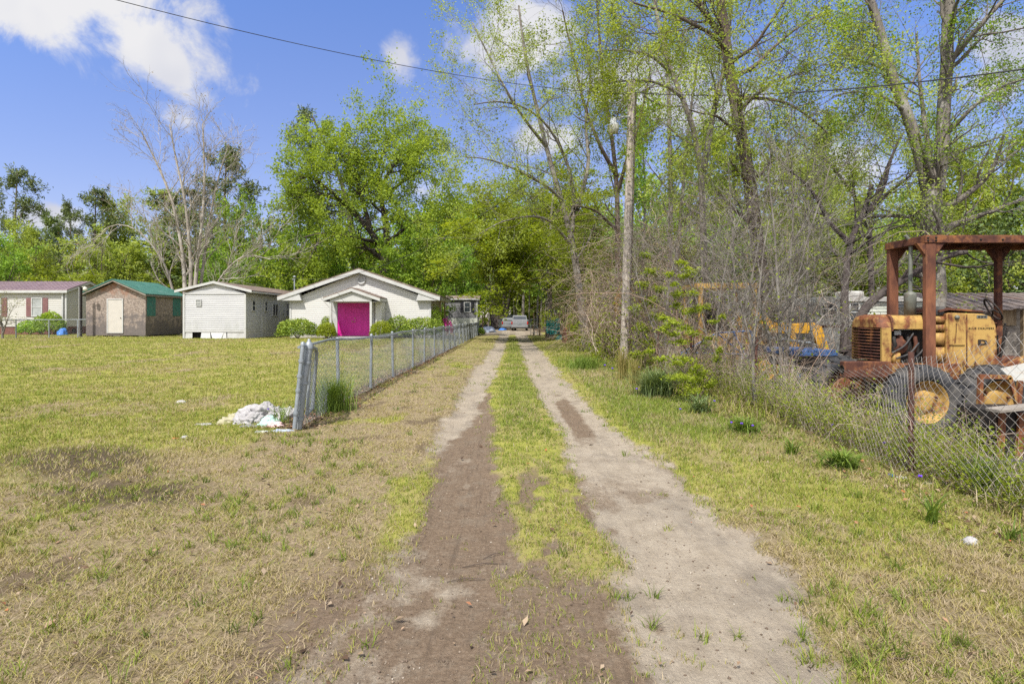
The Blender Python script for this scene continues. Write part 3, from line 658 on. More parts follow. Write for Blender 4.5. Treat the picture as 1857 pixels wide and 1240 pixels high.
# ---- church ------------------------------------------------------
cz = .30; CY = 33.; cx0, cx1 = X(527, CY), X(780, CY); CD = 5.2
church = thing('church', ((cx0+cx1)/2, CY, cz), 'long low white gabled building with a small porch and bright pink double doors', 'building')
ze = 2.45; rise = 1.62
b = MB(); core(b, cx0+.02, cx1-.02, CY+.012, CY+CD, cz-.3, ze, rise)
siding(b, (cx0, CY), (1, 0), cx1-cx0, cz+.2, ze, (0, -1), .115, rise, lip=.015)
siding(b, (cx1, CY), (0, 1), CD, cz+.2, ze, (1, 0), .115)
siding(b, (cx0, CY+CD), (0, -1), CD, cz+.2, ze, (-1, 0), .115)
b.build('wall', M['siding_church'], church)
b = MB(); b.box(cx0-.03, cx1+.03, CY-.03, CY+CD+.03, cz-.4, cz+.2); b.build('foundation', M['concrete'], church)
b = MB()
rx0, rx1 = X(508, CY)-.02, X(799, CY)+.02; zc = Z(488, 32.6); zee = Z(538.5, 32.6)
gable_roof(b, rx0, rx1, CY-.36, CY+4.8, zee+.07, zc+.07, .07)
roof = b.build('roof', M['shingle'], church)
b = MB(); mxr = (rx0+rx1)/2                      # white rake boards, eave boxes and soffit
for s in (-1, 1):
    e = rx0 if s < 0 else rx1
    pr = [(e, zee-.005), (mxr, zc-.005), (mxr, zc-.2), (e+(-s)*.02, zee-.2)]
    b.prism(pr if s > 0 else pr[::-1], 'y', CY-.40, CY-.36)
    wq = cx0 if s < 0 else cx1
    b.prism([(e, zee-.02), (e, zee-.2), (wq-s*.0+s*-.75, zee-.2), (wq-s*.62, zee+.18)][::s], 'y', CY-.352, CY-.02)
    b.box(min(e, e-s*.03), max(e, e-s*.03), CY-.35, CY+4.78, zee-.19, zee-.002)
    b.box(min(e-s*.035, wq), max(e-s*.035, wq), CY-.012, CY+4.78, zee-.19, zee-.16)
b.build('fascia', M['white'], church)
for u in (527, 780):
    b = MB(); b.box(X(u, CY)-.055, X(u, CY)+.055, CY-.035, CY+.05, cz+.2, ze-.02); b.build('corner_trim', M['white'], church)
vc = (X(655.5, CY), CY, Z(507.5, CY)); b = MB()
b.lathe([(.0, -.03), (.17, -.03), (.18, -.09), (.25, -.10), (.27, -.07), (.27, .0)], vc, 'y', 28)
for i in range(-3, 4):
    hw = math.sqrt(.16**2-(i*.045)**2); b.box(vc[0]-hw, vc[0]+hw, CY-.06, CY-.02, vc[2]+i*.045-.012, vc[2]+i*.045+.012)
b.build('gable_vent', M['white'], church)
# porch
PYf = 31.35; px0, px1 = X(587, PYf), X(690, PYf); pzr = Z(523, PYf); pze = Z(541, PYf)
porch = MB(); pm = (px0+px1)/2
gable_roof(porch, px0, px1, PYf-.12, CY-.02, pze+.06, pzr+.06, .06)
po = bpy.data.objects.new('porch', None); col.objects.link(po); po.parent = church
porch.build('porch_roof', M['shingle'], po)
b = MB()
for s in (-1, 1):
    e = px0 if s < 0 else px1
    pr = [(e, pze-.003), (pm, pzr-.003), (pm, pzr-.17), (e, pze-.16)]
    b.prism(pr if s > 0 else pr[::-1], 'y', PYf-.16, PYf-.12)
    b.box(min(e, e-s*.03), max(e, e-s*.03), PYf-.12, CY-.05, pze-.15, pze-.002)
b.prism([(px0+.22, pze-.06), (px1-.22, pze-.06), (pm, pzr-.20)], 'y', PYf-.02, PYf+.03)
b.box(X(599, PYf), X(674, PYf), PYf-.03, PYf+.05, pze-.17, pze-.06)
b.box(px0+.05, px1-.05, PYf+.05, CY-.03, pze-.19, pze-.165)
b.build('porch_fascia', M['white'], po)
for u in (599.5, 672.5):
    b = MB(); xx = X(u, PYf); b.box(xx-.06, xx+.06, PYf-.02, PYf+.1, cz+.02, pze-.17); b.build('porch_post', M['white'], po, .008)
b = MB(); b.box(X(684, 32.4)-.0, X(695, 32.4), 32.0, CY-.01, cz+.05, pze-.19); b.build('porch_column', M['siding_church'], po, .01)
b = MB(); b.box(X(590, PYf), X(694, PYf), PYf-.25, CY-.04, cz-.2, cz+.06); b.build('porch_slab', M['concrete'], po)
# doors
dy = CY-.03; dl, dr_, dt, dbm = X(612.5, dy), X(671, dy), Z(549.5, dy), cz+.09
b = MB(); b.box(X(603, dy), dl-.01, dy-.05, dy+.03, dbm, dt+.12); b.box(dr_+.01, X(679, dy), dy-.05, dy+.03, dbm, dt+.12); b.box(dl-.01, dr_+.01, dy-.05, dy+.03, dt+.01, dt+.12)
b.build('door_frame', M['white'], church)
mid = (dl+dr_)/2
for s, (a, c) in enumerate(((dl, mid-.004), (mid+.004, dr_))):
    b = MB(); b.box(a, c, dy-.02, dy+.02, dbm, dt)
    w_ = c-a
    for q0, q1 in ((.08, .40), (.45, .62), (.67, .90)):
        for h0, h1 in ((.12, .46), (.54, .88)):
            x0, x1_, z0, z1 = a+w_*h0, a+w_*h1, dbm+(dt-dbm)*q0, dbm+(dt-dbm)*q1
            b.box(x0, x1_, dy-.035, dy-.02, z0, z0+.03); b.box(x0, x1_, dy-.035, dy-.02, z1-.03, z1)
            b.box(x0, x0+.03, dy-.035, dy-.02, z0+.03, z1-.03); b.box(x1_-.03, x1_, dy-.035, dy-.02, z0+.03, z1-.03)
    d = b.build('door', M['pink'], church)
    k = MB(); kx = mid-.07 if s == 0 else mid+.07
    k.lathe([(.0, -.09), (.03, -.085), (.035, -.06), (.012, -.04), (.02, -.021)], (kx, dy, dbm+.82), 'y', 12)
    k.build('handle', M['brass'], d)
    if s == 1: k = MB(); k.lathe([(.0, -.05), (.03, -.045), (.035, -.021)], (kx, dy, dbm+1.0), 'y', 12); k.build('lock', M['brass'], d)
# deep side porch at the right: dark posts under the eave
for yy in (33.9, 36.2):
    b = MB(); b.box(cx1+.42, cx1+.5, yy, yy+.09, cz-.1, zee-.19); b.build('side_post', M['wood_post'], church)
b = MB(); b.box(X(534, 34)-.028, X(534, 34)+.028, 33.97, 34.03, 2.6, Z(505, 34)); b.lathe([(.0, .1), (.09, .06), (.09, 0), (.0, -.02)], (X(534, 34), 34, Z(503, 34)), 'z', 12)
b.box(X(534, 34)-.14, X(534, 34)+.05, 33.98, 34.02, Z(507, 34), Z(507, 34)+.04)
b.build('service_mast', M['galv'], church)

# ---- white trailer with the gable end towards the yard ------------
TY = 31.3; tx0, tx1 = X(334, TY), X(445, TY); TL = 11.; tz = .30
tr = thing('mobile_home', ((tx0+tx1)/2, TY, tz), 'white sided trailer with its gable end to the lawn and broken white skirting', 'mobile home')
tb = Z(601, TY); te = Z(532, TY); trise = .56
b = MB(); core(b, tx0+.02, tx1-.02, TY+.012, TY+TL, tb, te, trise)
siding(b, (tx0, TY), (1, 0), tx1-tx0, tb, te-.02, (0, -1), .118)
siding(b, (tx1, TY), (0, 1), TL, tb, te, (1, 0), .118)
b.build('wall', M['siding_white'], tr)
b = MB(); b.prism([(tx0, te), (tx1, te), ((tx0+tx1)/2, te+trise)], 'y', TY-.006, TY+.012)
n = 14                                                # bowed band across the gable
arc = [(tx0+.02+(tx1-tx0-.04)*i/n, te+.02+.16*math.sin(math.pi*i/n)) for i in range(n+1)]
b.prism(arc[::-1]+[(tx0+.02, te-.05), (tx1-.02, te-.05)], 'y', TY-.05, TY-.006)
b.build('gable_panel', M['siding_white'], tr)
b = MB(); gable_roof(b, X(320, TY)+.0, X(458, TY), TY-.14, TY+TL+.1, Z(527.5, TY)+.03, Z(511, TY)+.03, .05); b.build('roof', M['shingle'], tr)
b = MB(); ex0, ex1, ez, er = X(320, TY)-.02, X(458, TY)+.02, Z(527.5, TY), Z(511, TY); em = (ex0+ex1)/2
b.prism([(ex0, ez+.035), (em, er+.035), (em, er-.10), (ex0, ez-.10)][::-1], 'y', TY-.17, TY-.14); b.prism([(em, er+.035), (ex1, ez+.035), (ex1, ez-.10), (em, er-.10)][::-1], 'y', TY-.17, TY-.14)
b.box(ex1-.04, ex1-.01, TY-.14, TY+TL, ez-.1, ez-.022); b.box(tx1, ex1-.04, TY+.05, TY+TL, ez-.10, ez-.07)
b.build('fascia', M['white'], tr)
for xx in (tx0, tx1):
    b = MB(); b.box(xx-.05, xx+.05, TY-.05, TY+.05, tz-.1, te-.05); b.build('corner_trim', M['white'], tr)
for u in (475, 504):
    yy = tx1*FPX/(u-U0); b = MB(); b.box(tx1+.0, tx1+.045, yy-.07, yy+.07, tz, te-.06); b.build('wall_trim', M['white'], tr)
# skirting panels, some leaning, with a dark gap
b = MB(); b.box(tx0+.1, tx1-.1, TY+.3, TY+.32, tz-.2, tb); b.build('crawl_dark_sheet', M['black_metal'], tr)  # black sheet standing in for the darkness under the trailer
for (u0, u1, tilt) in ((336, 349, .02), (365, 384, .16), (388, 402, -.22), (401, 412, .10), (412, 443, .0)):
    b = MB(); xa, xb = X(u0, TY), X(u1, TY)
    q = [(xa, TY-.01-abs(tilt)*.6, tz-.1), (xb, TY-.01-abs(tilt)*.6, tz-.1), (xb-tilt*.6, TY+.01, tb+.0), (xa+tilt*.1-(tilt if tilt < 0 else 0)*-.8, TY+.01, tb+.0)]
    b.add(q+[(p[0], p[1]+.02, p[2]) for p in q], [(0, 1, 2, 3), (7, 6, 5, 4), (0, 4, 5, 1), (1, 5, 6, 2), (2, 6, 7, 3), (3, 7, 4, 0)])
    b.build('skirting_panel', M['white'], tr)
b = MB(); b.box(tx0+.06, tx1-.06, TY-.03, TY-.005, tb-.03, tb+.10); b.box(tx1, tx1+.012, TY+.05, TY+TL, tz-.1, tb); b.build('skirting', M['white'], tr)
window(tr, (X(361, TY), TY-.015, Z(549, TY)), .30, .34, 'y', .03, 'glass_curtain', True)
for (u0, u1, v0, v1, vt) in ((455.5, 462, 544, 564.5, False), (478.5, 484, 546, 565, False), (493, 503, 551, 573, True), (517, 522.5, 549, 574, False)):
    ya, yb = tx1*FPX/(u0-U0), tx1*FPX/(u1-U0); ym = (ya+yb)/2
    window(tr, (tx1+.012, ym, (Z(v0, ym)+Z(v1, ym))/2), yb-ya, Z(v0, ym)-Z(v1, ym), 'x', .05, 'glass', not vt, vt)
ya, yb = tx1*FPX/(506.5-U0), tx1*FPX/(513-U0)
dd = MB(); dd.box(tx1+.0, tx1+.05, ya, yb, tb+.0, Z(545.5, ya)); dd = dd.build('door', M['white'], tr)
b = MB(); b.lathe([(0, .0), (.03, .01), (.03, .05), (0, .06)], (tx1+.05, yb-.12, tb+.95), 'x', 10); b.build('handle', M['black_metal'], dd)

# ---- chipboard shed with the green tin roof ------------------------
def osb():
    m, nt, out = newmat('chipboard'); v = nd(nt, 'ShaderNodeTexCoord').outputs['Object']
    vo = nd(nt, 'ShaderNodeTexVoronoi', {'Vector': v, 'Scale': 15.}); n = noise(nt, v, 2.2, 6, .65); n2 = noise(nt, v, 6, 6, .75)
    sp = nd(nt, 'ShaderNodeSeparateXYZ', {0: v})
    c = mixc(nt, vo.outputs['Color'], (.15, .115, .09), (.42, .345, .285))
    c = mixc(nt, nd(nt, 'ShaderNodeMapRange', {'Value': n2, 'From Min': .35, 'From Max': .7, 'To Max': .75}).outputs[0], c, (.15, .13, .12))
    low = nd(nt, 'ShaderNodeMapRange', {'Value': sp.outputs[2], 'From Min': .1, 'From Max': 2.2, 'To Min': .26, 'To Max': -.16}).outputs[0]
    f = nd(nt, 'ShaderNodeMapRange', {'Value': math_(nt, 'ADD', n, low), 'From Min': .5, 'From Max': .64, 'To Max': .75}).outputs[0]
    c = mixc(nt, f, c, mixc(nt, n2, (.045, .042, .046), (.15, .135, .13)))
    hi = nd(nt, 'ShaderNodeMapRange', {'Value': math_(nt, 'ADD', math_(nt, 'MULTIPLY', sp.outputs[2], .28), n), 'From Min': 1.18, 'From Max': 1.4, 'To Max': .7}).outputs[0]
    c = mixc(nt, hi, c, (.24, .09, .04, 1))
    bsdf(nt, out, c, .9, 0, vo.outputs['Distance'], .2, .004, .15); return m
M['osb'] = osb()
SY = 34.1; sx0, sx1 = X(156, SY), X(264, SY); SD = 3.85; sz = .30
sh = thing('shed', ((sx0+sx1)/2, SY, sz), 'weathered chipboard shed with a green tin roof and a plain cream door', 'shed')
se, sr = Z(535, SY), Z(511, SY)
b = MB(); core(b, sx0, sx1, SY, SY+SD, sz+.08, se, sr-se); b.build('wall', M['osb'], sh)
b = MB(); ox0, ox1 = X(149, SY), X(270, SY); oe, orr = Z(534, SY-.25)+.05, Z(507.5, SY-.25)+.04
gable_roof(b, ox0, ox1, SY-.28, SY+SD+.25, oe, orr, .035)
om = (ox0+ox1)/2
for s in (-1, 1):
    e = ox0 if s < 0 else ox1
    for i in range(20):
        yy = SY-.27+i*(SD+.5)/19.2
        b.bar((e, yy, oe+.012), (om, yy, orr+.012), .03, .03)
b.build('roof', M['roof_green'], sh)
b = MB()
for s in (-1, 1):
    e = ox0+.03 if s < 0 else ox1-.03
    pr = [(e, oe-.04), (om, orr-.04), (om, orr-.13), (e, oe-.13)]
    b.prism(pr if s > 0 else pr[::-1], 'y', SY-.25, SY-.22); b.box(min(e, e-s*.025), max(e, e-s*.025), SY-.22, SY+SD+.2, oe-.14, oe-.045)
b.build('fascia', M['wood_grey'], sh)
b = MB(); dl_, dr2 = X(194.5, SY), X(224, SY); zt, zb2 = Z(541.5, SY), Z(604, SY)
b.box(dl_, dl_+.06, SY-.05, SY, zb2, zt); b.box(dr2-.06, dr2, SY-.05, SY, zb2, zt); b.box(dl_+.06, dr2-.06, SY-.05, SY, zt-.06, zt); b.box(dl_+.06, dr2-.06, SY-.04, SY, zb2, zb2+.04)
b.build('door_frame', M['white'], sh)
b = MB(); b.box(dl_+.062, dr2-.062, SY-.03, SY-.005, zb2+.042, zt-.062); d = b.build('door', M['door_cream'], sh)
b = MB(); b.lathe([(0, -.07), (.025, -.065), (.03, -.045), (.012, -.03)], (dr2-.14, SY, zb2+.9), 'y', 10); b.build('handle', M['black_metal'], d)
M['green_paint'] = noisy('faded_green_paint', (.03, .12, .10), (.06, .19, .16), 5, .8, c3=(.16, .14, .12), s3=6, lo3=.52, hi3=.75)
for (u0, u1, v0, v1) in ((266, 281.5, 538, 573), (313, 327, 541, 573)):
    ya, yb = sx1*FPX/(u0-U0), sx1*FPX/(u1-U0)
    b = MB(); b.box(sx1, sx1+.03, ya+.02, yb, Z(v1, (ya+yb)/2), Z(v0, (ya+yb)/2)); b.build('shutter', M['green_paint'], sh)
for (x, y) in ((sx0+.2, SY+.15), ((sx0+sx1)/2, SY+.15), (sx1-.25, SY+.15), (sx1-.25, SY+SD-.3), (sx0+.2, SY+SD-.3), (sx1-.25, SY+SD/2)): b = MB(); b.box(x-.2, x+.2, y-.1, y+.1, sz-.15, sz+.075); b.build('foundation_block', M['concrete'], sh)

# ---- cream mobile home at the far left -----------------------------
QY = 38.1; qx1 = X(120.5, QY); qx0 = -47.; QD = 3.7; qz = .30
mh = thing('mobile_home', ((qx0+qx1)/2, QY, qz), 'long cream mobile home with a dull purple metal roof and brick base', 'mobile home')
qe, qb = Z(527, QY), Z(592, QY); qr = Z(511.5, QY+1.85)
b = MB(); core(b, qx0, qx1-.012, QY+.012, QY+QD, qb, qe, qr-qe, 'x'); siding(b, (qx0, QY), (1, 0), qx1-qx0, qb, qe, (0, -1), .125); siding(b, (qx1, QY), (0, 1), QD, qb, qe, (1, 0), .125, qr-qe-.03)
b.build('wall', M['siding_cream'], mh)
b = MB(); gable_roof(b, qx0-.2, X(127, QY), QY-.25, QY+QD+.25, qe+.05, qr+.05, .04, 'x')
for i in range(64):
    xx = X(127, QY)-.05-i*.28; b.bar((xx, QY-.25, qe+.06), (xx, QY+1.85, qr+.06), .03, .03)
b.build('roof', M['roof_purple'], mh)
b = MB(); b.box(qx0, X(127, QY), QY-.28, QY-.25, qe-.16, qe+.008)
xr = X(127, QY)
b.prism([(QY-.24, qe+.008), (QY+1.85, qr+.008), (QY+1.85, qr-.13), (QY-.24, qe-.13)][::-1], 'x', xr-.03, xr-.003); b.prism([(QY+1.85, qr+.008), (QY+QD+.24, qe+.008), (QY+QD+.24, qe-.13), (QY+1.85, qr-.13)][::-1], 'x', xr-.03, xr-.003)
b.box(qx1-.06, qx1+.04, QY-.05, QY+.06, qb-.1, qe-.05); b.build('fascia', M['white'], mh)
b = MB(); xx = X(115.5, QY); b.box(xx-.05, xx+.05, QY-.13, QY-.03, qb-.1, qe-.1); b.build('downspout', M['white'], mh, .01)
b = MB(); b.box(qx0, qx1-.02, QY+.03, QY+QD, qz-.3, qb); b.build('base', M['brick'], mh)
b = MB(); b.box(qx1-.019, qx1+.01, QY+.5, QY+.85, qz+.15, qz+.4); b.build('vent', M['shutter_black'], mh)
for (u0, u1) in ((58, 78), (-16, 4)):
    window(mh, (X((u0+u1)/2, QY), QY-.016, (Z(540, QY)+Z(574, QY))/2), X(u1, QY)-X(u0, QY), Z(540, QY)-Z(574, QY), 'y', .06, 'glass_curtain')
    for s in (-1, 1):
        ue = u0-5 if s < 0 else u1+5
        panel(mh, 'shutter', 'shutter', (X(ue, QY), QY-.014, (Z(540, QY)+Z(574, QY))/2), .33, Z(540, QY)-Z(574, QY), 'y', .04, 16)

# ---- grey trailer in the shade behind the church -------------------
GYy = 59.; gx0, gx1 = X(790, GYy), X(865.5, GYy); gz1 = Z(541.5, GYy); GD = 4.
gt = thing('mobile_home', ((gx0+gx1)/2, GYy, 0), 'dark grey trailer with one black shuttered window under the trees', 'mobile home')
gb = Z(577, GYy)
b = MB(); core(b, gx0, gx1-.012, GYy+.012, GYy+GD, gb, gz1-.1, .35, 'x'); siding(b, (gx0, GYy), (1, 0), gx1-gx0, gb, gz1-.1, (0, -1), .16); siding(b, (gx1, GYy), (0, 1), GD, gb, gz1-.1, (1, 0), .16)
b.build('wall', M['siding_grey'], gt)
b = MB(); gable_roof(b, gx0-.2, gx1+.25, GYy-.2, GYy+GD+.2, gz1, gz1+.4, .06, 'x'); b.build('roof', M['shingle'], gt)
b = MB(); b.box(gx1-.08, gx1+.03, GYy-.04, GYy+.05, gb, gz1-.1); b.box(gx0, gx1+.25, GYy-.23, GYy-.2, gz1-.13, gz1-.005); b.build('trim', M['white'], gt)
b = MB(); siding(b, (gx0, GYy-.02), (1, 0), gx1-gx0, -.1, gb, (0, -1), .2); b.box(gx0, gx1, GYy-.012, GYy+GD-.02, -.1, gb-.004); b.build('skirting', M['siding_pale'], gt)
window(gt, (X(847.5, GYy), GYy-.02, Z(557, GYy)), X(853.5, GYy)-X(841.5, GYy), Z(547.5, GYy)-Z(566.5, GYy), 'y', .07)
for u in (837.8, 857.2): panel(gt, 'shutter', 'shutter_black', (X(u, GYy), GYy-.02, Z(557, GYy)), .30, Z(547.5, GYy)-Z(566.5, GYy), 'y', .04, 10)

# ---- pale green mobile home behind the tractor ----------------------
HY = 23.; hx0, hx1 = X(1538, HY), X(1735, HY); hz1 = Z(541, HY)
hm = thing('mobile_home', ((hx0+hx1)/2, HY, gz(hx0, HY)), 'pale green old mobile home behind the rusty tractor', 'mobile home')
b = MB(); b.box(hx0, hx1, HY+.012, HY+3.4, -.3, hz1); siding(b, (hx0, HY), (1, 0), hx1-hx0, -.3, hz1, (0, -1), .14); siding(b, (hx0, HY+3.4), (0, -1), 3.4, -.3, hz1, (-1, 0), .14); b.build('wall', M['siding_pale'], hm)
b = MB(); n = 10
pr = [(hx0-.15+(hx1-hx0+.3)*i/n, hz1+.05+.05*math.sin(i*1.7)) for i in range(n+1)]
b.prism(pr+[(hx1+.15, hz1-.12), (hx0-.15, hz1-.12)], 'y', HY-.15, HY+3.5); b.build('roof', M['concrete'], hm)
for u in (1548, 1634): window(hm, (X(u, HY), HY-.016, Z(566, HY)), .42, .75, 'y', .05)
b = MB(); b.box(X(1553, HY), X(1585, HY), HY+.6, HY+1.6, hz1+.06, Z(526, HY)); b.build('roof_vent', M['concrete'], hm, .08)

# ---- tin-roofed shed at the right edge ------------------------------
RY = 16.5; wx0, wx1 = X(1738, RY), X(1960, RY)
rs = thing('shed', ((wx0+wx1)/2, RY, gz(wx0, RY)), 'ramshackle shed with a sagging rusty tin roof at the right edge', 'shed')
b = MB(); b.box(wx0+.5, wx1, RY+.2, RY+3.4, -.35, Z(553, RY)); b.build('wall', M['wood_grey'], rs)
b = MB(); zl, zh = Z(556, RY), Z(531, RY+2); n = 22
for i in range(n):
    f0, f1 = i/n, (i+1)/n; xa, xb = wx0-.2+(wx1-wx0+.3)*f0, wx0-.2+(wx1-wx0+.3)*f1; za = -.05*math.sin(f0*7)-.10*(1-f0); zb3 = -.05*math.sin(f1*7)-.10*(1-f1)
    k = .02 if i % 2 else 0
    q = [(xa, RY-.25, zl+za+k), (xb, RY-.25, zl+zb3+k), (xb+.35, RY+2.3, zh+.0+k), (xa+.35, RY+2.3, zh+.0+k)]
    b.add(q+[(p[0], p[1], p[2]-.02) for p in q], [(0, 1, 2, 3), (7, 6, 5, 4), (0, 4, 5, 1), (1, 5, 6, 2), (2, 6, 7, 3), (3, 7, 4, 0)])
M['tin_rust'] = noisy('rusty_tin', (.10, .075, .06), (.24, .195, .17), 5, .7, .2, c3=(.15, .075, .045), s3=1.4, stretch=(3, .4, 1))
b.build('roof', M['tin_rust'], rs)
for u in (1758, 1800, 1852):
    b = MB(); b.box(X(u, RY)-.05, X(u, RY)+.05, RY-.12, RY-.02, -.35, zl-.1); b.build('post', M['wood_post'], rs)
b = MB(); b.box(X(1815, RY), X(1849, RY), RY+.1, RY+.2, Z(590, RY), Z(556, RY)-.05); b.build('shutter', M['wood_post'], rs)
# ================================================================ fences, gates, poles, wires
def link_lines(x0, x1, h, pitch, r, mapf, segs=1, far=None):
    """diamond netting: two families of slanting wires over (s, z); mapf maps (s, z arrays) to world"""
    L = x1-x0; Ps = []
    n = int((L+h)/pitch)
    for fam in (0, 1):
        for i in range(n+1):
            s0 = x0-h+i*pitch
            a, b = max(s0, x0), min(s0+h, x1)
            if b-a < .02: continue
            s = np.linspace(a, b, segs+1); z = (s-s0)
            if fam: z = h-z
            Ps.append(np.stack([s, z], -1))
    A = np.stack(Ps)
    W = mapf(A[..., 0], A[..., 1])
    return tubes(W, np.full(W.shape[:2], r) if far is None else np.interp(W[..., 1], [far[0], far[1]], [r, far[2]]), 3)
# ---- galvanised fence along the left of the drive -------------------
FX = -2.80
def fx(y): return FX+.10*np.clip((9-y)/2, 0, 1)
ys = [7.28, 9.27, 11.35, 13.5, 16.2, 18.3, 20.7, 23.4, 25.6, 28., 30.6, 33., 35.4, 37.8, 40.2, 42.6, 45.4, 48.4]
lf = thing('chain_link_fence', (FX, 7.3, 0), 'grey galvanised chain link fence running along the left side of the drive', 'fence')
HF = 1.05
b = MB(); b.tube([P(540.5, 777, 7.25), P(550, 700, 7.27), P(560.5, 628, 7.3)], .048, 14)
tp = Vector(P(560.5, 628, 7.3)); b.lathe([(.055, -.03), (.055, .02), (.035, .05), (.018, .07), (.022, .085), (.0, .10)], tp, 'z', 14)
for f in (.12, .55, .8): 
    q = Vector(P(540.5, 777, 7.25)).lerp(tp, f); b.lathe([(.053, -.018), (.056, 0), (.053, .018)], q, 'z', 14)
b.build('end_post', M['galv'], lf)
rngf = np.random.default_rng(3)
for y in ys[1:]:
    b = MB(); t = rngf.uniform(-.025, .03); b.tube([(fx(y), y, -.1), (fx(y)+t, y+rngf.uniform(-.03, .03), HF+.02)], .028, 8)
    b.lathe([(.03, -.02), (.03, .01), (.0, .03)], (fx(y)+t, y, HF+.02), 'z', 8); b.build('post', M['galv'], lf)
b = MB(); pts = []
for i in range(60):
    y = 7.3+(48.4-7.3)*i/59; pts.append((float(fx(y)), y, HF-.015+.025*math.sin(y*.9)+.012*math.sin(y*2.3)))
b.tube(pts, .019, 8); b.build('top_rail', M['galv'], lf)
def mapl(s, z): return np.stack([fx(s)+.012*np.sin(s*3+z*4)+.035, s, z*(HF)/1.05+.01*np.sin(s*2.1)+.012], -1)
Vv, Ff = link_lines(7.32, 48.4, 1.05, .080, .0025, mapl, 3)
mesh_np('mesh', Vv, Ff, M['wire'], lf)
# ---- old gate folded back against it --------------------------------
gt_ = thing('farm_gate', P(533.5, 777, 7.1), 'narrow chain link gate folded back against the end of the grey fence', 'gate')
b = MB(); a0, a1 = Vector(P(534, 777, 7.12)), Vector(P(549.5, 624, 7.2))
b.tube([a0, a0.lerp(a1, .5), a1], .026, 10); b.lathe([(.03, -.02), (.03, .02), (0, .035)], a1, 'z', 10)
for f in (.18, .45, .62, .8): b.lathe([(.034, -.022), (.037, 0), (.034, .022)], a0.lerp(a1, f), 'z', 10)
b.build('hinge_post', M['galv'], gt_)
b = MB(); g0 = Vector(P(566.5, 740, 7.9)); g1 = Vector(P(574.5, 640, 7.9)); g2 = Vector(P(573, 632, 7.8)); g3 = Vector(P(563, 629, 7.45))
b.tube([g0, g0.lerp(g1, .5), g1, g2, g3], .024, 8)
h0 = Vector(P(557, 752, 7.42)); b.tube([g0, h0], .022, 8); b.tube([h0, h0.lerp(g3, .5), g3], .024, 8); b.build('frame', M['galv'], gt_)
def mapg(s, z):
    A = np.array(h0)[None, None]; Bq = np.array(g0)[None, None]; C_ = np.array(g3)[None, None]; D = np.array(g1)[None, None]
    s = s[..., None]; z = (z/1.05)[..., None]; return (A*(1-s)+Bq*s)*(1-z)+(C_*(1-s)+D*s)*z
Ps = []
for fam in (0, 1):
    for i in range(26):
        zz = -.55+i*.07; s_ = np.linspace(0, 1, 4); z_ = zz+s_*.5 if fam == 0 else zz+.5-s_*.5
        Ps.append(np.stack([s_, np.clip(z_, 0, 1.05)], -1))
A = np.stack(Ps); Wp = mapg(A[..., 0], A[..., 1]); Vv, Ff = tubes(Wp, np.full(Wp.shape[:2], .002), 3)
mesh_np('mesh', Vv, Ff, M['wire'], gt_)
# ---- rusty sagging fence on the right --------------------------------
RX = 3.66
rf_ = thing('chain_link_fence', (RX, 5.3, gz(RX, 5.3)), 'old sagging rusty chain link fence in front of the yellow tractor', 'fence')
posts = [(3.25, .0), (5.26, .0), (8.7, .05), (11.6, -.05), (14.5, .05), (18., 0), (21.5, 0.)]
for y, t in posts:
    b = MB(); zt = Z(638, 5.26) if abs(y-5.26) < .1 else 1.12
    z0 = gz(RX, y)-.12; b.tube([(RX, y, z0), (RX+t*.4, y, zt*.5), (RX+t, y, zt)], .026, 9)
    b.build('post', M['rust_post'], rf_)
def topz(y):
    return np.interp(y, [2.6, 3.25, 4.1, 5.26, 6.1, 6.9, 7.9, 8.7, 11, 14, 22], [1.5, 1.46, 1.27, 1.02, .86, .80, .86, 1.0, .98, 1.0, 1.05])
def mapr(s, z):
    k = z/1.15; t = topz(s)
    bow = .10*np.sin((s-5.26)*1.5)*np.sin(np.pi*k)+.05*np.sin(s*3.3+k*2)
    return np.stack([RX-.045+bow+.10*(1-k)*np.sin(s*.9), s+.05*np.sin(z*6+s*2), hz(RX, s)+.04+k*(t-hz(RX, s)-.04)+.02*np.sin(s*5)*k], -1)
Vv, Ff = link_lines(2.7, 21.5, 1.15, .078, .0016, mapr, 8, (5.5, 9., .0009))
mesh_np('mesh', Vv, Ff, M['wire_rust'], rf_)
# ---- fence in the far left yard --------------------------------------
ff = thing('chain_link_fence', (X(30, 31.8), 31.8, .3), 'low chain link fence in front of the cream mobile home', 'fence')
for u in (-40, 29, 89, 141):
    b = MB(); yy = 31.9; b.tube([(X(u, yy), yy, .2), (X(u, yy), yy, Z(580, yy)+.03)], .03, 8); b.build('post', M['galv'], ff)
b = MB(); b.tube([(X(-40, 31.9), 31.9, Z(580, 31.9)), (X(156, 31.9), 31.9, Z(579.5, 31.9))], .022, 8); b.build('top_rail', M['galv'], ff)
xa, xb = X(-40, 31.9), X(156, 31.9)
Vv, Ff = link_lines(xa, xb, 1.0, .11, .002, lambda s, z: np.stack([s, 31.93+0*s, .3+z], -1)); mesh_np('mesh', Vv, Ff, M['wire'], ff)
yl = thing('yard_light', (X(146.5, 33.4), 33.4, .3), 'short dark pole with a pale lamp beside the chipboard shed', 'lamp pole')
b = MB(); xp = X(146.5, 33.4); b.box(xp-.055, xp+.055, 33.34, 33.46, .2, Z(519, 33.4)); b.build('pole', M['black_metal'], yl, .01)
b = MB(); b.box(xp-.09, xp-.057, 33.36, 33.44, .25, Z(521, 33.4)); b.build('conduit', M['white'], yl)
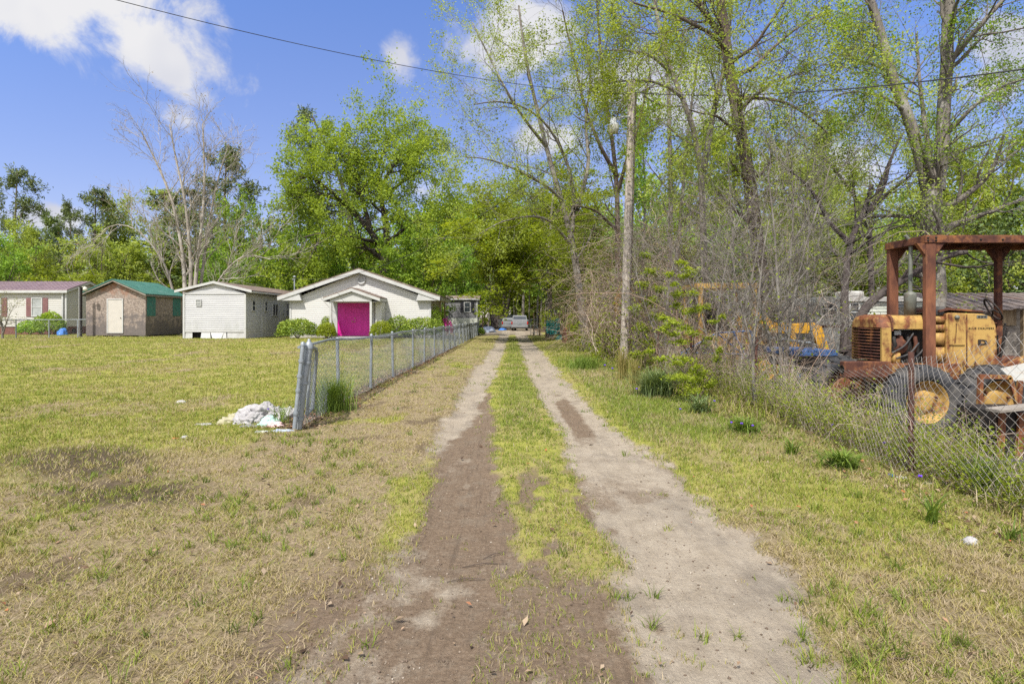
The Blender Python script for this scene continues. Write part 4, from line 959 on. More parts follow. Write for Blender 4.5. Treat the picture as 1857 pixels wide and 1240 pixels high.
b = MB(); xl = X(154.5, 33.4); b.tube([(xp, 33.4, Z(521, 33.4)), (xl, 33.4, Z(520, 33.4))], .02, 6); b.lathe([(.0, .09), (.09, .06), (.12, -.03), (.10, -.13), (.0, -.14)], (xl, 33.4, Z(523, 33.4)), 'z', 14); b.build('lamp', M['lamp_lens'], yl)
# ---- wooden utility pole with a yard lamp -----------------------------
PY = 17.2
up = thing('utility_pole', (X(1133, PY), PY, 0), 'tall weathered wooden utility pole with a yard lamp, wrapped by vines', 'utility pole')
p0, p1 = Vector(P(1131.5, 668, PY)), Vector(P(1146, 148, PY))
b = MB(); b.tube([p0.lerp(p1, i/12) for i in range(13)], [.128-.018*i/12 for i in range(13)], 16); b.build('pole', M['pole_wood'], up)
p2 = [Vector(P(1141+f*(1153.5-1141), 650-f*(650-170), PY+.02))+Vector((.0, 0, 0)) for f in (0, .25, .5, .75, 1)]
b = MB(); b.tube(p2, [.02]*5, 6); b.build('conduit', M['bark_brown'], up)
b = MB(); q0 = Vector(P(1142, 212, PY-.12)); q1 = Vector(P(1119, 216, PY-.3)); b.tube([q0, q0.lerp(q1, .5)+Vector((0, 0, .03)), q1], .025, 8); b.build('lamp_arm', M['lamp_grey'], up)
lo = bpy.data.objects.new('lamp', None); col.objects.link(lo); lo.parent = up
lc = Vector(P(1112, 218, PY-.32)); s_ = PY/FPX
b = MB(); b.lathe([(.0, 9*s_), (2.6*s_, 8.5*s_), (2.6*s_, 5*s_), (1.2*s_, 4.6*s_)], lc, 'z', 14); b.build('photocell', M['black_metal'], lo)
b = MB(); b.lathe([(1.2*s_, 4.6*s_), (5.2*s_, 4*s_), (6*s_, -5*s_), (7*s_, -8*s_), (10.4*s_, -9*s_), (10.6*s_, -10.5*s_)], lc, 'z', 18); b.build('lamp_housing', M['lamp_grey'], lo)
b = MB(); b.lathe([(10.4*s_, -10.6*s_), (10*s_, -16*s_), (8.6*s_, -23*s_), (5*s_, -24*s_), (.0, -24*s_)], lc, 'z', 20); b.build('lamp_lens', M['lamp_lens'], lo)
def wire(name, pts, r, label, n=40):
    pts = [Vector(p) for p in pts]; b = MB(); q = resample([tuple(p) for p in pts], n)
    b.tube([tuple(p) for p in q], r, 5); o = b.build(name, M['cable'], None, origin=tuple(pts[0])); setp(o, label, 'wire'); return o
wp = P(1147, 172, PY)
def sagline(a, bpt, sag, n=24):
    a = np.array(a); bpt = np.array(bpt); t = np.linspace(0, 1, n)[:, None]
    q = a*(1-t)+bpt*t; q[:, 2] -= (4*sag*t*(1-t))[:, 0]; return q
for nm_, uvY, sg, r, lb in (('power_line', (60, -40, 9.0), .35, .007, 'black power line from the wooden pole to the upper left of the sky'),):
    wire(nm_, sagline(wp, P(*uvY), sg), r, lb, 60)
wire('power_line', sagline(P(1148, 168, PY), P(2050, 98, 8.0), .28), .013, 'black power line from the wooden pole to the right across the trees', 60)
wire('service_cable', sagline(P(1140, 190, PY), (X(534, 34)+.05, 33.9, Z(505, 34)), 1.6), .011, 'thin service cable drooping from the pole to the white church roof', 70)
# ================================================================ trees
def PP(Y, uv): return [P(q[0], q[1], Y+(q[2] if len(q) > 2 else 0)) for q in uv]
def wobble(rng, q, amt):
    n = len(q); w = rng.normal(size=(n, 3))*amt; w[0] = 0
    for _ in range(2): w[1:-1] = .5*w[1:-1]+.25*(w[:-2]+w[2:])
    return q+w
def build_tree(name, label, cat, group, base, stems, levels, leaf, barkm, leafm, seed, leaf2=None, extra=None):
    """stems: [(points, r0, r1)] in world space; levels: list of dicts for grow(); leaf: dict(k, spread, size, ...)"""
    rng = np.random.default_rng(seed)
    root = thing(name, base, label, cat, group)
    wood = []; Pq = []; Rq = []
    for pts, r0, r1 in stems:
        q = wobble(rng, resample(pts, 16), r0*.22); R = r0+(r1-r0)*np.linspace(0, 1, 16)**.8
        R[0] *= 1.25; R[1] *= 1.08
        Pq.append(q); Rq.append(R)
    Pq = np.stack(Pq); Rq = np.stack(Rq)
    wood.append(tubes(Pq, Rq, 10))
    cur, curR = Pq, Rq; sd = [7, 5, 3, 3]
    for i, lv in enumerate(levels):
        lv = dict(lv); cur, curR = grow(rng, cur, curR, **lv); wood.append(tubes(cur, curR, sd[min(i, 3)]))
    V, F = merge(wood); mesh_np('trunk', V, F, M[barkm], root, smooth=True)
    if leaf and leaf['k'] > 0:
        C, par = along(rng, cur, leaf['k'], leaf['spread'], leaf.get('t0', .25))
        pf = leaf.get('frac', 1.0)
        if pf < 1: keep = rng.uniform(0, 1, len(cur)) < pf; kk = keep[par]; C, par = C[kk], par[kk]
        V, F = cards(rng, C, leaf['size'], leaf.get('up', .5), leaf.get('narrow', .6), .4, leaf.get('droop', 0.))
        tone = rng.uniform(0, 1, len(cur))
        lvv = np.clip(.25+.5*tone[par]+rng.normal(size=len(C))*.16, 0, 1)
        mesh_np('crown', V, F, M[leafm], root, fattr={'lv': lvv})
    return root
BGG = 'trees of the woods behind the houses'; RG = 'tall trees of the overgrown lot on the right'
G1 = dict(k=9, t0=.25, t1=1., lenf=1, ang=.9, n=8, up=.06, wob=.13, rf=.55)
# ---- the big spring-green oak behind the church -----------------------
Y = 46.
build_tree('oak_tree', 'tall spring green oak with open crown rising behind the gabled white building', 'tree', BGG, (X(698, Y), Y, .2),
  [(PP(Y, [(699, 600), (698, 500), (697, 465), (688, 445), (672, 415), (640, 385), (605, 358), (570, 348)]), .52, .10),
   (PP(Y, [(697, 475), (703, 420), (695, 380, .5), (690, 345, 1), (682, 305, 1), (698, 275, .5), (708, 252, 0)]), .34, .07),
   (PP(Y, [(688, 345, 1), (705, 315, -.5), (726, 285, -1), (740, 250, -1)]), .20, .05),
   (PP(Y, [(692, 360, 1), (730, 330, -.5), (765, 310, -1.5), (795, 330, -2)]), .19, .05),
   (PP(Y, [(672, 415), (655, 350, -1), (632, 300, -2), (608, 265, -2)]), .2, .05),
   (PP(Y, [(640, 385), (600, 345, -2), (558, 318, -3), (520, 335, -3)]), .17, .05),
   (PP(Y, [(700, 440), (740, 410, -2), (775, 392, -3), (800, 405, -3)]), .18, .05),
   (PP(Y, [(690, 440), (640, 430, -3), (590, 420, -4), (550, 430, -4)]), .18, .05)],
  [dict(k=9, t0=.28, t1=1., lenf=1, L=3.3, ang=.95, n=7, up=.05, wob=.2, rf=.55), dict(k=6, t0=.25, t1=1., lenf=.5, ang=.8, n=5, up=.03, wob=.2, rf=.6), dict(k=5, t0=.3, t1=1, lenf=.5, ang=.8, n=4, up=.0, wob=.2, rf=.6)],
  dict(k=44, spread=.23, size=.17, up=.3, frac=.66), 'bark_dark', 'leaf_spring', 101)
# pine behind it
Y = 54.
build_tree('pine_tree', 'dark leaning pine behind the left side of the big green oak', 'tree', BGG, (X(640, Y), Y, .2),
  [(PP(Y, [(652, 600), (642, 470), (636, 400), (620, 330), (590, 260), (570, 210)]), .45, .08)],
  [dict(k=26, t0=.35, t1=1., lenf=1, L=4.6, ang=1.25, n=7, up=.05, wob=.14, rf=.4, env=lambda t: 1.15-.75*t, bias=(-.5, 0, .2)), dict(k=7, t0=.35, t1=1, lenf=.32, ang=.8, n=4, up=.12, wob=.15, rf=.5)],
  dict(k=34, spread=.24, size=.42, narrow=.22, up=.1, t0=.55), 'bark_dark', 'leaf_pine', 102)
# bare many-stemmed tree behind the white trailer
Y = 41.
build_tree('bare_tree', 'leafless grey many-stemmed tree behind the white trailer', 'tree', BGG, (X(345, Y), Y, .25),
  [(PP(Y, [(340, 600), (333, 480), (322, 400), (304, 340), (282, 290), (256, 240)]), .19, .035),
   (PP(Y, [(345, 600), (346, 470), (338, 380, -.5), (322, 300, -1), (308, 225, -1)]), .19, .035),
   (PP(Y, [(352, 600), (356, 470), (368, 390), (372, 300), (366, 225)]), .19, .035),
   (PP(Y, [(355, 600), (368, 480, 1), (380, 400, 1), (395, 320, 1), (415, 260, 1)]), .15, .03),
   (PP(Y, [(335, 600), (300, 480, -1), (260, 420, -1.5), (215, 400, -2), (180, 420, -2)]), .12, .02),
   (PP(Y, [(358, 600), (400, 500, -1), (440, 460, -1.5), (490, 470, -2)]), .11, .02)],
  [dict(k=15, t0=.25, t1=1, lenf=1, L=2.8, ang=.6, n=7, up=.05, wob=.14, rf=.5, minr=.02), dict(k=8, t0=.2, t1=1, lenf=.45, ang=.6, n=5, up=.05, wob=.15, rf=.6, minr=.014), dict(k=4, t0=.2, t1=1, lenf=.5, ang=.6, n=4, up=.03, wob=.15, rf=.7, minr=.010)],
  dict(k=1, spread=.03, size=.10, frac=.5, t0=.8), 'bark_pale', 'leaf_rust', 103)

# ---- stock kinds for the woods, copied with different sizes and turns --
def stock(kind, seed):
    """one tree 10 m tall at the origin, as (trunk mesh, crown mesh)"""
    rng = np.random.default_rng(seed)
    if kind == 'pine':
        st = [([(0, 0, -.3), (.1, 0, 3), (-.05, .1, 6.5), (.05, 0, 9.7)], .17, .03)]
        lv = [dict(k=30, t0=.42, t1=1., lenf=1, L=2.0, ang=1.25, n=6, up=.05, wob=.16, rf=.35, env=lambda t: (.65+.6*np.sin(np.pi*np.clip(t*.85+.15, 0, 1)))*(1-.55*t)), dict(k=6, t0=.35, t1=1, lenf=.36, ang=.8, n=4, up=.12, wob=.2, rf=.5)]
        lf = dict(k=24, spread=.13, size=.25, narrow=.25, t0=.5); bm = 'bark_brown'
    elif kind == 'round':
        st = [([(0, 0, -.3), (.1, .1, 2.2), (-.3, .2, 4.6), (-.6, .1, 7.2), (-.5, 0, 9)], .20, .03), ([(.05, .05, 2.0), (.8, -.3, 3.8), (1.5, -.5, 6), (1.7, -.6, 7.8)], .12, .03), ([(.0, .1, 2.6), (-.9, .8, 4), (-1.9, 1.2, 5.8), (-2.1, 1.2, 7.0)], .10, .03), ([(0, .1, 3), (.5, 1, 4.8), (.7, 1.6, 6.6), (.8, 1.8, 8.4)], .1, .03)]
        lv = [dict(k=9, t0=.2, t1=1, lenf=1, L=1.9, ang=1.0, n=6, up=.06, wob=.18, rf=.5), dict(k=5, t0=.25, t1=1, lenf=.5, ang=.8, n=5, up=.04, wob=.2, rf=.6), dict(k=4, t0=.3, t1=1, lenf=.55, ang=.8, n=4, up=0, wob=.2, rf=.6)]
        lf = dict(k=13, spread=.15, size=.21); bm = 'bark_brown'
    elif kind == 'thin':
        st = [([(0, 0, -.3), (.1, .1, 3), (-.1, .15, 6), (.1, 0, 9.6)], .13, .02)]
        lv = [dict(k=22, t0=.30, t1=1, lenf=1, L=2.0, ang=.8, n=6, up=.07, wob=.16, rf=.45, env=lambda t: 1.1-.6*t), dict(k=6, t0=.25, t1=1, lenf=.45, ang=.75, n=5, up=.03, wob=.2, rf=.6), dict(k=4, t0=.3, t1=1, lenf=.5, ang=.8, n=4, up=0, wob=.2, rf=.6)]
        lf = dict(k=9, spread=.12, size=.16, frac=.8); bm = 'bark_grey'
    else:   # low: leafy from the ground up
        st = [([(0, 0, -.3), (.2*math.cos(a), .2*math.sin(a), 2.), (1.6*math.cos(a), 1.6*math.sin(a), 5.4), (2.5*math.cos(a), 2.5*math.sin(a), 8.3-1.2*(i % 2))], .12, .03) for i, a in enumerate((.3, 1.6, 2.7, 3.9, 5.2))]
        lv = [dict(k=11, t0=.08, t1=1, lenf=1, L=2.1, ang=1.0, n=6, up=.03, wob=.18, rf=.5), dict(k=5, t0=.25, t1=1, lenf=.5, ang=.85, n=5, up=.0, wob=.2, rf=.6), dict(k=4, t0=.3, t1=1, lenf=.55, ang=.8, n=4, up=0, wob=.2, rf=.6)]
        lf = dict(k=13, spread=.17, size=.24); bm = 'bark_brown'
    return st, lv, lf, bm
protos = {}
def woodtree(kind, leafm, u, Y, vtop, wpx, label, group=BGG, rot=None, base=None):
    key = (kind, leafm)
    name = 'pine_tree' if kind == 'pine' else ('bush_tree' if kind == 'low' else 'leafy_tree')
    x = X(u, Y); z = gz(x, Y); H = (Z(vtop, Y)-z); Wd = wpx*Y/FPX
    if key not in protos:
        st, lv, lf, bm = stock(kind, 300+len(protos))
        r = build_tree(name, label, 'tree', group, (0, 0, 0), st, lv, lf, bm, leafm, 300+len(protos))
        protos[key] = r
    else:
        r = copy_tree(protos[key]); setp(r, label, 'tree', group)
    natw = {'pine': 4.6, 'round': 7.2, 'thin': 4.8, 'low': 8.6}[kind]
    rr = random.uniform(0, 6.28) if rot is None else rot
    r.location = (x, Y, z-.05); r.rotation_euler = (0, 0, rr); sx = Wd/natw; r.scale = (sx, sx, H/9.9)
    return r
WT = woodtree
# left horizon
WT('pine', 'leaf_pine', 30, 58, 306, 105, 'tall narrow pine at the far left above the cream mobile home')
WT('pine', 'leaf_dark', 84, 66, 384, 90, 'short dark pine second from the left edge')
WT('pine', 'leaf_pine', 128, 70, 368, 75, 'slim pine left of the pale leafy tree behind the chipboard shed')
WT('pine', 'leaf_pine', 172, 62, 343, 105, 'round topped pine standing behind the chipboard shed')
WT('round', 'leaf_olive', 214, 66, 360, 110, 'olive tree just left of the bare grey tree')
WT('low', 'leaf_mid', -5, 44, 425, 120, 'lush green tree at the left edge behind the cream mobile home')
WT('round', 'leaf_olive', 40, 54, 400, 110, 'brownish olive tree behind the left end of the cream mobile home')
WT('low', 'leaf_yellow', 105, 46, 484, 150, 'low yellow green bush tree just above the purple metal roof')
WT('low', 'leaf_olive', 180, 52, 425, 150, 'olive bush tree behind the chipboard shed')
WT('low', 'leaf_dark', 75, 72, 425, 190, 'dark low tree in the background above the purple roof')
WT('low', 'leaf_olive', 270, 56, 430, 170, 'olive bush tree left behind the bare grey tree')
WT('pine', 'leaf_pine', 408, 60, 268, 150, 'broad topped pine right behind the bare grey tree')
WT('pine', 'leaf_olive', 300, 70, 340, 150, 'thin brownish pine behind the stems of the bare grey tree')
WT('pine', 'leaf_pine', 352, 72, 345, 160, 'grey green pine behind the middle of the bare grey tree')
WT('round', 'leaf_green', 440, 52, 358, 130, 'bright green tree between the bare tree and the big oak')
WT('low', 'leaf_dark', 335, 58, 420, 200, 'dark bush tree behind the roof of the white trailer')
WT('low', 'leaf_mid', 420, 47, 455, 130, 'green bush tree behind the right end of the white trailer')
WT('low', 'leaf_green', 520, 45, 425, 150, 'green bush tree behind the left eave of the gabled building')
WT('low', 'leaf_mid', 600, 49, 420, 170, 'dense green tree behind the roof ridge of the gabled building')
WT('low', 'leaf_green', 760, 44, 405, 170, 'bright green tree behind the right eave of the gabled building')
WT('low', 'leaf_mid', 690, 56, 400, 200, 'shaded green tree behind the trunk of the big oak')
WT('round', 'leaf_dark', 560, 62, 330, 190, 'dark tree in the gap left of the big oak trunk')
WT('low', 'leaf_mid', 835, 66, 425, 120, 'green bush tree above the dark grey trailer')
WT('round', 'leaf_yellow', 838, 88, 362, 130, 'far yellow green tree left of the end of the drive')
WT('round', 'leaf_yellow', 905, 95, 345, 160, 'far yellow green tree above the end of the drive')
WT('round', 'leaf_mid', 780, 80, 380, 150, 'far green tree behind the right side of the big oak')
WT('low', 'leaf_yellow', 975, 100, 430, 220, 'low yellow green trees closing the end of the drive')
# the old oak over the grey trailer and parked cars
Y = 74.
build_tree('oak_tree', 'old dark oak with several trunks at the end of the drive beside the parked cars', 'tree', BGG, (X(903, Y), Y, 0),
  [(PP(Y, [(897, 600), (896, 560), (888, 520), (868, 480), (840, 450), (800, 430)]), .50, .10), (PP(Y, [(903, 600), (903, 550), (903, 500), (910, 450), (905, 400)]), .55, .1), (PP(Y, [(908, 600), (912, 550), (920, 500), (945, 460), (985, 440)]), .42, .1), (PP(Y, [(912, 600), (922, 545, -1), (935, 505, -2), (975, 485, -4), (1030, 480, -4)]), .32, .08)],
  [dict(k=10, t0=.35, t1=1, lenf=1, L=5.5, ang=.95, n=7, up=.05, wob=.18, rf=.5), dict(k=6, t0=.25, t1=1, lenf=.5, ang=.8, n=5, up=.02, wob=.2, rf=.6), dict(k=5, t0=.3, t1=1, lenf=.5, ang=.8, n=4, up=0, wob=.2, rf=.6)],
  dict(k=13, spread=.3, size=.36), 'bark_dark', 'leaf_mid', 110)
# layered yellow-green tree reaching over the drive
Y = 40.
build_tree('leafy_tree', 'slender tree with layered yellow green branches reaching over the drive', 'tree', RG, (X(996, Y), Y, 0),
  [(PP(Y, [(997, 612), (998, 540), (994, 470), (1000, 400), (1005, 330)]), .22, .06), (PP(Y, [(995, 520), (970, 470, -2), (930, 445, -3), (890, 445, -4), (860, 460, -5)]), .12, .03), (PP(Y, [(994, 490), (1010, 450, 2), (990, 420, 3), (950, 420, 2)]), .1, .03), (PP(Y, [(996, 470), (960, 430, -3), (920, 415, -5), (880, 430, -7)]), .11, .03), (PP(Y, [(998, 500), (1030, 470, -2), (1060, 450, -4), (1090, 450, -5)]), .1, .03), (PP(Y, [(996, 530), (960, 500, -4), (920, 490, -6), (890, 490, -7)]), .09, .02)],
  [dict(k=12, t0=.25, t1=1, lenf=1, L=2.4, ang=.9, n=6, up=-.0, wob=.12, rf=.5), dict(k=6, t0=.25, t1=1, lenf=.5, ang=.7, n=5, up=-.02, wob=.12, rf=.6), dict(k=4, t0=.3, t1=1, lenf=.5, ang=.7, n=4, up=0, wob=.15, rf=.6)],
  dict(k=28, spread=(np.array([.24, .24, .07])), size=.19, up=1.2), 'bark_grey', 'leaf_yellow', 111)

# ---- right hand lot: big trees -----------------------------------------
SP = [dict(k=11, t0=.25, t1=1, lenf=1, L=3.0, ang=.9, n=8, up=.05, wob=.15, rf=.42), dict(k=6, t0=.25, t1=1, lenf=.5, ang=.75, n=6, up=.02, wob=.18, rf=.55), dict(k=5, t0=.25, t1=1, lenf=.5, ang=.75, n=4, up=0, wob=.2, rf=.65)]
def lv(L, k=(11, 6, 5), t0=.25):
    q = [dict(d) for d in SP]; q[0]['L'] = L; q[0]['t0'] = t0
    for d, kk in zip(q, k): d['k'] = kk
    return q
Y = 25.
build_tree('leaning_tree', 'leaning grey tree with long sparse limbs arching left over the drive', 'tree', RG, (X(1066, Y), Y, 0),
  [(PP(Y, [(1066, 634), (1053, 540), (1042, 470), (1034, 415), (1012, 335), (988, 260), (968, 180), (950, 90), (938, 10)]), .20, .04),
   (PP(Y, [(1036, 420), (1044, 360, .5), (1030, 290, .5), (1000, 230), (960, 195, -1), (905, 180, -2), (860, 190, -3)]), .11, .02),
   (PP(Y, [(1020, 365), (990, 335, -1), (950, 315, -1.5), (900, 290, -2), (845, 285, -3)]), .09, .02),
   (PP(Y, [(990, 265), (960, 230, -1), (920, 170, -2), (885, 100, -2), (855, 40, -2)]), .08, .02),
   (PP(Y, [(1045, 380), (1070, 300, 1), (1060, 220, 1), (1075, 140, 1), (1060, 60, 1)]), .12, .03),
   (PP(Y, [(1040, 450), (1000, 400, -1), (960, 390, -2), (910, 400, -3), (870, 425, -3)]), .08, .015)],
  lv(2.3, (11, 6, 4), .2), dict(k=40, spread=.12, size=.07, frac=.40), 'bark_grey', 'leaf_olive', 120)
Y = 27.
build_tree('leafy_tree', 'dark trunked leafy tree right of the leaning grey tree', 'tree', RG, (X(1122, Y), Y, 0),
  [(PP(Y, [(1125, 640), (1122, 500), (1120, 380), (1118, 300), (1105, 220), (1090, 120), (1085, 20), (1080, -60)]), .18, .04), (PP(Y, [(1119, 320), (1090, 270, -1), (1060, 200, -1), (1040, 110, -1), (1020, 20, -1)]), .11, .03), (PP(Y, [(1119, 350), (1140, 280, -1), (1165, 200, -1), (1180, 120, -1)]), .1, .03), (PP(Y, [(1121, 420), (1080, 380, -2), (1030, 370, -3), (990, 400, -3)]), .09, .02)],
  lv(2.5, (11, 6, 5)), dict(k=42, spread=.13, size=.082, frac=.42), 'bark_brown', 'leaf_yellow', 121)
Y = 22.
build_tree('slim_tree', 'slim straight grey tree just right of the utility pole', 'tree', RG, (X(1213, Y), Y, gz(X(1213, Y), Y)),
  [(PP(Y, [(1210, 655), (1213, 500), (1216, 380), (1214, 250), (1212, 130), (1205, 0), (1200, -80)]), .135, .05), (PP(Y, [(1214, 560), (1232, 440, .5), (1238, 340, .5), (1246, 240, .5), (1262, 150, .5), (1270, 60, .5)]), .11, .03)],
  lv(2.0, (13, 6, 4)), dict(k=38, spread=.11, size=.068, frac=.38), 'bark_grey', 'leaf_green', 122)
Y = 18.5
build_tree('forked_tree', 'grey tree forking into two stems between the pole and the leaning trunk', 'tree', RG, (X(1276, Y), Y, gz(X(1276, Y), Y)),
  [(PP(Y, [(1280, 680), (1278, 560), (1275, 420), (1274, 310), (1262, 240), (1240, 180), (1215, 130), (1190, 40), (1180, -60)]), .155, .05), (PP(Y, [(1274, 310), (1290, 240), (1294, 195), (1312, 140), (1322, 60), (1330, -60)]), .11, .05), (PP(Y, [(1240, 180), (1200, 150, -.5), (1150, 146, -.8), (1105, 150, -1)]), .07, .02), (PP(Y, [(1215, 130), (1180, 100, -.5), (1130, 90, -1), (1070, 95, -1.5)]), .06, .015)],
  lv(2.1, (12, 6, 4)), dict(k=44, spread=.11, size=.066, frac=.42), 'bark_grey', 'leaf_yellow', 123)
Y = 15.
build_tree('leaning_tree', 'thick leaning brown tree in the middle of the overgrown lot', 'tree', RG, (X(1392, Y), Y, gz(X(1392, Y), Y)),
  [(PP(Y, [(1398, 680), (1388, 540), (1372, 430), (1352, 290), (1336, 190), (1318, 80), (1305, 0), (1290, -100)]), .21, .11),
   (PP(Y, [(1322, 100), (1290, 60, -1), (1230, 30, -1.5), (1150, 5, -2)]), .07, .02), (PP(Y, [(1316, 70), (1280, 30, -.5), (1255, -20, -.5)]), .09, .05),
   (PP(Y, [(1337, 178), (1380, 178, -.6), (1425, 184, -1), (1470, 215, -1.2), (1500, 240, -1.2)]), .055, .015), (PP(Y, [(1330, 140), (1370, 120, .6), (1430, 60, 1), (1500, 20, 1)]), .07, .02), (PP(Y, [(1345, 250), (1300, 210, -1), (1250, 200, -1.5)]), .06, .015), (PP(Y, [(1340, 200), (1400, 150, -1), (1460, 130, -1.5)]), .06, .015)],
  lv(1.7, (11, 6, 4), .3), dict(k=42, spread=.10, size=.058, frac=.40), 'bark_brown', 'leaf_olive', 124)
Y = 14.5
build_tree('twin_trunk_tree', 'large pale barked tree forking into two tall stems behind the tractor canopy', 'tree', RG, (X(1692, Y), Y, gz(X(1692, Y), Y)),
  [(PP(Y, [(1692, 690), (1692, 560), (1690, 420), (1690, 330)]), .27, .24),
   (PP(Y, [(1686, 345), (1674, 300), (1650, 230), (1625, 150), (1598, 80), (1575, 0), (1560, -90)]), .155, .08),
   (PP(Y, [(1696, 345), (1706, 290), (1712, 200), (1716, 120), (1721, 0), (1726, -110)]), .17, .11),
   (PP(Y, [(1707, 250), (1740, 220, -.4), (1780, 180, -.8), (1830, 150, -1), (1880, 140, -1)]), .06, .02),
   (PP(Y, [(1718, 110), (1740, 95, -.4), (1765, 60, -.8), (1800, 20, -1), (1840, -20, -1)]), .09, .03), (PP(Y, [(1688, 330), (1680, 240, .8), (1668, 160, 1), (1660, 60, 1)]), .09, .03), (PP(Y, [(1640, 200), (1600, 175, -.6), (1555, 165, -1), (1510, 175, -1)]), .05, .015), (PP(Y, [(1700, 300), (1750, 270, .6), (1800, 260, 1)]), .06, .02)],
  lv(1.8, (10, 6, 5), .3), dict(k=44, spread=.10, size=.055, frac=.36), 'bark_grey', 'leaf_green', 125)
Y = 12.8
build_tree('fallen_limb_tree', 'dark tree with one thick limb leaning low behind the tractor hood', 'tree', RG, (X(1535, Y), Y, gz(X(1535, Y), Y)),
  [(PP(Y, [(1530, 690), (1545, 590), (1580, 545), (1630, 510), (1680, 480), (1720, 462), (1760, 450)]), .13, .06), (PP(Y, [(1533, 640), (1530, 540, .3), (1538, 450, .6), (1570, 380, 1), (1580, 335, 1)]), .10, .05), (PP(Y, [(1570, 385, 1), (1600, 350, 1.2), (1612, 300, 1.5), (1630, 250, 1.5)]), .06, .02), (PP(Y, [(1540, 440, .6), (1500, 400, .5), (1470, 340, .5), (1420, 300, .5)]), .06, .02)],
  lv(1.6, (8, 5, 4), .45), dict(k=32, spread=.09, size=.055, frac=.36), 'bark_dark', 'leaf_olive', 126)
Y = 30.
build_tree('twisted_tree', 'dark twisted tree in the background between the two tall trunks', 'tree', RG, (X(1580, Y), Y, gz(X(1580, Y), Y)),
  [(PP(Y, [(1585, 640), (1580, 500), (1575, 400), (1582, 360), (1600, 330), (1612, 290), (1640, 240)]), .2, .05), (PP(Y, [(1578, 410), (1540, 340), (1500, 290), (1450, 260)]), .14, .03), (PP(Y, [(1580, 380), (1610, 350, -1), (1650, 320, -2), (1680, 280, -2)]), .12, .03), (PP(Y, [(1577, 430), (1520, 400, -1), (1470, 380, -2), (1420, 370, -2)]), .12, .03)],
  lv(3.0, (11, 6, 5)), dict(k=24, spread=.15, size=.10, frac=.7), 'bark_dark', 'leaf_olive', 127)
# leafy background of the lot
WT('low', 'leaf_dark', 1860, 25, 345, 260, 'dark glossy leaved evergreen at the right edge behind the tin roof', RG)
WT('round', 'leaf_yellow', 1775, 40, 262, 190, 'yellow green tree right of the twin trunked tree', RG)
WT('low', 'leaf_yellow', 1730, 36, 400, 190, 'low yellow green tree behind the tractor canopy', RG)
WT('low', 'leaf_mid', 1640, 44, 400, 200, 'green bush tree behind the pale green mobile home', RG)
WT('thin', 'leaf_yellow', 1820, 46, 265, 170, 'thin yellow tree in the background of the right edge', RG)
WT('low', 'leaf_olive', 1540, 38, 400, 190, 'olive bush tree behind the dark limb', RG)
WT('thin', 'leaf_olive', 1480, 34, 230, 190, 'thin olive tree between the leaning trunk and the twisted tree', RG)
WT('thin', 'leaf_pale', 1420, 42, 290, 170, 'pale thin tree right of the leaning trunk', RG)
WT('low', 'leaf_olive', 1440, 32, 430, 170, 'olive bush tree behind the bare shrubs', RG)
WT('low', 'leaf_mid', 1340, 36, 400, 180, 'green bush tree behind the leaning trunk', RG)
WT('thin', 'leaf_yellow', 1330, 48, 230, 190, 'far thin yellow tree behind the forked tree', RG)
WT('low', 'leaf_yellow', 1240, 40, 390, 180, 'yellow green bush tree behind the slim tree', RG)
WT('thin', 'leaf_mid', 1165, 34, 190, 170, 'thin green tree behind the utility pole', RG)
WT('low', 'leaf_mid', 1150, 44, 380, 170, 'green bush tree behind the utility pole', RG)
WT('round', 'leaf_yellow', 1060, 60, 330, 190, 'far yellow green tree behind the leaning grey tree', RG)
WT('low', 'leaf_yellow', 1075, 32, 400, 120, 'bright yellow green bush tree at the foot of the leaning grey tree', RG)
WT('low', 'leaf_olive', 1045, 48, 440, 150, 'olive bush tree behind the teal tarp', RG)
WT('thin', 'leaf_mid', 1010, 68, 380, 130, 'far thin tree just right of the parked white cars', RG)
WT('thin', 'leaf_yellow', 950, 84, 400, 120, 'far thin tree rising behind the parked white cars', RG)
WT('round', 'leaf_olive', 1250, 62, 250, 240, 'far olive tree behind the slim tree', RG)
WT('round', 'leaf_olive', 1480, 58, 300, 260, 'far olive tree between the tall trunks', RG)
WT('round', 'leaf_mid', 1690, 56, 330, 260, 'far green tree behind the twin trunk', RG)
WT('low', 'leaf_mid', 2010, 24, 330, 300, 'green bush tree beyond the right end of the tin roofed shed', RG)
WT('round', 'leaf_yellow', 2080, 34, 260, 260, 'yellow green tree far right beyond the tin roofed shed', RG)
# far woodland closing the horizon (a mass nobody could count)
rng = np.random.default_rng(77)
n = 70000
xx = rng.uniform(-150, 170, n); yy = rng.uniform(88, 128, n)
top = 7+9*fbm(xx*.06, yy*.06, 5)+5*(fbm(xx*.25, yy*.2, 8)-.4)+np.where(xx > 10, 6, 0)
zz = top*rng.uniform(0, 1, n)**.7
C = np.stack([xx, yy, zz], -1); V, F = cards(rng, C, .95, .3, .7, .4)
o = mesh_np('distant_wood', V, F, M['leaf_olive'], fattr={'lv': np.clip(fbm(xx*.2, zz*.4, 4)*1.2-.1+rng.normal(size=n)*.12, 0, 1)}); setp(o, 'far wood of mixed spring foliage closing the horizon', 'woods', kind='stuff')
b = MB()
tr_ = []
xs = rng.uniform(-14, 26, 46); ysq = rng.uniform(78, 100, 46)
Pq = np.stack([np.stack([np.array([x, y, -.2])+np.array([rng.normal()*.5*f, 0, f*rng.uniform(11, 12)]) for f in np.linspace(0, 1, 6)]) for x, y in zip(xs, ysq)])
V, F = tubes(Pq, np.linspace(1, .5, 6)[None]*rng.uniform(.08, .2, 46)[:, None], 6)
o = mesh_np('distant_trunks', V, F, M['bark_grey']); setp(o, 'thin grey trunks of the far wood at the end of the drive', 'woods', kind='stuff')
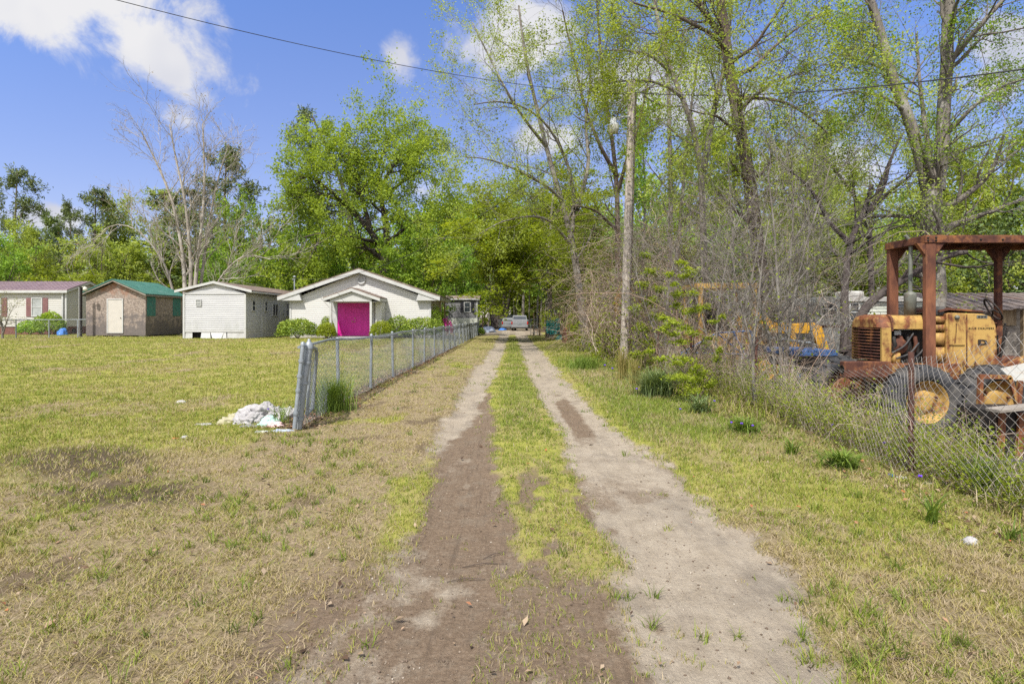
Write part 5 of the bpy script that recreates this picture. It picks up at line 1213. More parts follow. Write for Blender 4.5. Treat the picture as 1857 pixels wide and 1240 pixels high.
# ================================================================ shrubs, vines, weeds
def bush(name, label, c, rad, leafm, n, size, seed, group=None, stems=7, flat=1.):
    """clipped or round bush: many leaves over and inside a lumpy rounded form, with stems"""
    rng = np.random.default_rng(seed); root = thing(name, (c[0], c[1], gz(c[0], c[1])), label, 'bush', group)
    d = unit(rng.normal(size=(n, 3))); d[:, 2] = np.abs(d[:, 2])*1.0-.25*rng.uniform(0, 1, n); d = unit(d)
    az = np.arctan2(d[:, 1], d[:, 0]); lump = 1+.18*(fbm(az*1.6+seed, d[:, 2]*3, seed, 3)-.5)*2+.10*(fbm(az*5+seed, d[:, 2]*8, seed+3, 2)-.5)*2
    r = lump*(1-.42*rng.uniform(0, 1, n)**2.2)
    pos = np.stack([c[0]+d[:, 0]*rad[0]*r, c[1]+d[:, 1]*rad[1]*r, gz(c[0], c[1])+rad[2]*.28+d[:, 2]*rad[2]*.74*r*flat], -1)
    pos[:, 2] = np.maximum(pos[:, 2], gz(c[0], c[1])+.03)
    V, F = cards(rng, pos, size, .5, .6, .4)
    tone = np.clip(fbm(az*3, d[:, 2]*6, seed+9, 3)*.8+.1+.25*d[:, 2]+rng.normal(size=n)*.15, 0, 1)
    mesh_np('foliage', V, F, M[leafm], root, fattr={'lv': tone})
    b = MB()
    Pq = np.stack([np.stack([np.array([c[0], c[1], gz(c[0], c[1])-.05]) + f*np.array([math.cos(a)*rad[0]*.6, math.sin(a)*rad[1]*.6, rad[2]*.8]) for f in np.linspace(0, 1, 5)]) for a in np.linspace(0, 6.28, stems, endpoint=False)+rng.uniform(0, 1)])
    V, F = tubes(Pq, np.linspace(1, .4, 5)[None]*np.full(stems, .018)[:, None], 5); mesh_np('stem', V, F, M['bark_brown'], root)
    return root
FB = 'clipped bushes in front of the gabled building'
bush('bush', 'large dome clipped green bush left of the pink doors', (X(537, 31.), 31.2, 0), (1.06, .95, 1.06), 'leaf_hedge', 5200, .085, 1, FB)
bush('bush', 'small round yellow green bush beside the left porch post', (X(591, 30.8), 30.9, 0), (.5, .5, .85), 'leaf_yellow', 2200, .075, 2, FB)
bush('bush', 'small dark bush against the wall just behind the round yellow one', (X(592, 32.2), 32.2, 0), (.45, .4, 1.15), 'leaf_hedge', 1500, .08, 12, FB)
bush('bush', 'round yellow green bush right of the pink doors', (X(691, 31.), 31.0, 0), (.62, .6, .95), 'leaf_yellow', 2600, .075, 3, FB)
bush('bush', 'straggly dark bush with pale twigs along the wall right of the porch', (X(720, 32.), 32.2, 0), (.8, .6, 1.22), 'leaf_hedge', 2600, .085, 4, FB)
bush('bush', 'long low clipped hedge along the right part of the wall', (X(764, 31.6), 31.8, 0), (1.35, .7, 1.12), 'leaf_hedge', 5200, .085, 5, FB)
bush('bush', 'green bush climbing the right corner of the gabled building', (X(789, 33.), 33.2, 0), (.42, .4, 1.75), 'leaf_green', 1500, .09, 6, FB)
M['petal'] = leafmat('azalea_petal', [(0, (.35, .01, .16)), (1, (.6, .04, .34))], .3, .6, (1, 1, 1))
bush('azalea', 'azalea covered in magenta flowers at the corner of the gabled building', (X(806, 33.6), 33.8, 0), (.55, .5, 1.18), 'petal', 900, .10, 7)
bush('bush', 'feathery green bush under the window of the cream mobile home', (X(86, 37.), 37.2, 0), (.95, .7, 1.5), 'leaf_green', 2600, .12, 8)
bush('bush', 'low feathery green bush left of the one under the window', (X(50, 37.), 37.2, 0), (.75, .6, .95), 'leaf_mid', 1500, .12, 9)
bush('bush', 'overgrown green bush at the left end of the grey fence by the drive end', (X(868, 47), 47.4, 0), (.5, .4, .6), 'leaf_green', 900, .09, 10)
# small flowering tree at the left edge
Y = 31.2
build_tree('flowering_shrub', 'small twiggy shrub with white blossoms at the left edge of the lawn', 'shrub', None, (X(6, Y), Y, .3),
  [([(X(4, Y), Y, .2), (X(5, Y), Y, .9), (X(-2, Y), Y, 1.6), (X(-12, Y), Y, 2.3)], .06, .012), ([(X(6, Y), Y, .6), (X(16, Y), Y-.1, 1.3), (X(24, Y), Y, 2.0)], .04, .01), ([(X(5, Y), Y, .8), (X(0, Y), Y-.2, 1.5), (X(2, Y), Y-.3, 2.4)], .04, .01)],
  [dict(k=10, t0=.2, t1=1, lenf=1, L=.7, ang=.8, n=6, up=.06, wob=.15, rf=.5), dict(k=6, t0=.2, t1=1, lenf=.5, ang=.8, n=4, up=.03, wob=.2, rf=.6)], dict(k=4, spread=.05, size=.06), 'bark_grey', 'leaf_pale', 131)

# ---- tangle of bare vines around the pole -------------------------------
def stems_field(rng, n, x, y, z0, L, hup, wob, droop, pts=9):
    d = np.stack([rng.normal(size=n)*.55, rng.normal(size=n)*.55, hup*np.ones(n)], -1); d = unit(d)
    cur = np.stack([x, y, z0], -1); out = [cur]
    for s in range(pts-1):
        d = unit(d+rng.normal(size=(n, 3))*wob+np.array([0, 0, -droop])*(s/(pts-1))); cur = cur+d*(L/(pts-1))[:, None]; out.append(cur)
    return np.stack(out, 1)
rng = np.random.default_rng(41)
def tangle(n, cx, cy, sx, sy, zmin, zmax, Lr, hup, wob, droop, r0, seed):
    rng = np.random.default_rng(seed); x = cx+rng.normal(size=n)*sx; y = cy+rng.normal(size=n)*sy; x = np.maximum(x, 2.55+.25*rng.uniform(0, 1, n)+np.where(y > 14, 0., np.where(y > 9, .6, 1.0)))
    z0 = np.maximum(hz(x, y), -.3)+rng.uniform(zmin, zmax, n)
    Q = stems_field(rng, n, x, y, z0, rng.uniform(*Lr, n), hup, wob, droop)
    Q[..., 2] = np.maximum(Q[..., 2], hz(Q[..., 0], Q[..., 1])+.01)
    R = np.linspace(1, .4, Q.shape[1])[None]*(r0*(.45+1.3*rng.uniform(0, 1, n)**3))[:, None]
    V, F = tubes(Q, R, 3); return V, F, np.repeat(np.clip(rng.beta(2, 2, n)+.10*rng.normal(size=n), 0, 1), (Q.shape[1]-1)*3)
VG = 'tangles of bare vines swallowing the overgrown lot'
def vine_thicket(label, specs, leafn=0, leafm='leaf_yellow', box=None, seed=1):
    T = [tangle(*s) for s in specs]; V, F = merge([t[:2] for t in T]); tone = np.concatenate([t[2] for t in T]); c = specs[0]
    root = thing('vine_thicket', (c[1], c[2], gz(c[1], c[2])), label, 'vines', VG); o = mesh_np('stem', V, F, M['vine'], root, fattr={'lv': tone})
    if leafn:
        rng = np.random.default_rng(seed); C = np.stack([rng.normal(size=leafn)*box[3]+box[0], rng.normal(size=leafn)*box[4]+box[1], np.abs(rng.normal(size=leafn))*box[5]+box[2]], -1)
        C[:, 0] = np.maximum(C[:, 0], 2.7)
        V, F = cards(rng, C, .078*min(max(box[1]/18, .38), 1.1), .4, .6); mesh_np('foliage', V, F, M[leafm], root, fattr={'lv': rng.uniform(0, 1, leafn)})
    return root
vine_thicket('dense grey tangle of vines wrapped round the foot of the utility pole', [(560, 4.1, 19.4, .75, 1.3, 0, 1.6, (1.6, 4.2), 1.1, .28, .34, .0075, 1), (300, 4.1, 19.2, .8, 1.0, 1.5, 4.2, (1.2, 3.6), .2, .25, .30, .0065, 2)], 2400, 'leaf_yellow', (3.9, 18, .1, .9, 2, 1.4), 11)
vine_thicket('wide grey tangle of vines between the pole and the teal tarp', [(330, 4.1, 24., .8, 3.4, 0, 1.2, (1.6, 4.2), 1.2, .28, .36, .009, 3), (260, 4.4, 24., .8, 3., 2., 5, (1.5, 4.), .0, .25, .28, .008, 4)], 1900, 'leaf_yellow', (4., 24, .1, .8, 4, 1.3), 12)
vine_thicket('brown tangle of vines right of the utility pole over the old machinery', [(540, 5.4, 17., .95, 1.6, 0, 1.2, (1.5, 4.4), 1.2, .26, .36, .007, 5), (220, 5.8, 17., 1.0, 1.5, 1.5, 4, (1.4, 3.8), .2, .22, .25, .0065, 6)], 1700, 'leaf_yellow', (5.2, 15.6, .0, 1.1, 2, .6), 13)
vine_thicket('low tangle of dead vines along the rusty fence left of the bare saplings', [(330, 4.2, 12.8, .35, 1.7, 0, .5, (.8, 2.2), 1., .3, .4, .0055, 7)], 400, 'leaf_olive', (4.1, 12, .0, .4, 1.6, .45), 14)
vine_thicket('thin tangle of vines hanging between the trunks right of the pole', [(200, 6.6, 17.5, 1.2, 1.6, 2.2, 5.5, (1.6, 4.2), -.1, .2, .2, .0075, 8), (180, 7.2, 17., 1.3, 1.5, 0, 1.2, (2, 4.6), 1.5, .2, .25, .0075, 9)])
vine_thicket('low grey tangle of twigs hiding the blue frame and the loader wheels', [(330, 4.3, 10.3, .35, 1.3, 0, .35, (.6, 1.7), 1.1, .28, .35, .0042, 31), (160, 4.9, 11.8, .5, 1.0, .2, 1.2, (.8, 2.0), .6, .26, .3, .0045, 32)], 700, 'leaf_yellow', (4.2, 10.3, -.1, .4, 1.4, .5), 33)
vine_thicket('sparse dry twigs woven through the netting before the tractor wheel', [(240, 3.85, 6.6, .22, 1.5, 0, .25, (.35, .95), 1.2, .3, .4, .0028, 34)], 500, 'leaf_olive', (3.8, 6.6, -.1, .25, 1.6, .32), 35)
# ---- bare saplings and shrubs along the fence ----------------------------
SG = 'bare saplings standing along the rusty fence'
def sapling(label, Y, stems, L, k=(12, 7, 3), leaf=0, leafm='leaf_yellow', seed=1, bm='bark_grey', up=.05):
    u0 = stems[0][0][0][0]
    return build_tree('sapling', label, 'sapling', SG, (X(u0, Y), Y, gz(X(u0, Y), Y)), [(PP(Y, p), r0, r1) for p, r0, r1 in stems],
      [dict(k=k[0], t0=.15, t1=1, lenf=1, L=L, ang=.75, n=7, up=up, wob=.13, rf=.42), dict(k=k[1], t0=.2, t1=1, lenf=.5, ang=.65, n=5, up=.03, wob=.15, rf=.6), dict(k=k[2], t0=.3, t1=1, lenf=.5, ang=.6, n=4, up=.02, wob=.15, rf=.75)],
      dict(k=leaf, spread=.03, size=.045, frac=.4) if leaf else None, bm, leafm, seed)
sapling('slender bare sapling nearest the drive at the rusty fence', 8.6, [([(1370, 752), (1367, 690), (1366, 620), (1376, 540), (1385, 450), (1395, 400)], .030, .008), ([(1366, 640), (1345, 560), (1330, 480), (1318, 420)], .016, .005)], .75, (13, 6, 3), 1, seed=140)
sapling('many stemmed bare sapling just left of the yellow tractor', 9.6, [([(1418, 740), (1416, 650), (1412, 560), (1408, 470), (1402, 380), (1390, 300)], .040, .008), ([(1424, 740), (1426, 640), (1440, 540), (1462, 440), (1490, 360), (1505, 300)], .035, .007), ([(1412, 740), (1402, 640), (1380, 560), (1345, 480), (1300, 420)], .03, .006), ([(1428, 740), (1440, 650), (1475, 590), (1530, 540)], .025, .006), ([(1420, 700), (1425, 600), (1432, 480), (1440, 380), (1436, 290)], .025, .006)], 1.0, (14, 7, 3), 1, seed=141)
sapling('bare sapling with arching branches in front of the yellow machine frame', 12.4, [([(1300, 690), (1298, 620), (1304, 540), (1320, 460), (1342, 390)], .035, .008), ([(1296, 690), (1284, 610), (1262, 540), (1232, 470), (1200, 430)], .03, .006), ([(1304, 690), (1322, 600), (1360, 520), (1400, 470)], .03, .006)], 1.2, (14, 7, 3), 1, seed=142)
sapling('tall bare sapling with upright wands between the forked tree and the leaning trunk', 13.5, [([(1330, 680), (1332, 560), (1330, 440), (1322, 330), (1318, 250)], .04, .008), ([(1340, 680), (1350, 560), (1376, 440), (1392, 340), (1400, 260)], .035, .008), ([(1345, 680), (1372, 580), (1424, 470), (1470, 380), (1490, 300)], .035, .007)], 1.3, (14, 7, 3), 1, seed=143)
sapling('bare arching bush right of the utility pole', 14.5, [([(1210, 690), (1205, 600), (1214, 500), (1240, 420), (1275, 370)], .03, .006), ([(1214, 690), (1230, 600), (1270, 520), (1320, 470)], .03, .006), ([(1206, 690), (1190, 610), (1165, 540), (1150, 480)], .03, .006)], 1.3, (15, 7, 3), 1, seed=144)
sapling('thin bare sapling in front of the old camper', 10.6, [([(1480, 720), (1476, 640), (1466, 560), (1462, 480), (1470, 400), (1462, 330)], .025, .006), ([(1480, 690), (1500, 600), (1540, 530), (1590, 470)], .018, .005)], .9, (12, 6, 3), 1, seed=145)
# ---- bright green sprays in front of the tangle ----------------------------
def spray(label, stems, Y, seed, nleaf, size, spots):
    rng = np.random.default_rng(seed); u0 = stems[0][0][0]
    root = thing('green_shrub', (X(u0, Y), Y, gz(X(u0, Y), Y)), label, 'shrub')
    for s in stems:
        b = MB(); q = PP(Y, s); b.tube([tuple(p) for p in resample(q, 10)], [.014-.009*i/9 for i in range(10)], 5, False); b.build('stem', M['bark_brown'], root)
    Cs = []; tn = []
    for (u, v, w, h, f) in spots:
        m = int(nleaf*f*(w*h)**.5/20); q = rng.normal(size=(m, 3)); q = q/np.maximum(np.linalg.norm(q, axis=1, keepdims=True), 1)*rng.uniform(.2, 1, (m, 1))
        dY = rng.uniform(-.25, .25); c = np.array(P(u, v, Y+dY)); k = Y/FPX
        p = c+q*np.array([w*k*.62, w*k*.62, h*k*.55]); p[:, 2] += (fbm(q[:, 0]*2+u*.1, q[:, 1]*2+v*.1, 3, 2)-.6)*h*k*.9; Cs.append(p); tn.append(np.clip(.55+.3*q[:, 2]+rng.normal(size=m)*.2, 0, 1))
    V, F = cards(rng, np.concatenate(Cs), size, .7, .5, .4); mesh_np('foliage', V, F, M['leaf_fresh'], root, fattr={'lv': np.concatenate(tn)})
    return root
M['leaf_fresh'] = leafmat('leaf_fresh', [(0, (.14, .20, .018)), (.5, (.26, .33, .03)), (1, (.38, .43, .05))], .5)
spray('bright green shrub with flat sprays of leaves against the bare vines', [[(1262, 720), (1256, 640), (1262, 560), (1258, 490), (1240, 470)], [(1258, 660), (1230, 610), (1205, 590)], [(1260, 600), (1275, 560), (1284, 540)], [(1258, 690), (1225, 660), (1190, 640)], [(1260, 640), (1285, 600), (1300, 580)]], 10.9, 21, 190, .05,
  [(1236, 476, 24, 10, 1), (1252, 488, 34, 14, 1), (1214, 497, 20, 10, 1), (1244, 499, 26, 10, 1), (1224, 514, 16, 9, 1), (1228, 533, 26, 14, 1), (1256, 530, 22, 12, 1), (1226, 553, 20, 12, 1), (1252, 560, 40, 18, 1), (1272, 556, 34, 14, 1), (1204, 575, 20, 10, 1), (1222, 585, 34, 18, 1.2), (1244, 595, 34, 14, 1), (1204, 595, 24, 12, 1), (1220, 605, 34, 10, 1), (1258, 603, 24, 9, 1), (1285, 612, 34, 10, 1), (1232, 620, 40, 10, 1), (1280, 622, 22, 9, 1), (1310, 574, 18, 10, .8), (1294, 582, 18, 8, .8)])
spray('low bright green shrub at the foot of the vines beside the strap leaved clump', [[(1260, 735), (1256, 700), (1240, 680)], [(1262, 735), (1280, 700), (1290, 690)], [(1258, 730), (1220, 690), (1180, 640)], [(1262, 730), (1300, 660), (1308, 640)]], 9.7, 22, 180, .045,
  [(1178, 637, 20, 12, 1), (1200, 648, 26, 14, 1), (1240, 652, 44, 14, 1), (1225, 659, 28, 10, 1), (1300, 648, 18, 22, 1), (1305, 635, 16, 14, 1), (1232, 682, 60, 16, 1.4), (1262, 690, 60, 26, 1.6), (1270, 675, 40, 16, 1.2), (1252, 706, 50, 20, 1.4), (1288, 694, 24, 14, 1), (1262, 666, 24, 12, 1)])
spray('yellow green brush at the foot of the leaning grey tree', [[(1052, 640), (1048, 600), (1056, 580)], [(1056, 640), (1070, 600), (1080, 590)]], 24.0, 23, 110, .08,
  [(1040, 590, 30, 26, 1.5), (1052, 610, 40, 26, 1.8), (1060, 630, 46, 20, 1.6), (1038, 572, 20, 20, 1.2), (1080, 622, 30, 20, 1.2), (990, 568, 26, 14, 1), (1002, 577, 22, 12, 1), (985, 585, 12, 24, 1)])
spray('tall bright green vine shrub just right of the utility pole', [[(1172, 680), (1168, 600), (1176, 520), (1170, 460)], [(1168, 620), (1190, 560), (1200, 520)], [(1172, 650), (1150, 590), (1148, 560)]], 14.9, 24, 190, .08,
  [(1170, 462, 24, 14, 1), (1178, 490, 30, 14, 1), (1164, 515, 26, 14, 1), (1196, 522, 28, 14, 1), (1180, 545, 30, 16, 1), (1152, 560, 26, 16, 1), (1192, 572, 34, 16, 1), (1166, 592, 34, 18, 1), (1180, 620, 36, 18, 1.2), (1156, 640, 30, 16, 1), (1190, 650, 30, 16, 1)])
spray('yellow green leafy shrub low in the tangle left of the utility pole', [[(1100, 660), (1096, 610), (1104, 570)], [(1104, 660), (1120, 620), (1118, 590)]], 19.5, 25, 130, .085,
  [(1100, 572, 26, 16, 1), (1112, 592, 30, 16, 1), (1094, 606, 30, 18, 1), (1118, 618, 30, 18, 1), (1100, 634, 40, 18, 1.2), (1082, 646, 30, 14, 1), (1118, 648, 30, 14, 1)])
# ---- weeds and clumps --------------------------------------------------------
def blades(rng, x, y, h, wd, lean, lv, z=None):
    """taller blades: four-segment arcs"""
    N = len(x); z = ground_z(x, y)-.01 if z is None else z
    a = rng.uniform(0, 2*np.pi, N); D = np.stack([np.cos(a), np.sin(a), np.zeros(N)], -1); o = np.stack([-np.sin(a), np.cos(a), np.zeros(N)], -1)*(wd*.5)[:, None]
    B = np.stack([x, y, z], -1); up = np.array([0, 0, 1.]); V = np.empty((N, 10, 3))
    for i, f in enumerate((0, .25, .5, .75, 1.)):
        p = B+D*(h*lean*f*f)[:, None]+up*(h*(f-.42*np.clip(lean, 0, 1.6)*f*f*f))[:, None]; wf = (.8, 1, .85, .55, .08)[i]
        V[:, 2*i] = p-o*wf; V[:, 2*i+1] = p+o*wf
    i = np.arange(N)[:, None]*10
    F = np.concatenate([i+np.array([[2*k, 2*k+1, 2*k+3, 2*k+2]]) for k in range(4)], 1).reshape(-1, 4)
    return V.reshape(-1, 3), F, np.repeat(lv, 4)
rng = np.random.default_rng(52)
n = 34000
y = 2.4+rng.uniform(0, 1, n)**1.25*19; x = 3.15+np.abs(rng.normal(size=n))*.75+.35*rng.uniform(-1, 1, n)*(y > 5)
dens = fbm(x*1.6, y*1.2, 71); k = rng.uniform(0, 1, n) < sstep(.36, .58, dens); x, y = x[k], y[k]; n = len(x)
h = rng.uniform(.10, .42, n)*np.clip((x-2.9)/.8, .35, 1.15)*np.interp(y, [3, 7, 9.5], [.75, .8, 1.15])
V, F, l = blades(rng, x, y, h, .004+.0008*y, rng.uniform(.15, 1.1, n), np.clip(np.where(rng.uniform(0, 1, n) < .42, rng.uniform(.55, 1, n), rng.uniform(.15, .6, n)), 0, 1))
o = mesh_np('weeds', V, F, M['blade'], fattr={'lv': l}); setp(o, 'mixed green and straw coloured weeds growing along the rusty fence', 'weeds', kind='stuff')
# rough growth over the rest of the lot behind the netting
n = 16000
y = 2.+rng.uniform(0, 1, n)**.8*22; x = 4.2+rng.uniform(0, 1, n)**1.3*15
k = rng.uniform(0, 1, n) < .25+sstep(.38, .58, fbm(x*.7, y*.7, 171)); x, y = x[k], y[k]; n = len(x)
V, F, l = blades(rng, x, y, rng.uniform(.08, .38, n), .005+.0008*y, rng.uniform(.2, 1.2, n), np.clip(np.where(rng.uniform(0, 1, n) < .5, rng.uniform(.55, 1, n), rng.uniform(.15, .6, n)), 0, 1))
o = mesh_np('lot_weeds', V, F, M['blade'], fattr={'lv': l}); setp(o, 'rough grass and straw growing between the old machines', 'weeds', kind='stuff')
# leafy forbs: twiggy stalks with small yellow green leaves
n = 1500
y = 3.2+rng.uniform(0, 1, n)**1.2*10; x = 3.75+np.abs(rng.normal(size=n))*.55-.2
Q = stems_field(rng, n, x, y, ground_z(x, y), rng.uniform(.3, .95, n)*np.interp(y, [3, 4.5, 7, 9], [.5, .62, .85, .9]), 2.6, .16, .05, 7)
V1, F1 = tubes(Q, np.linspace(1, .5, 7)[None]*rng.uniform(.0012, .0024, n)[:, None], 3)
o = mesh_np('weed_stalks', V1, F1, M['vine'], fattr={'lv': np.repeat(rng.uniform(.3, 1, n), 18)}); setp(o, 'dry thin weed stalks standing along the rusty fence', 'weeds', kind='stuff')
C, par = along(rng, Q, 22, .04, .15); V, F = cards(rng, C, .030, .4, .55, .4)
o = mesh_np('weed_leaves', V, F, M['leaf_yellow'], fattr={'lv': np.clip(rng.uniform(0, 1, n)[par]*.7+rng.uniform(0, .3, len(C)), 0, 1)}); setp(o, 'small yellow green leaves on the weeds along the rusty fence', 'weeds', kind='stuff')
M['strap'] = leafmat('strap_leaf', [(0, (.07, .12, .018)), (.5, (.14, .21, .032)), (1, (.22, .30, .055))], .35)
M['strap_blue'] = leafmat('blue_green_blade', [(0, (.07, .115, .035)), (.5, (.145, .20, .07)), (1, (.24, .29, .13))], .3)
M['strap_straw'] = leafmat('broom_straw', [(0, (.16, .15, .035)), (.5, (.27, .235, .07)), (1, (.38, .31, .12))], .3)
CG = 'leafy clumps growing along the right verge'
def clump(label, u, v, n, h, spread, wd, lean, mat_, seed, group=CG, xy=None):
    x0, y0 = xy if xy else (X(u, FPX*HC/(v-VH)), FPX*HC/(v-VH))
    rng = np.random.default_rng(seed); r = np.abs(rng.normal(size=n))*spread; a = rng.uniform(0, 6.28, n)
    V, F, l = blades(rng, x0+r*np.cos(a), y0+r*np.sin(a), h*rng.uniform(.5, 1.15, n), np.full(n, wd), lean*rng.uniform(.4, 1.3, n), rng.uniform(0, 1, n))
    o = mesh_np('leaf_clump', V, F, M[mat_], fattr={'lv': l}, origin=(x0, y0, gz(x0, y0))); setp(o, label, 'plant', group); return o
clump('big blue green fountain of long blades right of the utility pole foot', 1192, 718, 900, .62, .16, .012, .9, 'strap_blue', 1)
clump('upright straw yellow grass tuft at the foot of the utility pole', 1128, 690, 260, .75, .07, .009, .25, 'strap_straw', 2)
clump('pale straw tuft between the pole foot and the blue green clump', 1152, 700, 200, .62, .07, .009, .3, 'strap_straw', 3)
clump('small strap leaved clump in front of the low bright green shrub', 1268, 748, 160, .36, .07, .014, 1.0, 'strap_blue', 4)
clump('round deep green clump near the foot of the slender sapling', 1352, 783, 320, .26, .10, .010, 1.0, 'strap', 5)
clump('tidy green tuft in the grass left of the broad strap leaved clump', 1436, 822, 60, .22, .03, .011, .9, 'strap', 6)
clump('broad dark strap leaved clump left of the rusty post', 1526, 848, 200, .26, .08, .014, 1.1, 'strap', 7)
clump('tall pale green iris like clump right of the rusty post', 1692, 948, 26, .36, .025, .013, .7, 'strap', 8)
clump('grassy green tuft at the right edge behind the wire netting', 1790, 905, 90, .42, .06, .010, .6, 'strap', 9)
clump('sparse tuft at the right edge of the verge', 1838, 985, 24, .2, .03, .010, .7, 'strap', 10)
clump('bright grass patch at the foot of the vine tangle', 1062, 668, 700, .42, .35, .010, .7, 'strap', 11)
clump('clump of long green blades growing through the grey fence near its end', 600, 745, 700, .62, .17, .009, .55, 'strap', 12, None)
clump('green blades growing beside the heap of cloths', 512, 768, 40, .42, .06, .009, .8, 'strap', 13, None)
# violet flowers
M['violet'] = noisy('violet_petal', (.10, .03, .40), (.16, .06, .55), 30, .6)
def flower():
    root = thing('violet_flower', (0, 0, 0), 'x', 'flower', 'violet wild flowers along the right verge')
    b = MB(); b.tube([(0, 0, 0), (.01, .0, .12), (.0, .01, .24)], .003, 4); b.build('stem', M['strap'], root)
    b = MB()
    for k in range(6):
        a = k*1.047; c = (math.cos(a)*.014, .01+math.sin(a)*.014, .245+.008*(k % 2)); b.lathe([(.0, -.010), (.011, -.002), (.013, .006), (.0, .012)], c, 'z', 6)
    b.build('petals', M['violet'], root); return root
fl = flower(); FLS = [(1327, 770, 'violet flower left of the round deep green clump'), (1346, 772, 'violet flower just above the round deep green clump'), (1365, 776, 'violet flower at the foot of the slender sapling'), (1233, 742, 'violet flower under the low bright green shrub'), (1295, 727, 'violet flower at the right end of the low bright green shrub'), (1155, 705, 'violet flower beside the pale straw tuft'), (1160, 676, 'violet flower high among the vines right of the pole'), (1097, 672, 'violet flower left of the utility pole foot'), (1110, 678, 'violet flower just left of the straw yellow tuft'), (1510, 775, 'violet flower in the weeds below the tractor front wheel'), (1572, 775, 'violet flower in the weeds left of the rusty post'), (1605, 812, 'violet flower lowest in the weeds near the rusty post'), (1668, 880, 'violet flower at the foot of the rusty post'), (1846, 868, 'violet flower in front of the black tyre at the right edge'), (486, 742, 'violet flower behind the heap of cloths')]
for i, (u, v, lb) in enumerate(FLS):
    r = fl if i == 0 else copy_tree(fl); setp(r, lb); yy = FPX*HC/(v+22-VH) if v > 700 else FPX*HC/(v+12-VH); r.location = (X(u, yy), yy, gz(X(u, yy), yy)); r.rotation_euler = (0, 0, i*1.3)
    s = .62*max(1., yy/8.); r.scale = (s, s, s*1.1)
# ================================================================ old yellow tractor
YN, YF = 7.9, 8.62
tz0 = -.27
tt = thing('tractor', (X(1680, YN), (YN+YF)/2, tz0), 'rusty old yellow tractor with a rusted roof frame behind the wire fence', 'tractor')
xN = lambda u: X(u, YN)
zN = lambda v: Z(v, YN)
nose0, nose1 = X(1600, YN), X(1617, YN)
def arch(x0, x1, y0, y1, zb, zt, rad, mb, n=6, shrink=0.):
    """rounded-top hood section along x"""
    pr = [(y0, zb)]+[(y0+rad-rad*math.cos(a), zt-rad+rad*math.sin(a)) for a in [math.pi/2*i/n for i in range(n+1)]]+[(y1-rad+rad*math.sin(a), zt-rad+rad*math.cos(a)) for a in [math.pi/2*i/n for i in range(n+1)]]+[(y1, zb)]
    mb.prism(pr, 'x', x0, x1)
# nose shell: rounded dome at the top
b = MB()
zb, zt = zN(594), zN(570)
secs = [(nose0-.035, .13), (nose0-.02, .06), (nose0+.03, .02), (nose0+.09, .0), (nose1, .0)]
n = 8; rings = []
for xx, sh_ in secs:
    pts = []
    for i in range(n+1):
        a = math.pi*i/n; yy = (YN+YF)/2-math.cos(a)*((YF-YN)/2-sh_*.6)*(1 if True else 1); zz = zb+(zt-zb-sh_*.55)*min(1, (math.sin(a)*1.35))
        pts.append((xx, yy, zz))
    rings.append(pts)
vs_ = [p for r in rings for p in r]; m = n+1
b.add(vs_, [(i*m+k, i*m+k+1, (i+1)*m+k+1, (i+1)*m+k) for i in range(len(rings)-1) for k in range(n)], True)
b.add(rings[0], [tuple(range(m))]); b.build('nose', M['yellow_rusty'], tt)
for y_ in (YN, YF-.05): b = MB(); b.box(nose0+.0, nose1, y_, y_+.05, zN(657), zb); b.build('nose_side', M['yellow'], tt, .01)
gr = bpy.data.objects.new('grille', None); col.objects.link(gr); gr.parent = tt
for i in range(11):
    z = zN(653)+(zb-.02-zN(653))*i/10; b = MB()
    b.tube([(nose0+.05, YN+.02, z), (nose0-.015, YN+.06, z), (nose0-.03, (YN+YF)/2, z), (nose0-.015, YF-.06, z), (nose0+.05, YF-.02, z)], .0105, 6); b.build('grille_bar', M['rust'], gr)
for yy in (YN+.22, YF-.22):
    b = MB(); b.box(nose0-.02, nose0-.005, yy-.018, yy+.018, zN(655), zb); b.build('grille_upright', M['rust'], gr)
b = MB(); b.box(nose0+.07, nose0+.10, YN+.055, YF-.055, zN(655), zb-.01); b.build('radiator', M['black_metal'], tt)
b = MB(); arch(nose1+.004, X(1682, YN), YN+.01, YF-.01, zN(597), zN(571.5), .11, b); b.build('hood', M['yellow'], tt, .006)
b = MB(); arch(nose1-.006, nose1+.022, YN-.006, YF+.006, zN(600), zN(570), .11, b); b.build('hood_strap', M['rust'], tt)
# engine in the open bay
b = MB(); b.box(nose1+.03, X(1700, YN), YN+.16, YF-.12, zN(668), zN(600)); b.build('engine_block', M['black_metal'], tt, .02)
for k, u in enumerate((1628, 1641, 1654, 1667)):
    b = MB(); xx = X(u, YN); b.tube([(xx, YN+.2, zN(608)), (xx+.01, YN+.10, zN(612)), (xx+.015, YN+.08, zN(626)), (xx, YN+.12, zN(640))], .028, 8); b.build('engine_pipe', M['rust' if k % 2 else 'black_metal'], tt)
b = MB(); b.lathe([(.0, -.06), (.10, -.05), (.12, 0), (.10, .05), (.0, .06)], (X(1640, YN), YN+.12, zN(628)), 'y', 18); b.lathe([(.0, -.09), (.03, -.08), (.03, -.05)], (X(1640, YN), YN+.12, zN(628)), 'y', 12); b.build('engine_pulley', M['rust'], tt)
b = MB(); b.lathe([(.0, 0), (.07, .01), (.07, .17), (.0, .18)], (X(1633, YN), YN+.12, zN(662)), 'z', 14); b.build('oil_filter', M['yellow'], tt)
b = MB(); b.box(X(1634, YN), X(1646, YN), YN+.135, YN+.15, zN(608), zN(600)); b.build('gauge', M['white'], tt)
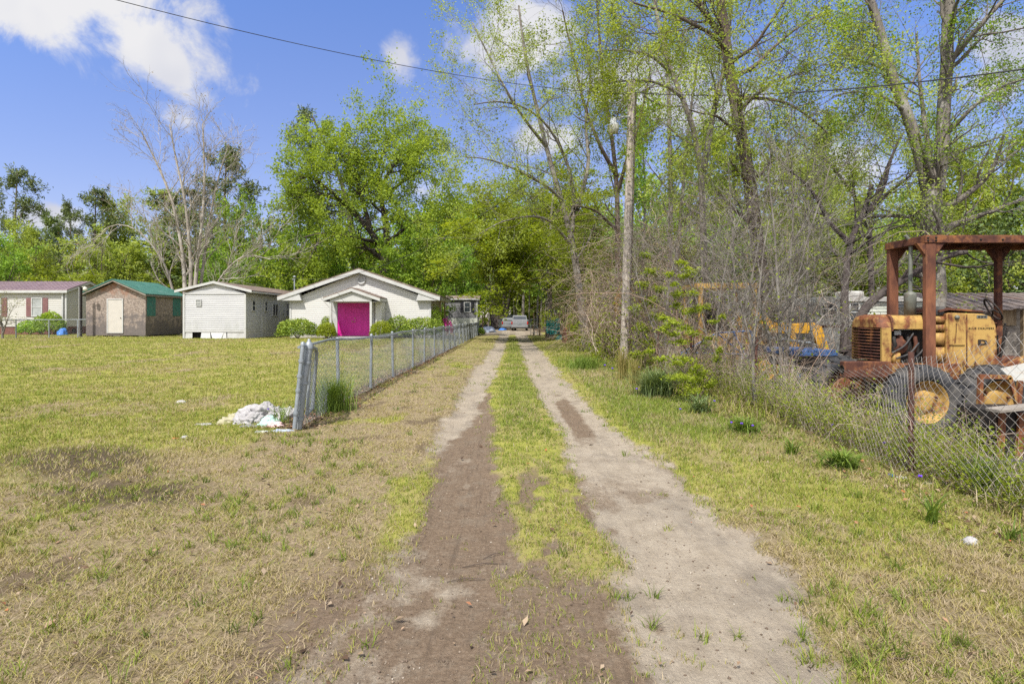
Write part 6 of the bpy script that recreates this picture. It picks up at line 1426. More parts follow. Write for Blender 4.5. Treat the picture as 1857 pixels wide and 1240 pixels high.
# exhaust
ex = bpy.data.objects.new('exhaust', None); col.objects.link(ex); ex.parent = tt
xm, ym = X(1650.5, 8.2), 8.2; s_ = 8.2/FPX
b = MB(); b.lathe([(.0, Z(572, ym)), (9.5*s_, Z(571, ym)), (9.8*s_, Z(535, ym)), (9.2*s_, Z(531, ym)), (4*s_, Z(529, ym)), (3.4*s_, Z(528, ym))], (xm, ym, 0), 'z', 20); b.build('muffler', M['exhaust'], ex)
b = MB(); b.tube([(xm, ym, Z(530, ym)), (xm+.005, ym, Z(470, ym)), (xm+.012, ym, Z(446, ym)), (xm, ym, Z(438, ym)), (xm-.04, ym, Z(432, ym)), (xm-.07, ym, Z(427, ym))], [.026, .026, .026, .026, .026, .024], 12); b.build('pipe', M['exhaust'], ex)
# filter canisters behind the near post
for (v0, v1) in ((573, 586), (588, 601), (603, 627), (629, 657)):
    b = MB(); b.lathe([(.0, zN(v1)), (.085, zN(v1)+.008), (.085, zN(v0)-.008), (.0, zN(v0))], (X(1700, YN+.1), YN+.1, 0), 'z', 20); b.build('canister', M['yellow'], tt)
b = MB(); b.lathe([(.05, 0), (.078, .12), (.072, .12), (.045, .01)], (X(1702, 8.0), 8.0, Z(571, 8.0)), 'z', 18); b.build('bucket', M['rubber'], tt)
# engine cowl with panel, lettering
x0, x1 = X(1716, YN), X(1808, YN); zt2, zb2 = zN(567), zN(692)
pr = [(x0, zb2), (x1, zb2), (x1, zN(598)), (x1-.03, zN(584)), (x1-.085, zN(574)), (x1-.20, zN(569)), (x0+.05, zt2), (x0, zt2-.02)]
b = MB(); b.prism(pr, 'y', YN, YF); b.build('cowl', M['yellow'], tt, .012)
b = MB(); pr = [(X(1706, YN), zN(562)), (X(1724, YN), zN(558)), (X(1785, YN), zN(563.5)), (X(1785, YN), zN(566)), (X(1724, YN), zN(562)), (X(1706, YN), zN(566))]; b.prism(pr[::-1], 'y', YN+.02, YF-.02); b.build('top_plate', M['rust'], tt)
ac = MB(); ac.box(X(1720, YN), X(1749, YN), YN-.018, YN-.001, zN(626), zN(568)); ac = ac.build('access_cover', M['yellow'], tt, .014, seg=3)
b = MB(); b.lathe([(.0, -.05), (.026, -.045), (.032, -.03), (.032, -.019)], (X(1733, YN), YN, zN(575.5)), 'y', 16); b.build('knob', M['exhaust'], ac)
b = MB(); b.tube([(X(1732.5, YN), YN-.024, zN(586)), (X(1731, YN), YN-.024, zN(612)), (X(1729.5, YN), YN-.024, zN(622))], .004, 6); b.build('rod', M['rust'], ac)
def text(body, x, y, z, size, parent, name, m, spacing=1., sx=1., bold=0.):
    cu = bpy.data.curves.new(name, 'FONT'); cu.body = body; cu.size = size; cu.extrude = .0015; cu.align_x = 'CENTER'; cu.align_y = 'CENTER'; cu.space_character = spacing; cu.offset = bold
    o = bpy.data.objects.new(name, cu); col.objects.link(o); dg = bpy.context.evaluated_depsgraph_get(); me = bpy.data.meshes.new_from_object(o.evaluated_get(dg)); bpy.data.objects.remove(o)
    me.transform(Matrix.Translation(Vector((x, y, z))-root_loc(parent)) @ Matrix.Rotation(math.radians(90), 4, 'X') @ Matrix.Diagonal((sx, 1, 1, 1)))
    me.materials.clear(); return link_mesh(name, me, m, parent)
text('ALLIS CHALMERS', X(1779, YN), YN-.004, zN(595.5), .038, tt, 'lettering', M['lettering'], 1.25)
text('D', X(1781.5, YN), YN-.004, zN(621.3), .098, tt, 'letter', M['lettering'], 1., 1.75, .0055)
b = MB(); b.box(X(1771, YN), X(1790, YN), YN-.006, YN-.001, zN(577), zN(571.5)); pl_ = b.build('name_plate', M['exhaust'], tt)
for k in range(3):
    b = MB(); b.box(X(1773+k*5.6, YN), X(1777+k*5.6, YN), YN-.009, YN-.006, zN(575.6), zN(573)); b.build('stamp', M['lettering'], pl_)
# chassis beams
b = MB(); b.box(X(1527, YN), X(1612, YN), YN-.06, YN+.06, zN(684), zN(655)); 
xa = X(1527, YN)
rail = b.build('front_beam', M['rust'], tt, .012)
b = MB(); b.lathe([(.0, .0), (.05, .0), (.05, -.004), (.06, -.004), (.06, .0)], (xa-.001, YN, (zN(684)+zN(655))/2), 'x', 16); b.build('beam_hole', M['black_metal'], rail)
b = MB(); b.box(X(1612, YN)+.003, X(1740, YN), YN-.03, YN+.08, zN(688), zN(659)); b.box(X(1612, YN), X(1830, YN), YF-.08, YF+.02, zN(688), zN(659)); b.box(X(1612, YN)+.05, X(1830, YN), YN+.12, YF-.10, zN(700), zN(668)); b.build('chassis', M['yellow_rusty'], tt, .01)
# roof frame
zt3, zb3 = zN(428.5), zN(441.5)
fx0, fx1 = X(1672, YN), X(1672, YN)+2.05
rfm = bpy.data.objects.new('roof_frame', None); col.objects.link(rfm); rfm.parent = tt
def rbeam(name, *a): 
    b = MB(); b.box(*a); b.build(name, M['rust'], rfm, .006)
ya, yb = YN-.07, YF+.07
for nm_, a in (('roof_beam', (fx0, fx1, ya, ya+.08, zb3, zt3)), ('roof_beam', (fx0, fx1, yb-.08, yb, zb3-.002, zt3)), ('roof_beam', (fx0, fx0+.09, ya+.082, yb-.082, zb3-.001, zt3-.002)), ('roof_beam', (fx1-.09, fx1, ya+.082, yb-.082, zb3-.001, zt3-.002))): rbeam(nm_, *a)
b = MB(); b.box(fx0+.03, fx1-.03, ya+.03, yb-.03, zt3+.002, zt3+.012); b.build('roof_sheet', M['rust'], rfm)
for k in range(3):
    b = MB(); xx = fx0+.5+k*.5; b.box(xx, xx+.05, ya+.083, yb-.083, zb3+.02, zt3-.004); b.build('roof_rib', M['rust'], rfm)
def post(x, y, zb, wx, wy, m='rust'):
    b = MB(); b.box(x-wx/2, x+wx/2, y-wy/2, y+wy/2, zb, zb3-.003); p = b.build('roof_post', M[m], rfm, .008)
    return p
def gusset(x, y, s, par):
    b = MB(); b.prism([(x, zb3-.004), (x+s*.12, zb3-.004), (x, zb3-.17)][::(1 if s < 0 else -1)], 'y', y-.03, y+.03); b.build('gusset', M['rust'], par)
M['rust_bright'] = noisy('bright_rust', (.075, .03, .02), (.20, .08, .04), 6, .85, .1, bs=.4, c3=(.30, .135, .06), s3=2.5, stretch=(1, 1, .35))
p_ = post(fx0+.085, ya+.05, zN(668), .135, .075, 'rust_bright'); gusset(fx0+.155, ya+.05, 1, p_); gusset(fx0+.015, ya+.05, -1, p_)
p_ = post(fx0+.085, yb-.05, Z(690, YF), .135, .075, 'rust_bright'); gusset(fx0+.157, yb-.05, 1, p_)
p_ = post(X(1810, yb-.05), yb-.05, Z(680, YF), .085, .07); gusset(X(1810, yb-.05)+.045, yb-.05, 1, p_); gusset(X(1810, yb-.05)-.045, yb-.05, -1, p_)
p_ = post(X(1810, yb-.05), ya+.05, Z(680, YF), .14, .09); gusset(X(1810, yb-.05)+.072, ya+.05, 1, p_)
# bolts, hoses and small fittings
for (x, z) in ((fx0+.03, zb3+.03), (fx0+.03, zt3-.03), (fx0+.14, zb3+.03), (fx0+.14, zt3-.03), (fx0+.75, zb3+.045), (fx0+1.05, zb3+.045)):
    b = MB(); b.lathe([(.0, -.016), (.012, -.014), (.014, -.001)], (x, ya, z), 'y', 6); b.build('bolt', M['black_metal'], rfm)
for k, (u0, v0, u1, v1) in enumerate(((1622, 640, 1662, 604), (1630, 650, 1672, 622), (1655, 655, 1690, 612))):
    b = MB(); a_, c_ = Vector((X(u0, YN), YN+.05, zN(v0))), Vector((X(u1, YN), YN+.06, zN(v1))); m_ = (a_+c_)/2+Vector((0, -.04, -.05))
    b.tube([tuple(q) for q in resample([tuple(a_), tuple(m_), tuple(c_)], 9)], .011, 7); b.build('hose', M['rubber'], tt)
for z in (zN(586), zN(610), zN(640), zN(672)):
    b = MB(); b.lathe([(.0, -.012), (.009, -.010), (.010, -.001)], (x1-.02, YN, z), 'y', 8); b.build('rivet', M['rust'], tt)
b = MB(); b.box(X(1752, YN), X(1754, YN), YN-.004, YN-.001, zN(686), zN(570)); b.build('panel_seam', M['rust'], tt)
b = MB(); b.tube([(X(1745, YN), YN-.02, zN(655)), (X(1746, YN), YN-.05, zN(664)), (X(1765, YN), YN-.05, zN(664)), (X(1766, YN), YN-.02, zN(655))], .009, 7); b.build('grab_handle', M['rust'], tt)
# steering wheel
sw = bpy.data.objects.new('steering_wheel', None); col.objects.link(sw); sw.parent = tt
cs = Vector((X(1801, 8.2), 8.2, Z(561, 8.2))); nrm = Vector((.80, -.30, .50)).normalized(); a_ = nrm.cross(Vector((0, 0, 1))).normalized(); b_ = nrm.cross(a_)
ring = [tuple(cs+(a_*math.cos(t)+b_*math.sin(t))*.17) for t in [2*math.pi*i/28 for i in range(29)]]
b = MB(); b.tube(ring, .013, 8, False); b.build('rim', M['black_metal'], sw)
for k in range(3):
    t = k*2.094+.5; b = MB(); b.tube([tuple(cs), tuple(cs+(a_*math.cos(t)+b_*math.sin(t))*.165)], .009, 6); b.build('spoke', M['black_metal'], sw)
b = MB(); b.tube([tuple(cs), tuple(cs-nrm*.12), (X(1790, 8.2), 8.2, Z(600, 8.2))], .02, 8); b.build('column', M['black_metal'], sw)
# wheels
def wheel(name, c, r, wd, parent, rimm='yellow_rusty', tread=22, rimr=.55, face=-1):
    wo = bpy.data.objects.new(name, None); col.objects.link(wo); wo.parent = parent
    b = MB(); h = wd/2
    b.lathe([(r*rimr, -h*.8), (r*.72, -h*1.05), (r*.9, -h), (r*.97, -h*.75), (r*.985, 0), (r*.97, h*.75), (r*.9, h), (r*.72, h*1.05), (r*rimr, h*.8)], c, 'y', 40, closed=True)
    for k in range(tread):
        a = 2*math.pi*k/tread
        for s in (-1, 1):
            p = Vector((c[0]+math.cos(a)*r*.98, c[1]+s*h*.1, c[2]+math.sin(a)*r*.98)); q = Vector((c[0]+math.cos(a+.09)*r*.95, c[1]+s*h*.98, c[2]+math.sin(a+.09)*r*.95))
            b.bar(tuple(p), tuple(q), .03, .035, (math.cos(a), 0, math.sin(a)))
    b.build('tyre', M['rubber'], wo)
    b = MB(); f = face
    b.lathe([(r*rimr*1.06, f*h*.92), (r*rimr, f*h*.86), (r*rimr*.92, f*h*.55), (r*rimr*.86, f*h*.30), (r*.32, f*h*.22), (r*.28, f*h*.45), (r*.20, f*h*.5), (.0, f*h*.5)], c, 'y', 32); b.build('rim', M[rimm], wo)
    for k in range(6):
        a = k*1.047+.3; b = MB(); b.lathe([(.0, f*h*.5), (.016, f*h*.47), (.018, f*h*.22)], (c[0]+math.cos(a)*r*.37, c[1], c[2]+math.sin(a)*r*.37), 'y', 6); b.build('wheel_nut', M['rust'], wo)
    return wo
wheel('wheel', (X(1670, 7.68), 7.68, Z(727, 7.68)), .485, .28, tt, 'yellow')
wheel('wheel', (X(1800, 7.68), 7.68, Z(727, 7.68)), .485, .28, tt, 'yellow')
wheel('wheel', (X(1526, 9.4), 9.4, Z(700, 9.4)), .50, .34, tt, face=-1)
wheel('wheel', (X(1690, 9.4), 9.4, Z(700, 9.4)), .50, .34, tt)
b = MB(); b.tube([(X(1526, 9.4)+.02, 9.3, .1), (5.55, 7.8, .12)], .05, 10); b.build('axle', M['black_metal'], tt)
# levers and rear deck
for k, (u0, v0, u1, v1) in enumerate(((1812, 660, 1826, 600), (1822, 660, 1838, 596), (1834, 655, 1830, 610), (1846, 655, 1856, 588))):
    b = MB(); b.tube([(X(u0, 8.1), 8.1+.1*k, Z(v0, 8.1)), (X(u1, 8.1), 8.1+.1*k, Z(v1, 8.1))], .012, 6); b.lathe([(.0, -.02), (.02, 0), (.0, .02)], (X(u1, 8.1), 8.1+.1*k, Z(v1, 8.1)), 'z', 8); b.build('lever', M['black_metal'], tt)
b = MB(); b.box(X(1808, YN)+.005, X(1808, YN)+.75, YN+.05, YF-.03, zN(664), zN(650)); b.build('deck', M['rust'], tt, .01)
b = MB(); b.prism([(X(1812, YN), zN(664)), (X(1880, YN), zN(664)), (X(1880, YN), zN(640)), (X(1850, YN), zN(648))], 'y', YN-.05, YN+.04); b.build('fender', M['yellow_rusty'], tt, .008)
# ================================================================ other junk around it
JG = None
def junk(name, label, cat, loc): return thing(name, loc, label, cat)
r = junk('tyre', 'old black tyre lying behind the netting at the right edge', 'tyre', (X(1850, 4.75), 4.75, gz(4.2, 4.7)))
ct = (X(1852, 4.8), 4.85, gz(4.3, 4.85)+.16); b = MB()
b.lathe([(.20, -.09), (.27, -.12), (.36, -.11), (.39, -.07), (.395, 0), (.39, .07), (.36, .11), (.27, .12), (.20, .09)], ct, 'z', 40, closed=True); b.build('carcass', M['rubber'], r)
b = MB()
for k in range(36):
    a = 2*math.pi*k/36
    for s in (-1, 1): b.bar((ct[0]+math.cos(a)*.392, ct[1]+math.sin(a)*.392, ct[2]+s*.012), (ct[0]+math.cos(a+.06)*.388, ct[1]+math.sin(a+.06)*.388, ct[2]+s*.078), .022, .02, (math.cos(a), math.sin(a), 0))
b.build('tread', M['rubber'], r)
r = junk('board', 'grey weathered board propped above the rusty box at the right edge', 'board', (X(1830, 6.0), 6.0, gz(5, 6.)))
b = MB(); b.bar((X(1800, 6.0), 6.0, Z(744, 6.0)), (X(1900, 6.1), 6.1, Z(733, 6.1)), .16, .035); b.build('plank', M['wood_grey'], r, .004)
r = junk('box', 'rusty orange and black metal box with yellow bars under the grey board', 'box', (X(1850, 6.3), 6.3, gz(5.3, 6.3)))
x0, x1 = X(1806, 6.15), X(1900, 6.15); b = MB(); b.box(x0, x1, 6.16, 6.7, gz(5.4, 6.3)-.02, Z(746, 6.15)); b.build('shell', M['black_metal'], r, .01)
for u in (1812, 1846, 1878):
    b = MB(); b.bar((X(u, 6.13), 6.13, gz(5.4, 6.3)), (X(u+6, 6.13), 6.13, Z(748, 6.13)), .06, .03); b.build('bar', M['yellow_rusty'], r)
r = junk('sheet_metal', 'tilted off white metal sheet leaning on the tractor rear wheel', 'sheet', (X(1840, 7.2), 7.2, gz(6.3, 7.2)))
q = [P(1814, 668, 7.15), P(1900, 648, 7.0), P(1900, 700, 6.9), P(1838, 690, 7.05)]; b = MB(); b.add(q+[(p[0], p[1]+.015, p[2]-.012) for p in q], [(0, 1, 2, 3), (7, 6, 5, 4), (0, 4, 5, 1), (1, 5, 6, 2), (2, 6, 7, 3), (3, 7, 4, 0)]); b.build('sheet', M['white_paint'], r)
b = MB(); b.tube([P(1850, 690, 7.1), (X(1850, 7.1), 7.1, gz(6.3, 7.1))], .02, 6); b.build('leg', M['rust'], r); b = MB(); b.tube([P(1890, 690, 7.05), (X(1890, 7.05), 7.05, gz(6.5, 7.05))], .02, 6); b.build('leg', M['rust'], r)
r = junk('bracket', 'yellow angled steel bracket standing before the tractor rear wheel', 'bracket', (X(1822, 6.9), 6.9, gz(6, 6.9)))
for q in (((1775, 682), (1832, 684)), ((1830, 684), (1846, 735)), ((1778, 684), (1776, 735)), ((1846, 735), (1850, 690))):
    b = MB(); b.bar(P(q[0][0], q[0][1], 6.95), P(q[1][0], q[1][1], 6.95), .04, .05); b.build('arm', M['yellow_rusty'], r)
b = MB(); b.tube([P(1776, 735, 6.95), (X(1776, 6.95), 6.95, gz(5.6, 6.95)-.02)], .03, 8); b.build('leg', M['yellow_rusty'], r); b = MB(); b.tube([P(1846, 735, 6.95), (X(1846, 6.95), 6.95, gz(6, 6.95)-.02)], .03, 8); b.build('leg', M['yellow_rusty'], r)
# blue trailer bed and blue tube frame
r = junk('utility_trailer', 'faded blue metal trailer bed left of the tractor front wheel', 'trailer', (X(1480, 10.4), 10.4, gz(5.5, 10.4)))
Y = 10.3; b = MB(); b.box(X(1448, Y), X(1520, Y), Y, Y+1.3, Z(646, Y), Z(635, Y)); b.build('bed', M['blue_paint'], r, .01)
b = MB(); b.box(X(1450, Y), X(1518, Y), Y+.03, Y+1.25, Z(668, Y), Z(647, Y)); b.build('side', M['black_metal'], r, .01)
b = MB()
for u in (1452, 1514): b.box(X(u, Y), X(u, Y)+.05, Y+.1, Y+.15, gz(5.5, Y)-.05, Z(668, Y))
b.box(X(1452, Y)+.1, X(1514, Y), Y+.11, Y+.14, Z(672, Y), Z(668.3, Y)); b.build('frame', M['blue_paint'], r)
for u in (1462, 1506):
    b = MB(); b.lathe([(.10, -.06), (.2, -.07), (.26, -.04), (.27, 0), (.26, .04), (.2, .07), (.10, .06)], (X(u, Y), Y-.09, gz(5.5, Y)+.26), 'y', 24, closed=True); b.lathe([(.0, -.03), (.10, -.03), (.10, .03), (.0, .03)], (X(u, Y), Y-.09, gz(5.5, Y)+.26), 'y', 16); b.build('wheel', M['rubber'], r)
r = junk('tube_frame', 'bent blue tube frame half buried in the vines', 'frame', (X(1290, 13.2), 13.2, gz(4.6, 13.2)))
Y = 13.1
for uv in ([(1235, 640), (1300, 604), (1362, 600)], [(1300, 604), (1345, 640), (1350, 665)], [(1330, 602), (1360, 660)], [(1362, 600), (1372, 670)], [(1240, 640), (1345, 642)], [(1236, 640), (1238, 690)], [(1350, 660), (1352, 690)]):
    b = MB(); b.tube([tuple(p) for p in PP(Y, uv)], .02, 7); b.build('tube', M['blue_paint'], r)
# yellow loader: canopy frame, boom, body
Y = 13.8
r = junk('loader', 'faded yellow loader with a square canopy frame buried in bare branches', 'loader', (X(1330, Y), Y, gz(5.5, Y)))
cf = bpy.data.objects.new('canopy_frame', None); col.objects.link(cf); cf.parent = r
for (a0, a1, y0, y1, z0, z1) in ((X(1264, Y), X(1376, Y), Y, Y+.12, Z(523, Y), Z(513, Y)), (X(1264, Y), X(1376, Y), Y+1.2, Y+1.32, Z(523, Y), Z(513, Y)), (X(1264, Y), X(1264, Y)+.12, Y+.124, Y+1.196, Z(522, Y), Z(514, Y)), (X(1376, Y)-.12, X(1376, Y), Y+.124, Y+1.196, Z(522, Y), Z(514, Y))):
    b = MB(); b.box(a0, a1, y0, y1, z0, z1); b.build('canopy_beam', M['yellow'], cf, .008)
for (x, y) in ((X(1268, Y)+.05, Y+.06), (X(1372, Y)-.03, Y+.06), (X(1268, Y)+.05, Y+1.26), (X(1372, Y)-.03, Y+1.26)):
    b = MB(); b.box(x-.05, x+.05, y-.05, y+.05, Z(640, Y), Z(523.3, Y)); b.build('canopy_post', M['yellow'], cf, .008)
b = MB(); b.prism([(X(1250, Y), Z(690, Y)), (X(1400, Y), Z(690, Y)), (X(1400, Y), Z(625, Y)), (X(1360, Y), Z(602, Y)), (X(1262, Y), Z(608, Y))], 'y', Y+.1, Y+1.2); b.build('body', M['yellow'], r, .02)
b = MB(); pr = [(X(1362, Y), Z(570, Y)), (X(1380, Y), Z(566, Y)), (X(1400, Y), Z(588, Y)), (X(1470, Y), Z(585, Y)), (X(1484, Y), Z(592, Y)), (X(1498, Y), Z(634, Y)), (X(1482, Y), Z(636, Y)), (X(1468, Y), Z(604, Y)), (X(1400, Y), Z(604, Y)), (X(1385, Y), Z(600, Y))]
b.prism(pr[::-1], 'y', Y-.16, Y-.04); b.build('boom', M['yellow_bright'], r, .008)
b = MB(); b.prism(pr[::-1], 'y', Y+1.25, Y+1.37); b.build('boom', M['yellow_bright'], r, .008)
b = MB(); b.tube([P(1396, 612, Y-.1), P(1470, 622, Y-.1)], .035, 8); b.tube([P(1470, 622, Y-.1), P(1488, 628, Y-.1)], .018, 8); b.build('ram', M['galv'], r)
for u in (1270, 1385):
    wheel('wheel', (X(u, Y-.2), Y-.2, gz(5.5, Y)+.5), .52, .3, r, 'yellow_bright', 18)
b = MB(); b.box(X(1300, Y), X(1345, Y), Y+.35, Y+.85, Z(601, Y), Z(585, Y)); b.box(X(1300, Y), X(1308, Y), Y+.35, Y+.85, Z(584.8, Y), Z(560, Y)); b.build('seat', M['black_metal'], r, .02)
# yellow digger arm farther back beside the pole
Y = 20.5
r = junk('digger', 'yellow digger arm poking out of the vines behind the utility pole', 'digger', (X(1140, Y), Y, gz(4.5, Y)))
b = MB(); b.prism([(X(1113, Y), Z(548, Y)), (X(1130, Y), Z(504, Y)), (X(1136, Y), Z(508, Y)), (X(1134, Y), Z(572, Y)), (X(1118, Y), Z(574, Y))], 'y', Y, Y+.25); b.build('dipper', M['yellow_bright'], r, .02)
b = MB(); b.prism([(X(1130, Y), Z(504, Y)), (X(1140, Y), Z(508, Y)), (X(1195, Y), Z(590, Y)), (X(1182, Y), Z(598, Y))], 'y', Y+.27, Y+.5); b.build('boom', M['yellow_bright'], r, .02)
b = MB(); b.box(X(1150, Y), X(1215, Y), Y+.1, Y+1.4, gz(5, Y), Z(590, Y)); b.build('body', M['yellow'], r, .03)
b = MB(); b.prism([(X(1112, Y), Z(574, Y)), (X(1136, Y), Z(574, Y)), (X(1140, Y), Z(592, Y)), (X(1126, Y), Z(602, Y)), (X(1112, Y), Z(594, Y))], 'y', Y-.2, Y+.45); b.build('bucket', M['rust'], r, .01)
b = MB(); b.tube([P(1126, 602, Y+.1), (X(1126, Y), Y+.1, gz(4, Y))], .04, 8); b.build('prop', M['rust'], r)
# old white camper
Y = 17.
r = junk('camper', 'old white camper trailer with rounded ends behind the bare saplings', 'camper', (X(1508, Y), Y, gz(9, Y)))
x0, x1, z0, z1 = X(1474, Y), X(1540, Y), gz(9, Y)+.35, Z(538, Y)
def rrect(x0, x1, z0, z1, r, n=5):
    o = []
    for cx, cz_, a0 in ((x1-r, z0+r, -90), (x1-r, z1-r, 0), (x0+r, z1-r, 90), (x0+r, z0+r, 180)):
        o += [(cx+r*math.cos(math.radians(a0+90*i/n)), cz_+r*math.sin(math.radians(a0+90*i/n))) for i in range(n+1)]
    return o
b = MB(); b.prism(rrect(x0, x1, z0, z1, .32), 'y', Y, Y+2.); b.build('body', M['white_paint'], r, .03)
window(r, ((x0+x1)/2-.1, Y-.01, Z(560, Y)), .5, .42, 'y', .04)
b = MB(); b.box(x0+.02, x1-.02, Y-.012, Y-.001, Z(594, Y), Z(589, Y)); b.build('stripe', M['rust'], r)
for s in (.3, .62):
    b = MB(); c = (x0+(x1-x0)*s+.05, Y+.12, z0+.02); b.lathe([(.0, -.09), (.2, -.1), (.33, -.07), (.35, 0), (.33, .08), (.0, .09)], c, 'y', 20); b.build('wheel', M['rubber'], r)
# pale car hulk between loader and camper
Y = 18.5
r = junk('car_hulk', 'pale old pickup cab hidden behind the yellow canopy frame', 'car', (X(1330, Y), Y, gz(7, Y)))
b = MB(); b.prism([(X(1285, Y), Z(598, Y)), (X(1400, Y), Z(598, Y)), (X(1400, Y), Z(566, Y)), (X(1352, Y), Z(562, Y)), (X(1338, Y), Z(527, Y)), (X(1304, Y), Z(530, Y)), (X(1290, Y), Z(558, Y))], 'y', Y, Y+1.7); b.build('body', M['white_paint'], r, .05)
b = MB(); b.prism([(X(1307, Y), Z(556, Y)), (X(1342, Y), Z(556, Y)), (X(1334, Y), Z(533, Y)), (X(1308, Y), Z(535, Y))], 'y', Y-.012, Y-.002); b.build('window', M['glass'], r)
for u in (1304, 1382): b = MB(); b.lathe([(.0, -.1), (.2, -.1), (.34, -.08), (.36, 0), (.34, .08), (.0, .08)], (X(u, Y), Y+.05, gz(7, Y)+.36), 'y', 22); b.build('wheel', M['rubber'], r)
# ================================================================ cars and things at the end of the drive
def suv(label, xc, y, W, H, L, mname, rotz=0., name='parked_car'):
    root = thing(name, (0, 0, 0), label, 'car'); w = W/2
    b = MB()   # lower body from side profile sections, slightly tapered
    pr = [(0, .32), (0.0, .62), (.03, .95), (.10, 1.02), (1.6, 1.06), (L-1.3, 1.05), (L-.1, .92), (L, .7), (L, .35), (L-.15, .28), (.12, .28)]
    sec = []
    for sx, f in ((-w, .94), (-w*.97, 1.), (w*.97, 1.), (w, .94)): sec.append([(sx, p[0]*1.0+(0.02 if f < 1 else 0), .28+(p[1]-.28)*f) for p in pr])
    n = len(pr); vs = [p for s in sec for p in s]
    fs = [(i*n+k, i*n+(k+1) % n, (i+1)*n+(k+1) % n, (i+1)*n+k) for i in range(3) for k in range(n)]+[tuple(range(n))[::-1], tuple(range(3*n, 4*n))]
    b.add(vs, fs); b.build('body', M[mname], root, .04)
    b = MB(); y0, y1 = .10, L-1.5; k = .80
    vs = [(-w*.94, y0, 1.03), (w*.94, y0, 1.03), (w*.94, y1+.55, 1.05), (-w*.94, y1+.55, 1.05), (-w*k, y0+.22, H), (w*k, y0+.22, H), (w*k, y1-.35, H), (-w*k, y1-.35, H)]
    b.add(vs, [(3, 2, 1, 0), (4, 5, 6, 7), (0, 1, 5, 4), (1, 2, 6, 5), (2, 3, 7, 6), (3, 0, 4, 7)]); b.build('cabin', M[mname], root, .06)
    b = MB(); b.add([(-w*.82, y0+.03, 1.1), (w*.82, y0+.03, 1.1), (w*.72, y0+.165, H-.12), (-w*.72, y0+.165, H-.12)], [(0, 1, 2, 3)]); b.add([(-w*.82, y0+.06, 1.1), (w*.82, y0+.06, 1.1), (w*.72, y0+.195, H-.12), (-w*.72, y0+.195, H-.12)], [(3, 2, 1, 0)]); b.build('rear_window', M['glass'], root)
    for s in (-1, 1):
        b = MB(); q = [(s*w*.935, .45, 1.1), (s*w*.935, y1, 1.1), (s*w*.83, y1-.5, H-.1), (s*w*.83, .5, H-.1)]; q2 = [(p[0]-s*.02, p[1], p[2]) for p in q]
        b.add(q+q2, [(0, 1, 2, 3), (7, 6, 5, 4), (0, 4, 5, 1), (1, 5, 6, 2), (2, 6, 7, 3), (3, 7, 4, 0)]); b.build('side_window', M['glass'], root)
        b = MB(); b.box(s*w*.93-.07, s*w*.93+.07, -.03, .06, .72, 1.02); b.build('tail_light', M['tail'], root, .02)
        for yy in (.85, L-.9):
            b = MB(); b.lathe([(.0, -.11), (.2, -.11), (.33, -.10), (.36, -.05), (.36, .05), (.33, .1), (.0, .1)], (s*(w-.12), yy, .36), 'x', 24); wo = b.build('wheel', M['rubber'], root)
            b = MB(); b.lathe([(.0, s*.125), (.18, s*.125), (.2, s*.112)], (s*(w-.12), yy, .36), 'x', 20); b.build('rim', M['galv'], wo)
        b = MB(); b.box(s*w+(-.02 if s > 0 else -.16), s*w+(.16 if s > 0 else .02), y1+.1, y1+.2, 1.05, 1.2); b.build('mirror', M[mname], root, .03)
    b = MB(); b.box(-w*.95, w*.95, -.10, .06, .36, .60); b.build('bumper', M[mname], root, .04)
    b = MB(); b.box(-.26, .26, -.02, .01, .72, .86); b.build('number_plate', M['galv'], root)
    root.location = (xc, y, 0); root.rotation_euler = (0, 0, rotz); return root
Y = 64.
suv('white sport utility car parked at the end of the drive seen from behind', X(942.5, Y), Y, 1.88, 1.72, 4.6, 'car_white_shaded')
suv('white car parked partly behind the white sport utility car', X(924, 67.), 67., 1.8, 1.45, 4.4, 'car_white_shaded', .12)
suv('dark blue pickup parked farthest back under the old oak', X(921, 74.), 74., 1.9, 1.85, 4.8, 'car_dark', .1, 'parked_truck')
def lump(name, label, cat, c, sz, m, seed, n=26, rough=.35, origin=None):
    """crumpled cloth or plastic heap: a closed, creased lump resting on the ground"""
    rng = np.random.default_rng(seed); u, v = np.meshgrid(np.linspace(0, 2*np.pi, n, endpoint=False), np.linspace(0, np.pi/2*1.02, n//2))
    dx, dy, dz = np.cos(u)*np.sin(v), np.sin(u)*np.sin(v), np.cos(v)
    N = fbm(dx*2.2+seed*3, dy*2.2+dz*1.5, seed, 4)-.5; N2 = np.abs(fbm(dx*4.5+seed, dy*4.5-dz*3, seed+5, 3)-.5)
    r = 1+rough*(N*2.2-N2*2.0)
    z = np.maximum(dz*r*sz[2], 0)*(1-.0)
    V = np.stack([c[0]+dx*r*sz[0], c[1]+dy*r*sz[1], gz(c[0], c[1])-.012+z], -1); R_, C_ = u.shape
    idx = np.arange(R_*C_).reshape(R_, C_); nx_ = np.roll(idx, -1, 1); F = np.stack([idx[:-1], idx[1:], nx_[1:], nx_[:-1]], -1).reshape(-1, 4)
    o = mesh_np(name, V.reshape(-1, 3), F, M[m], None, True, origin=(c[0], c[1], gz(c[0], c[1]))); return setp(o, label, cat)
def cloth(name, c1, c2, s=8, c3=None): M[name] = noisy(name, c1, c2, s, .9, bs=.5, bd=.01, c3=c3, s3=9)
cloth('cloth_white', (.27, .26, .255), (.37, .355, .345), 7); cloth('cloth_khaki', (.27, .25, .15), (.40, .37, .25), 7); cloth('cloth_mint', (.33, .48, .42), (.42, .56, .50), 7)
cloth('cloth_pink', (.48, .30, .29), (.58, .42, .40), 9); cloth('cloth_grey', (.13, .13, .135), (.2, .2, .2), 9); cloth('cloth_print', (.17, .21, .28), (.52, .52, .50), 16, (.55, .42, .15)); cloth('cloth_blue', (.25, .29, .38), (.36, .4, .48), 20)
y0 = 7.75
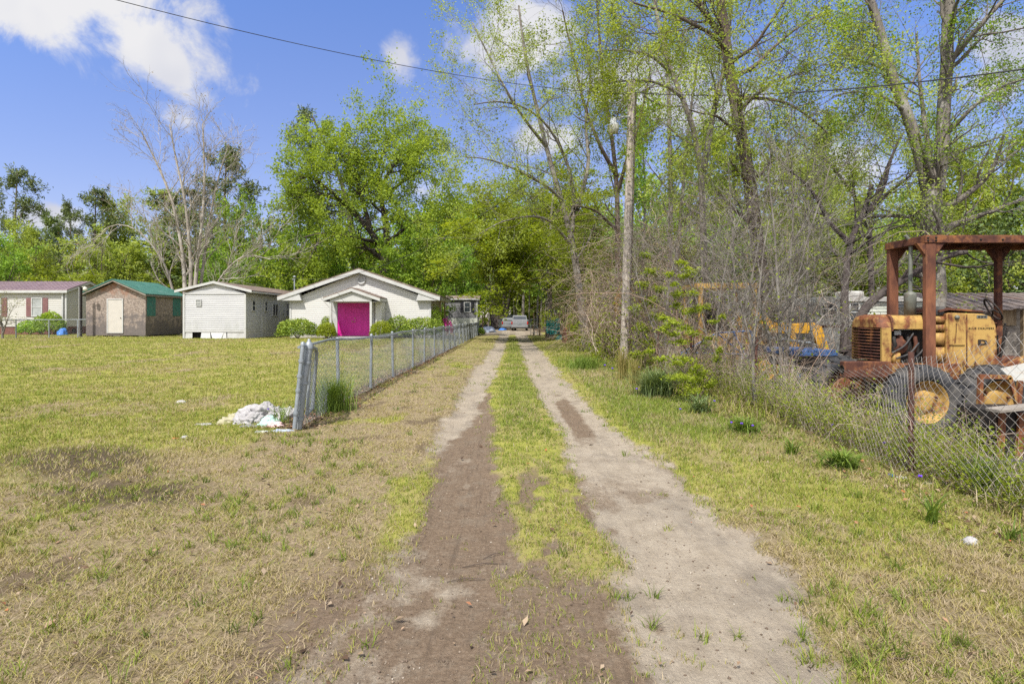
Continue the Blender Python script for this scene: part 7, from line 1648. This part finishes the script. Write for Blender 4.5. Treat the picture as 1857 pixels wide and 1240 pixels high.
def GP(u, v): yy = FPX*HC/(v-VH); return (X(u, yy), yy, 0)
c = GP(482, 759); lump('cloth', 'big crumpled white sheet on top of the heap by the leaning gate', 'cloth', c, (.36, .30, .20), 'cloth_white', 1, 90, .5)
c = GP(428, 763); lump('cloth', 'crumpled khaki cloth at the left end of the white heap', 'cloth', c, (.24, .22, .115), 'cloth_khaki', 2, 48, .42)
c = GP(451, 766); lump('cloth', 'white cloth trailing between the khaki cloth and the big sheet', 'cloth', c, (.22, .20, .15), 'cloth_white', 3, 48, .45)
c = GP(488, 769); lump('cloth', 'pale mint cloth tucked under the big white sheet', 'cloth', c, (.15, .16, .115), 'cloth_mint', 4, 40, .4)
c = GP(500, 772); lump('cloth', 'small pink cloth in front of the white heap', 'cloth', c, (.13, .08, .065), 'cloth_pink', 5, 36, .4)
c = GP(450, 773); lump('cushion', 'flat grey pad lying in front of the white heap', 'cushion', c, (.13, .08, .035), 'cloth_grey', 6, 32, .15)
c = GP(512, 780); lump('cloth', 'flat blue grey printed cloth on the grass beside the gate', 'cloth', c, (.15, .07, .025), 'cloth_blue', 7, 36, .3)
c = GP(476, 782); lump('cloth', 'flat yellow and white printed cloth nearest the camera', 'cloth', c, (.13, .05, .02), 'cloth_print', 8, 36, .3)
c = GP(522, 757); lump('cloth', 'end of a white sheet behind the green blades at the gate', 'cloth', c, (.2, .2, .15), 'cloth_white', 9, 40, .4)
c = GP(318, 796); lump('wrapper', 'orange and teal wrapper in the grass left of the heap', 'litter', c, (.06, .045, .03), 'orange', 11, 24, .3)
c = GP(334, 794); lump('wrapper', 'crumpled white paper beside the orange wrapper', 'litter', c, (.05, .04, .04), 'cloth_white', 12, 24, .35)
c = GP(408, 834); lump('stone', 'flat pale stone on the dry grass in front of the heap', 'stone', c, (.055, .045, .02), 'concrete', 13, 24, .12)
c = GP(370, 768); lump('wrapper', 'thin white strip of paper in the green grass left of the khaki cloth', 'litter', c, (.14, .05, .02), 'cloth_white', 14, 24, .3)
c = GP(328, 729); lump('stone', 'white stone in the lawn in front of the white trailer', 'stone', c, (.09, .07, .045), 'concrete', 15, 24, .15)
c = GP(1618, 864); lump('wrapper', 'crumpled blue wrapper in the grass left of the rusty post', 'litter', c, (.045, .035, .035), 'blue_plastic', 16, 24, .4)
c = GP(1634, 868); lump('wrapper', 'crumpled white plastic bag in the grass left of the rusty post', 'litter', c, (.06, .04, .035), 'cloth_white', 17, 24, .4)
c = GP(1760, 982); lump('wrapper', 'clear white plastic cup lying on the right verge', 'litter', c, (.05, .04, .045), 'cloth_white', 18, 24, .25)
c = GP(1685, 878); lump('stone', 'broken brown clay piece right of the rusty post', 'stone', c, (.07, .05, .035), 'wood_grey', 19, 24, .25)
c = (X(113, 36.6), 36.6, 0); lump('tarp_bundle', 'blue tarpaulin bundle beside the bush at the cream mobile home', 'tarp', c, (.3, .3, .5), 'blue_plastic', 20, 30, .2)
c = (X(885, 56.), 56., 0); lump('tarp_bundle', 'blue and grey junk heap behind the end of the grey fence', 'junk', c, (.8, .6, .6), 'cloth_blue', 21, 30, .4)
c = (X(911, 66.), 66., 0); lump('tarp_bundle', 'bright blue tarpaulin by the foot of the old oak', 'tarp', c, (.5, .4, .28), 'blue_plastic', 22, 30, .3)
c = (X(876, 58.), 58., 0); lump('junk_pile', 'dark junk pile beside the grey trailer', 'junk', c, (.7, .6, .8), 'black_metal', 23, 30, .45)
# teal tarp and gate posts at the end of the right verge
Y = 38.
tp_ = thing('hanging_tarp', (X(1000, Y), Y, 0), 'teal tarpaulin hung between sticks at the edge of the thicket', 'tarp')
n = 24; us = np.linspace(990, 1015, n); vsb = 603+4*np.sin(np.linspace(0, 3, n)); vst = 579+2*np.sin(np.linspace(0, 5, n))
Vt = []; m_ = 8
for j in range(m_):
    for i in range(n):
        f = j/(m_-1); v = vst[i]*(1-f)+vsb[i]*f; yy = Y+.10*math.sin(i*1.3+f*.8)*(.4+f); Vt.append(P(us[i], v, yy))
idx = np.arange(m_*n).reshape(m_, n); F = np.stack([idx[:-1, :-1], idx[1:, :-1], idx[1:, 1:], idx[:-1, 1:]], -1).reshape(-1, 4); mesh_np('tarp', np.array(Vt), F, M['tarp'], tp_, True)
for u, v0 in ((990, 575), (1014.5, 566), (1003, 574)):
    b = MB(); b.tube([(X(u, Y), Y+.16, -.1), (X(u, Y), Y+.16, Z(v0, Y))], .045, 7); b.build('stick', M['wood_post'], tp_)
for u, v0, yy, lb in ((875, 571, 49., 'yellowish wooden post at the end of the grey fence'), (968, 567, 46., 'brown wooden post left of the silver gate panel'), (978.5, 566, 45., 'brown wooden post right of the silver gate panel'), (1022, 562, 36., 'pale wooden post right of the teal tarp'), (1028, 566, 34., 'thin stick post at the right of the teal tarp')):
    xx = X(u, yy); o = thing('wooden_post', (xx, yy, 0), lb, 'post'); b = MB(); b.tube([(xx, yy, -.1), (xx+.02, yy, Z(v0, yy)*.5), (xx, yy, Z(v0, yy))], .06, 8); b.build('shaft', M['wood_post'], o)
g = thing('gate_panel', (X(968, 44.5), 44.5, 0), 'silver tube gate panel standing open at the end of the right verge', 'gate')
b = MB()
for u in (962.5, 969, 975.5): b.tube([(X(u, 44.5), 44.5, .05), (X(u, 44.5), 44.5, Z(578, 44.5))], .025, 6)
for v in (579, 590, 603): b.tube([(X(962.5, 44.5), 44.5, Z(v, 44.5)), (X(975.5, 44.5), 44.5, Z(v, 44.5))], .025, 6)
b.build('frame', M['galv'], g)
def lnk(s, z): return np.stack([s, 44.5+0*s, .1+z], -1)
Vv, Ff = link_lines(X(962.5, 44.5), X(975.5, 44.5), 1.15, .14, .003, lnk); mesh_np('mesh', Vv, Ff, M['wire'], g)
c = (X(1036, 33.), 33., 0); lump('junk_pile', 'rusty red scrap heap in the bushes right of the teal tarp', 'junk', c, (.55, .5, 1.15), 'rust', 24, 30, .4)
c = (X(1020, 37.), 37., 0); lump('junk_pile', 'teal plastic scrap under the posts right of the tarp', 'junk', c, (.5, .4, .32), 'tarp', 25, 30, .4)
# twigs lying on the drive
TG = 'dry twigs lying on the drive'
for i, (u0, v0, u1, v1, lb) in enumerate(((838, 1018, 915, 1012, 'longest dry twig across the left rut'), (810, 1044, 880, 1040, 'dry twig nearest the camera in the left rut'), (876, 1003, 918, 994, 'short twig at the edge of the left rut'), (1570, 1194, 1690, 1202, 'straight dry stick at the lower right corner of the verge'))):
    a, c = GP(u0, v0), GP(u1, v1); b = MB(); a = (a[0], a[1], float(ground_z(a[0], a[1]))+.006); c = (c[0], c[1], float(ground_z(c[0], c[1]))+.008)
    m_ = ((a[0]+c[0])/2, (a[1]+c[1])/2+.015, (a[2]+c[2])/2+.008); b.tube([a, m_, c], [.002, .003, .0015], 6); setp(b.build('twig', M['bark_brown'], None, origin=a), lb, 'twig', TG)
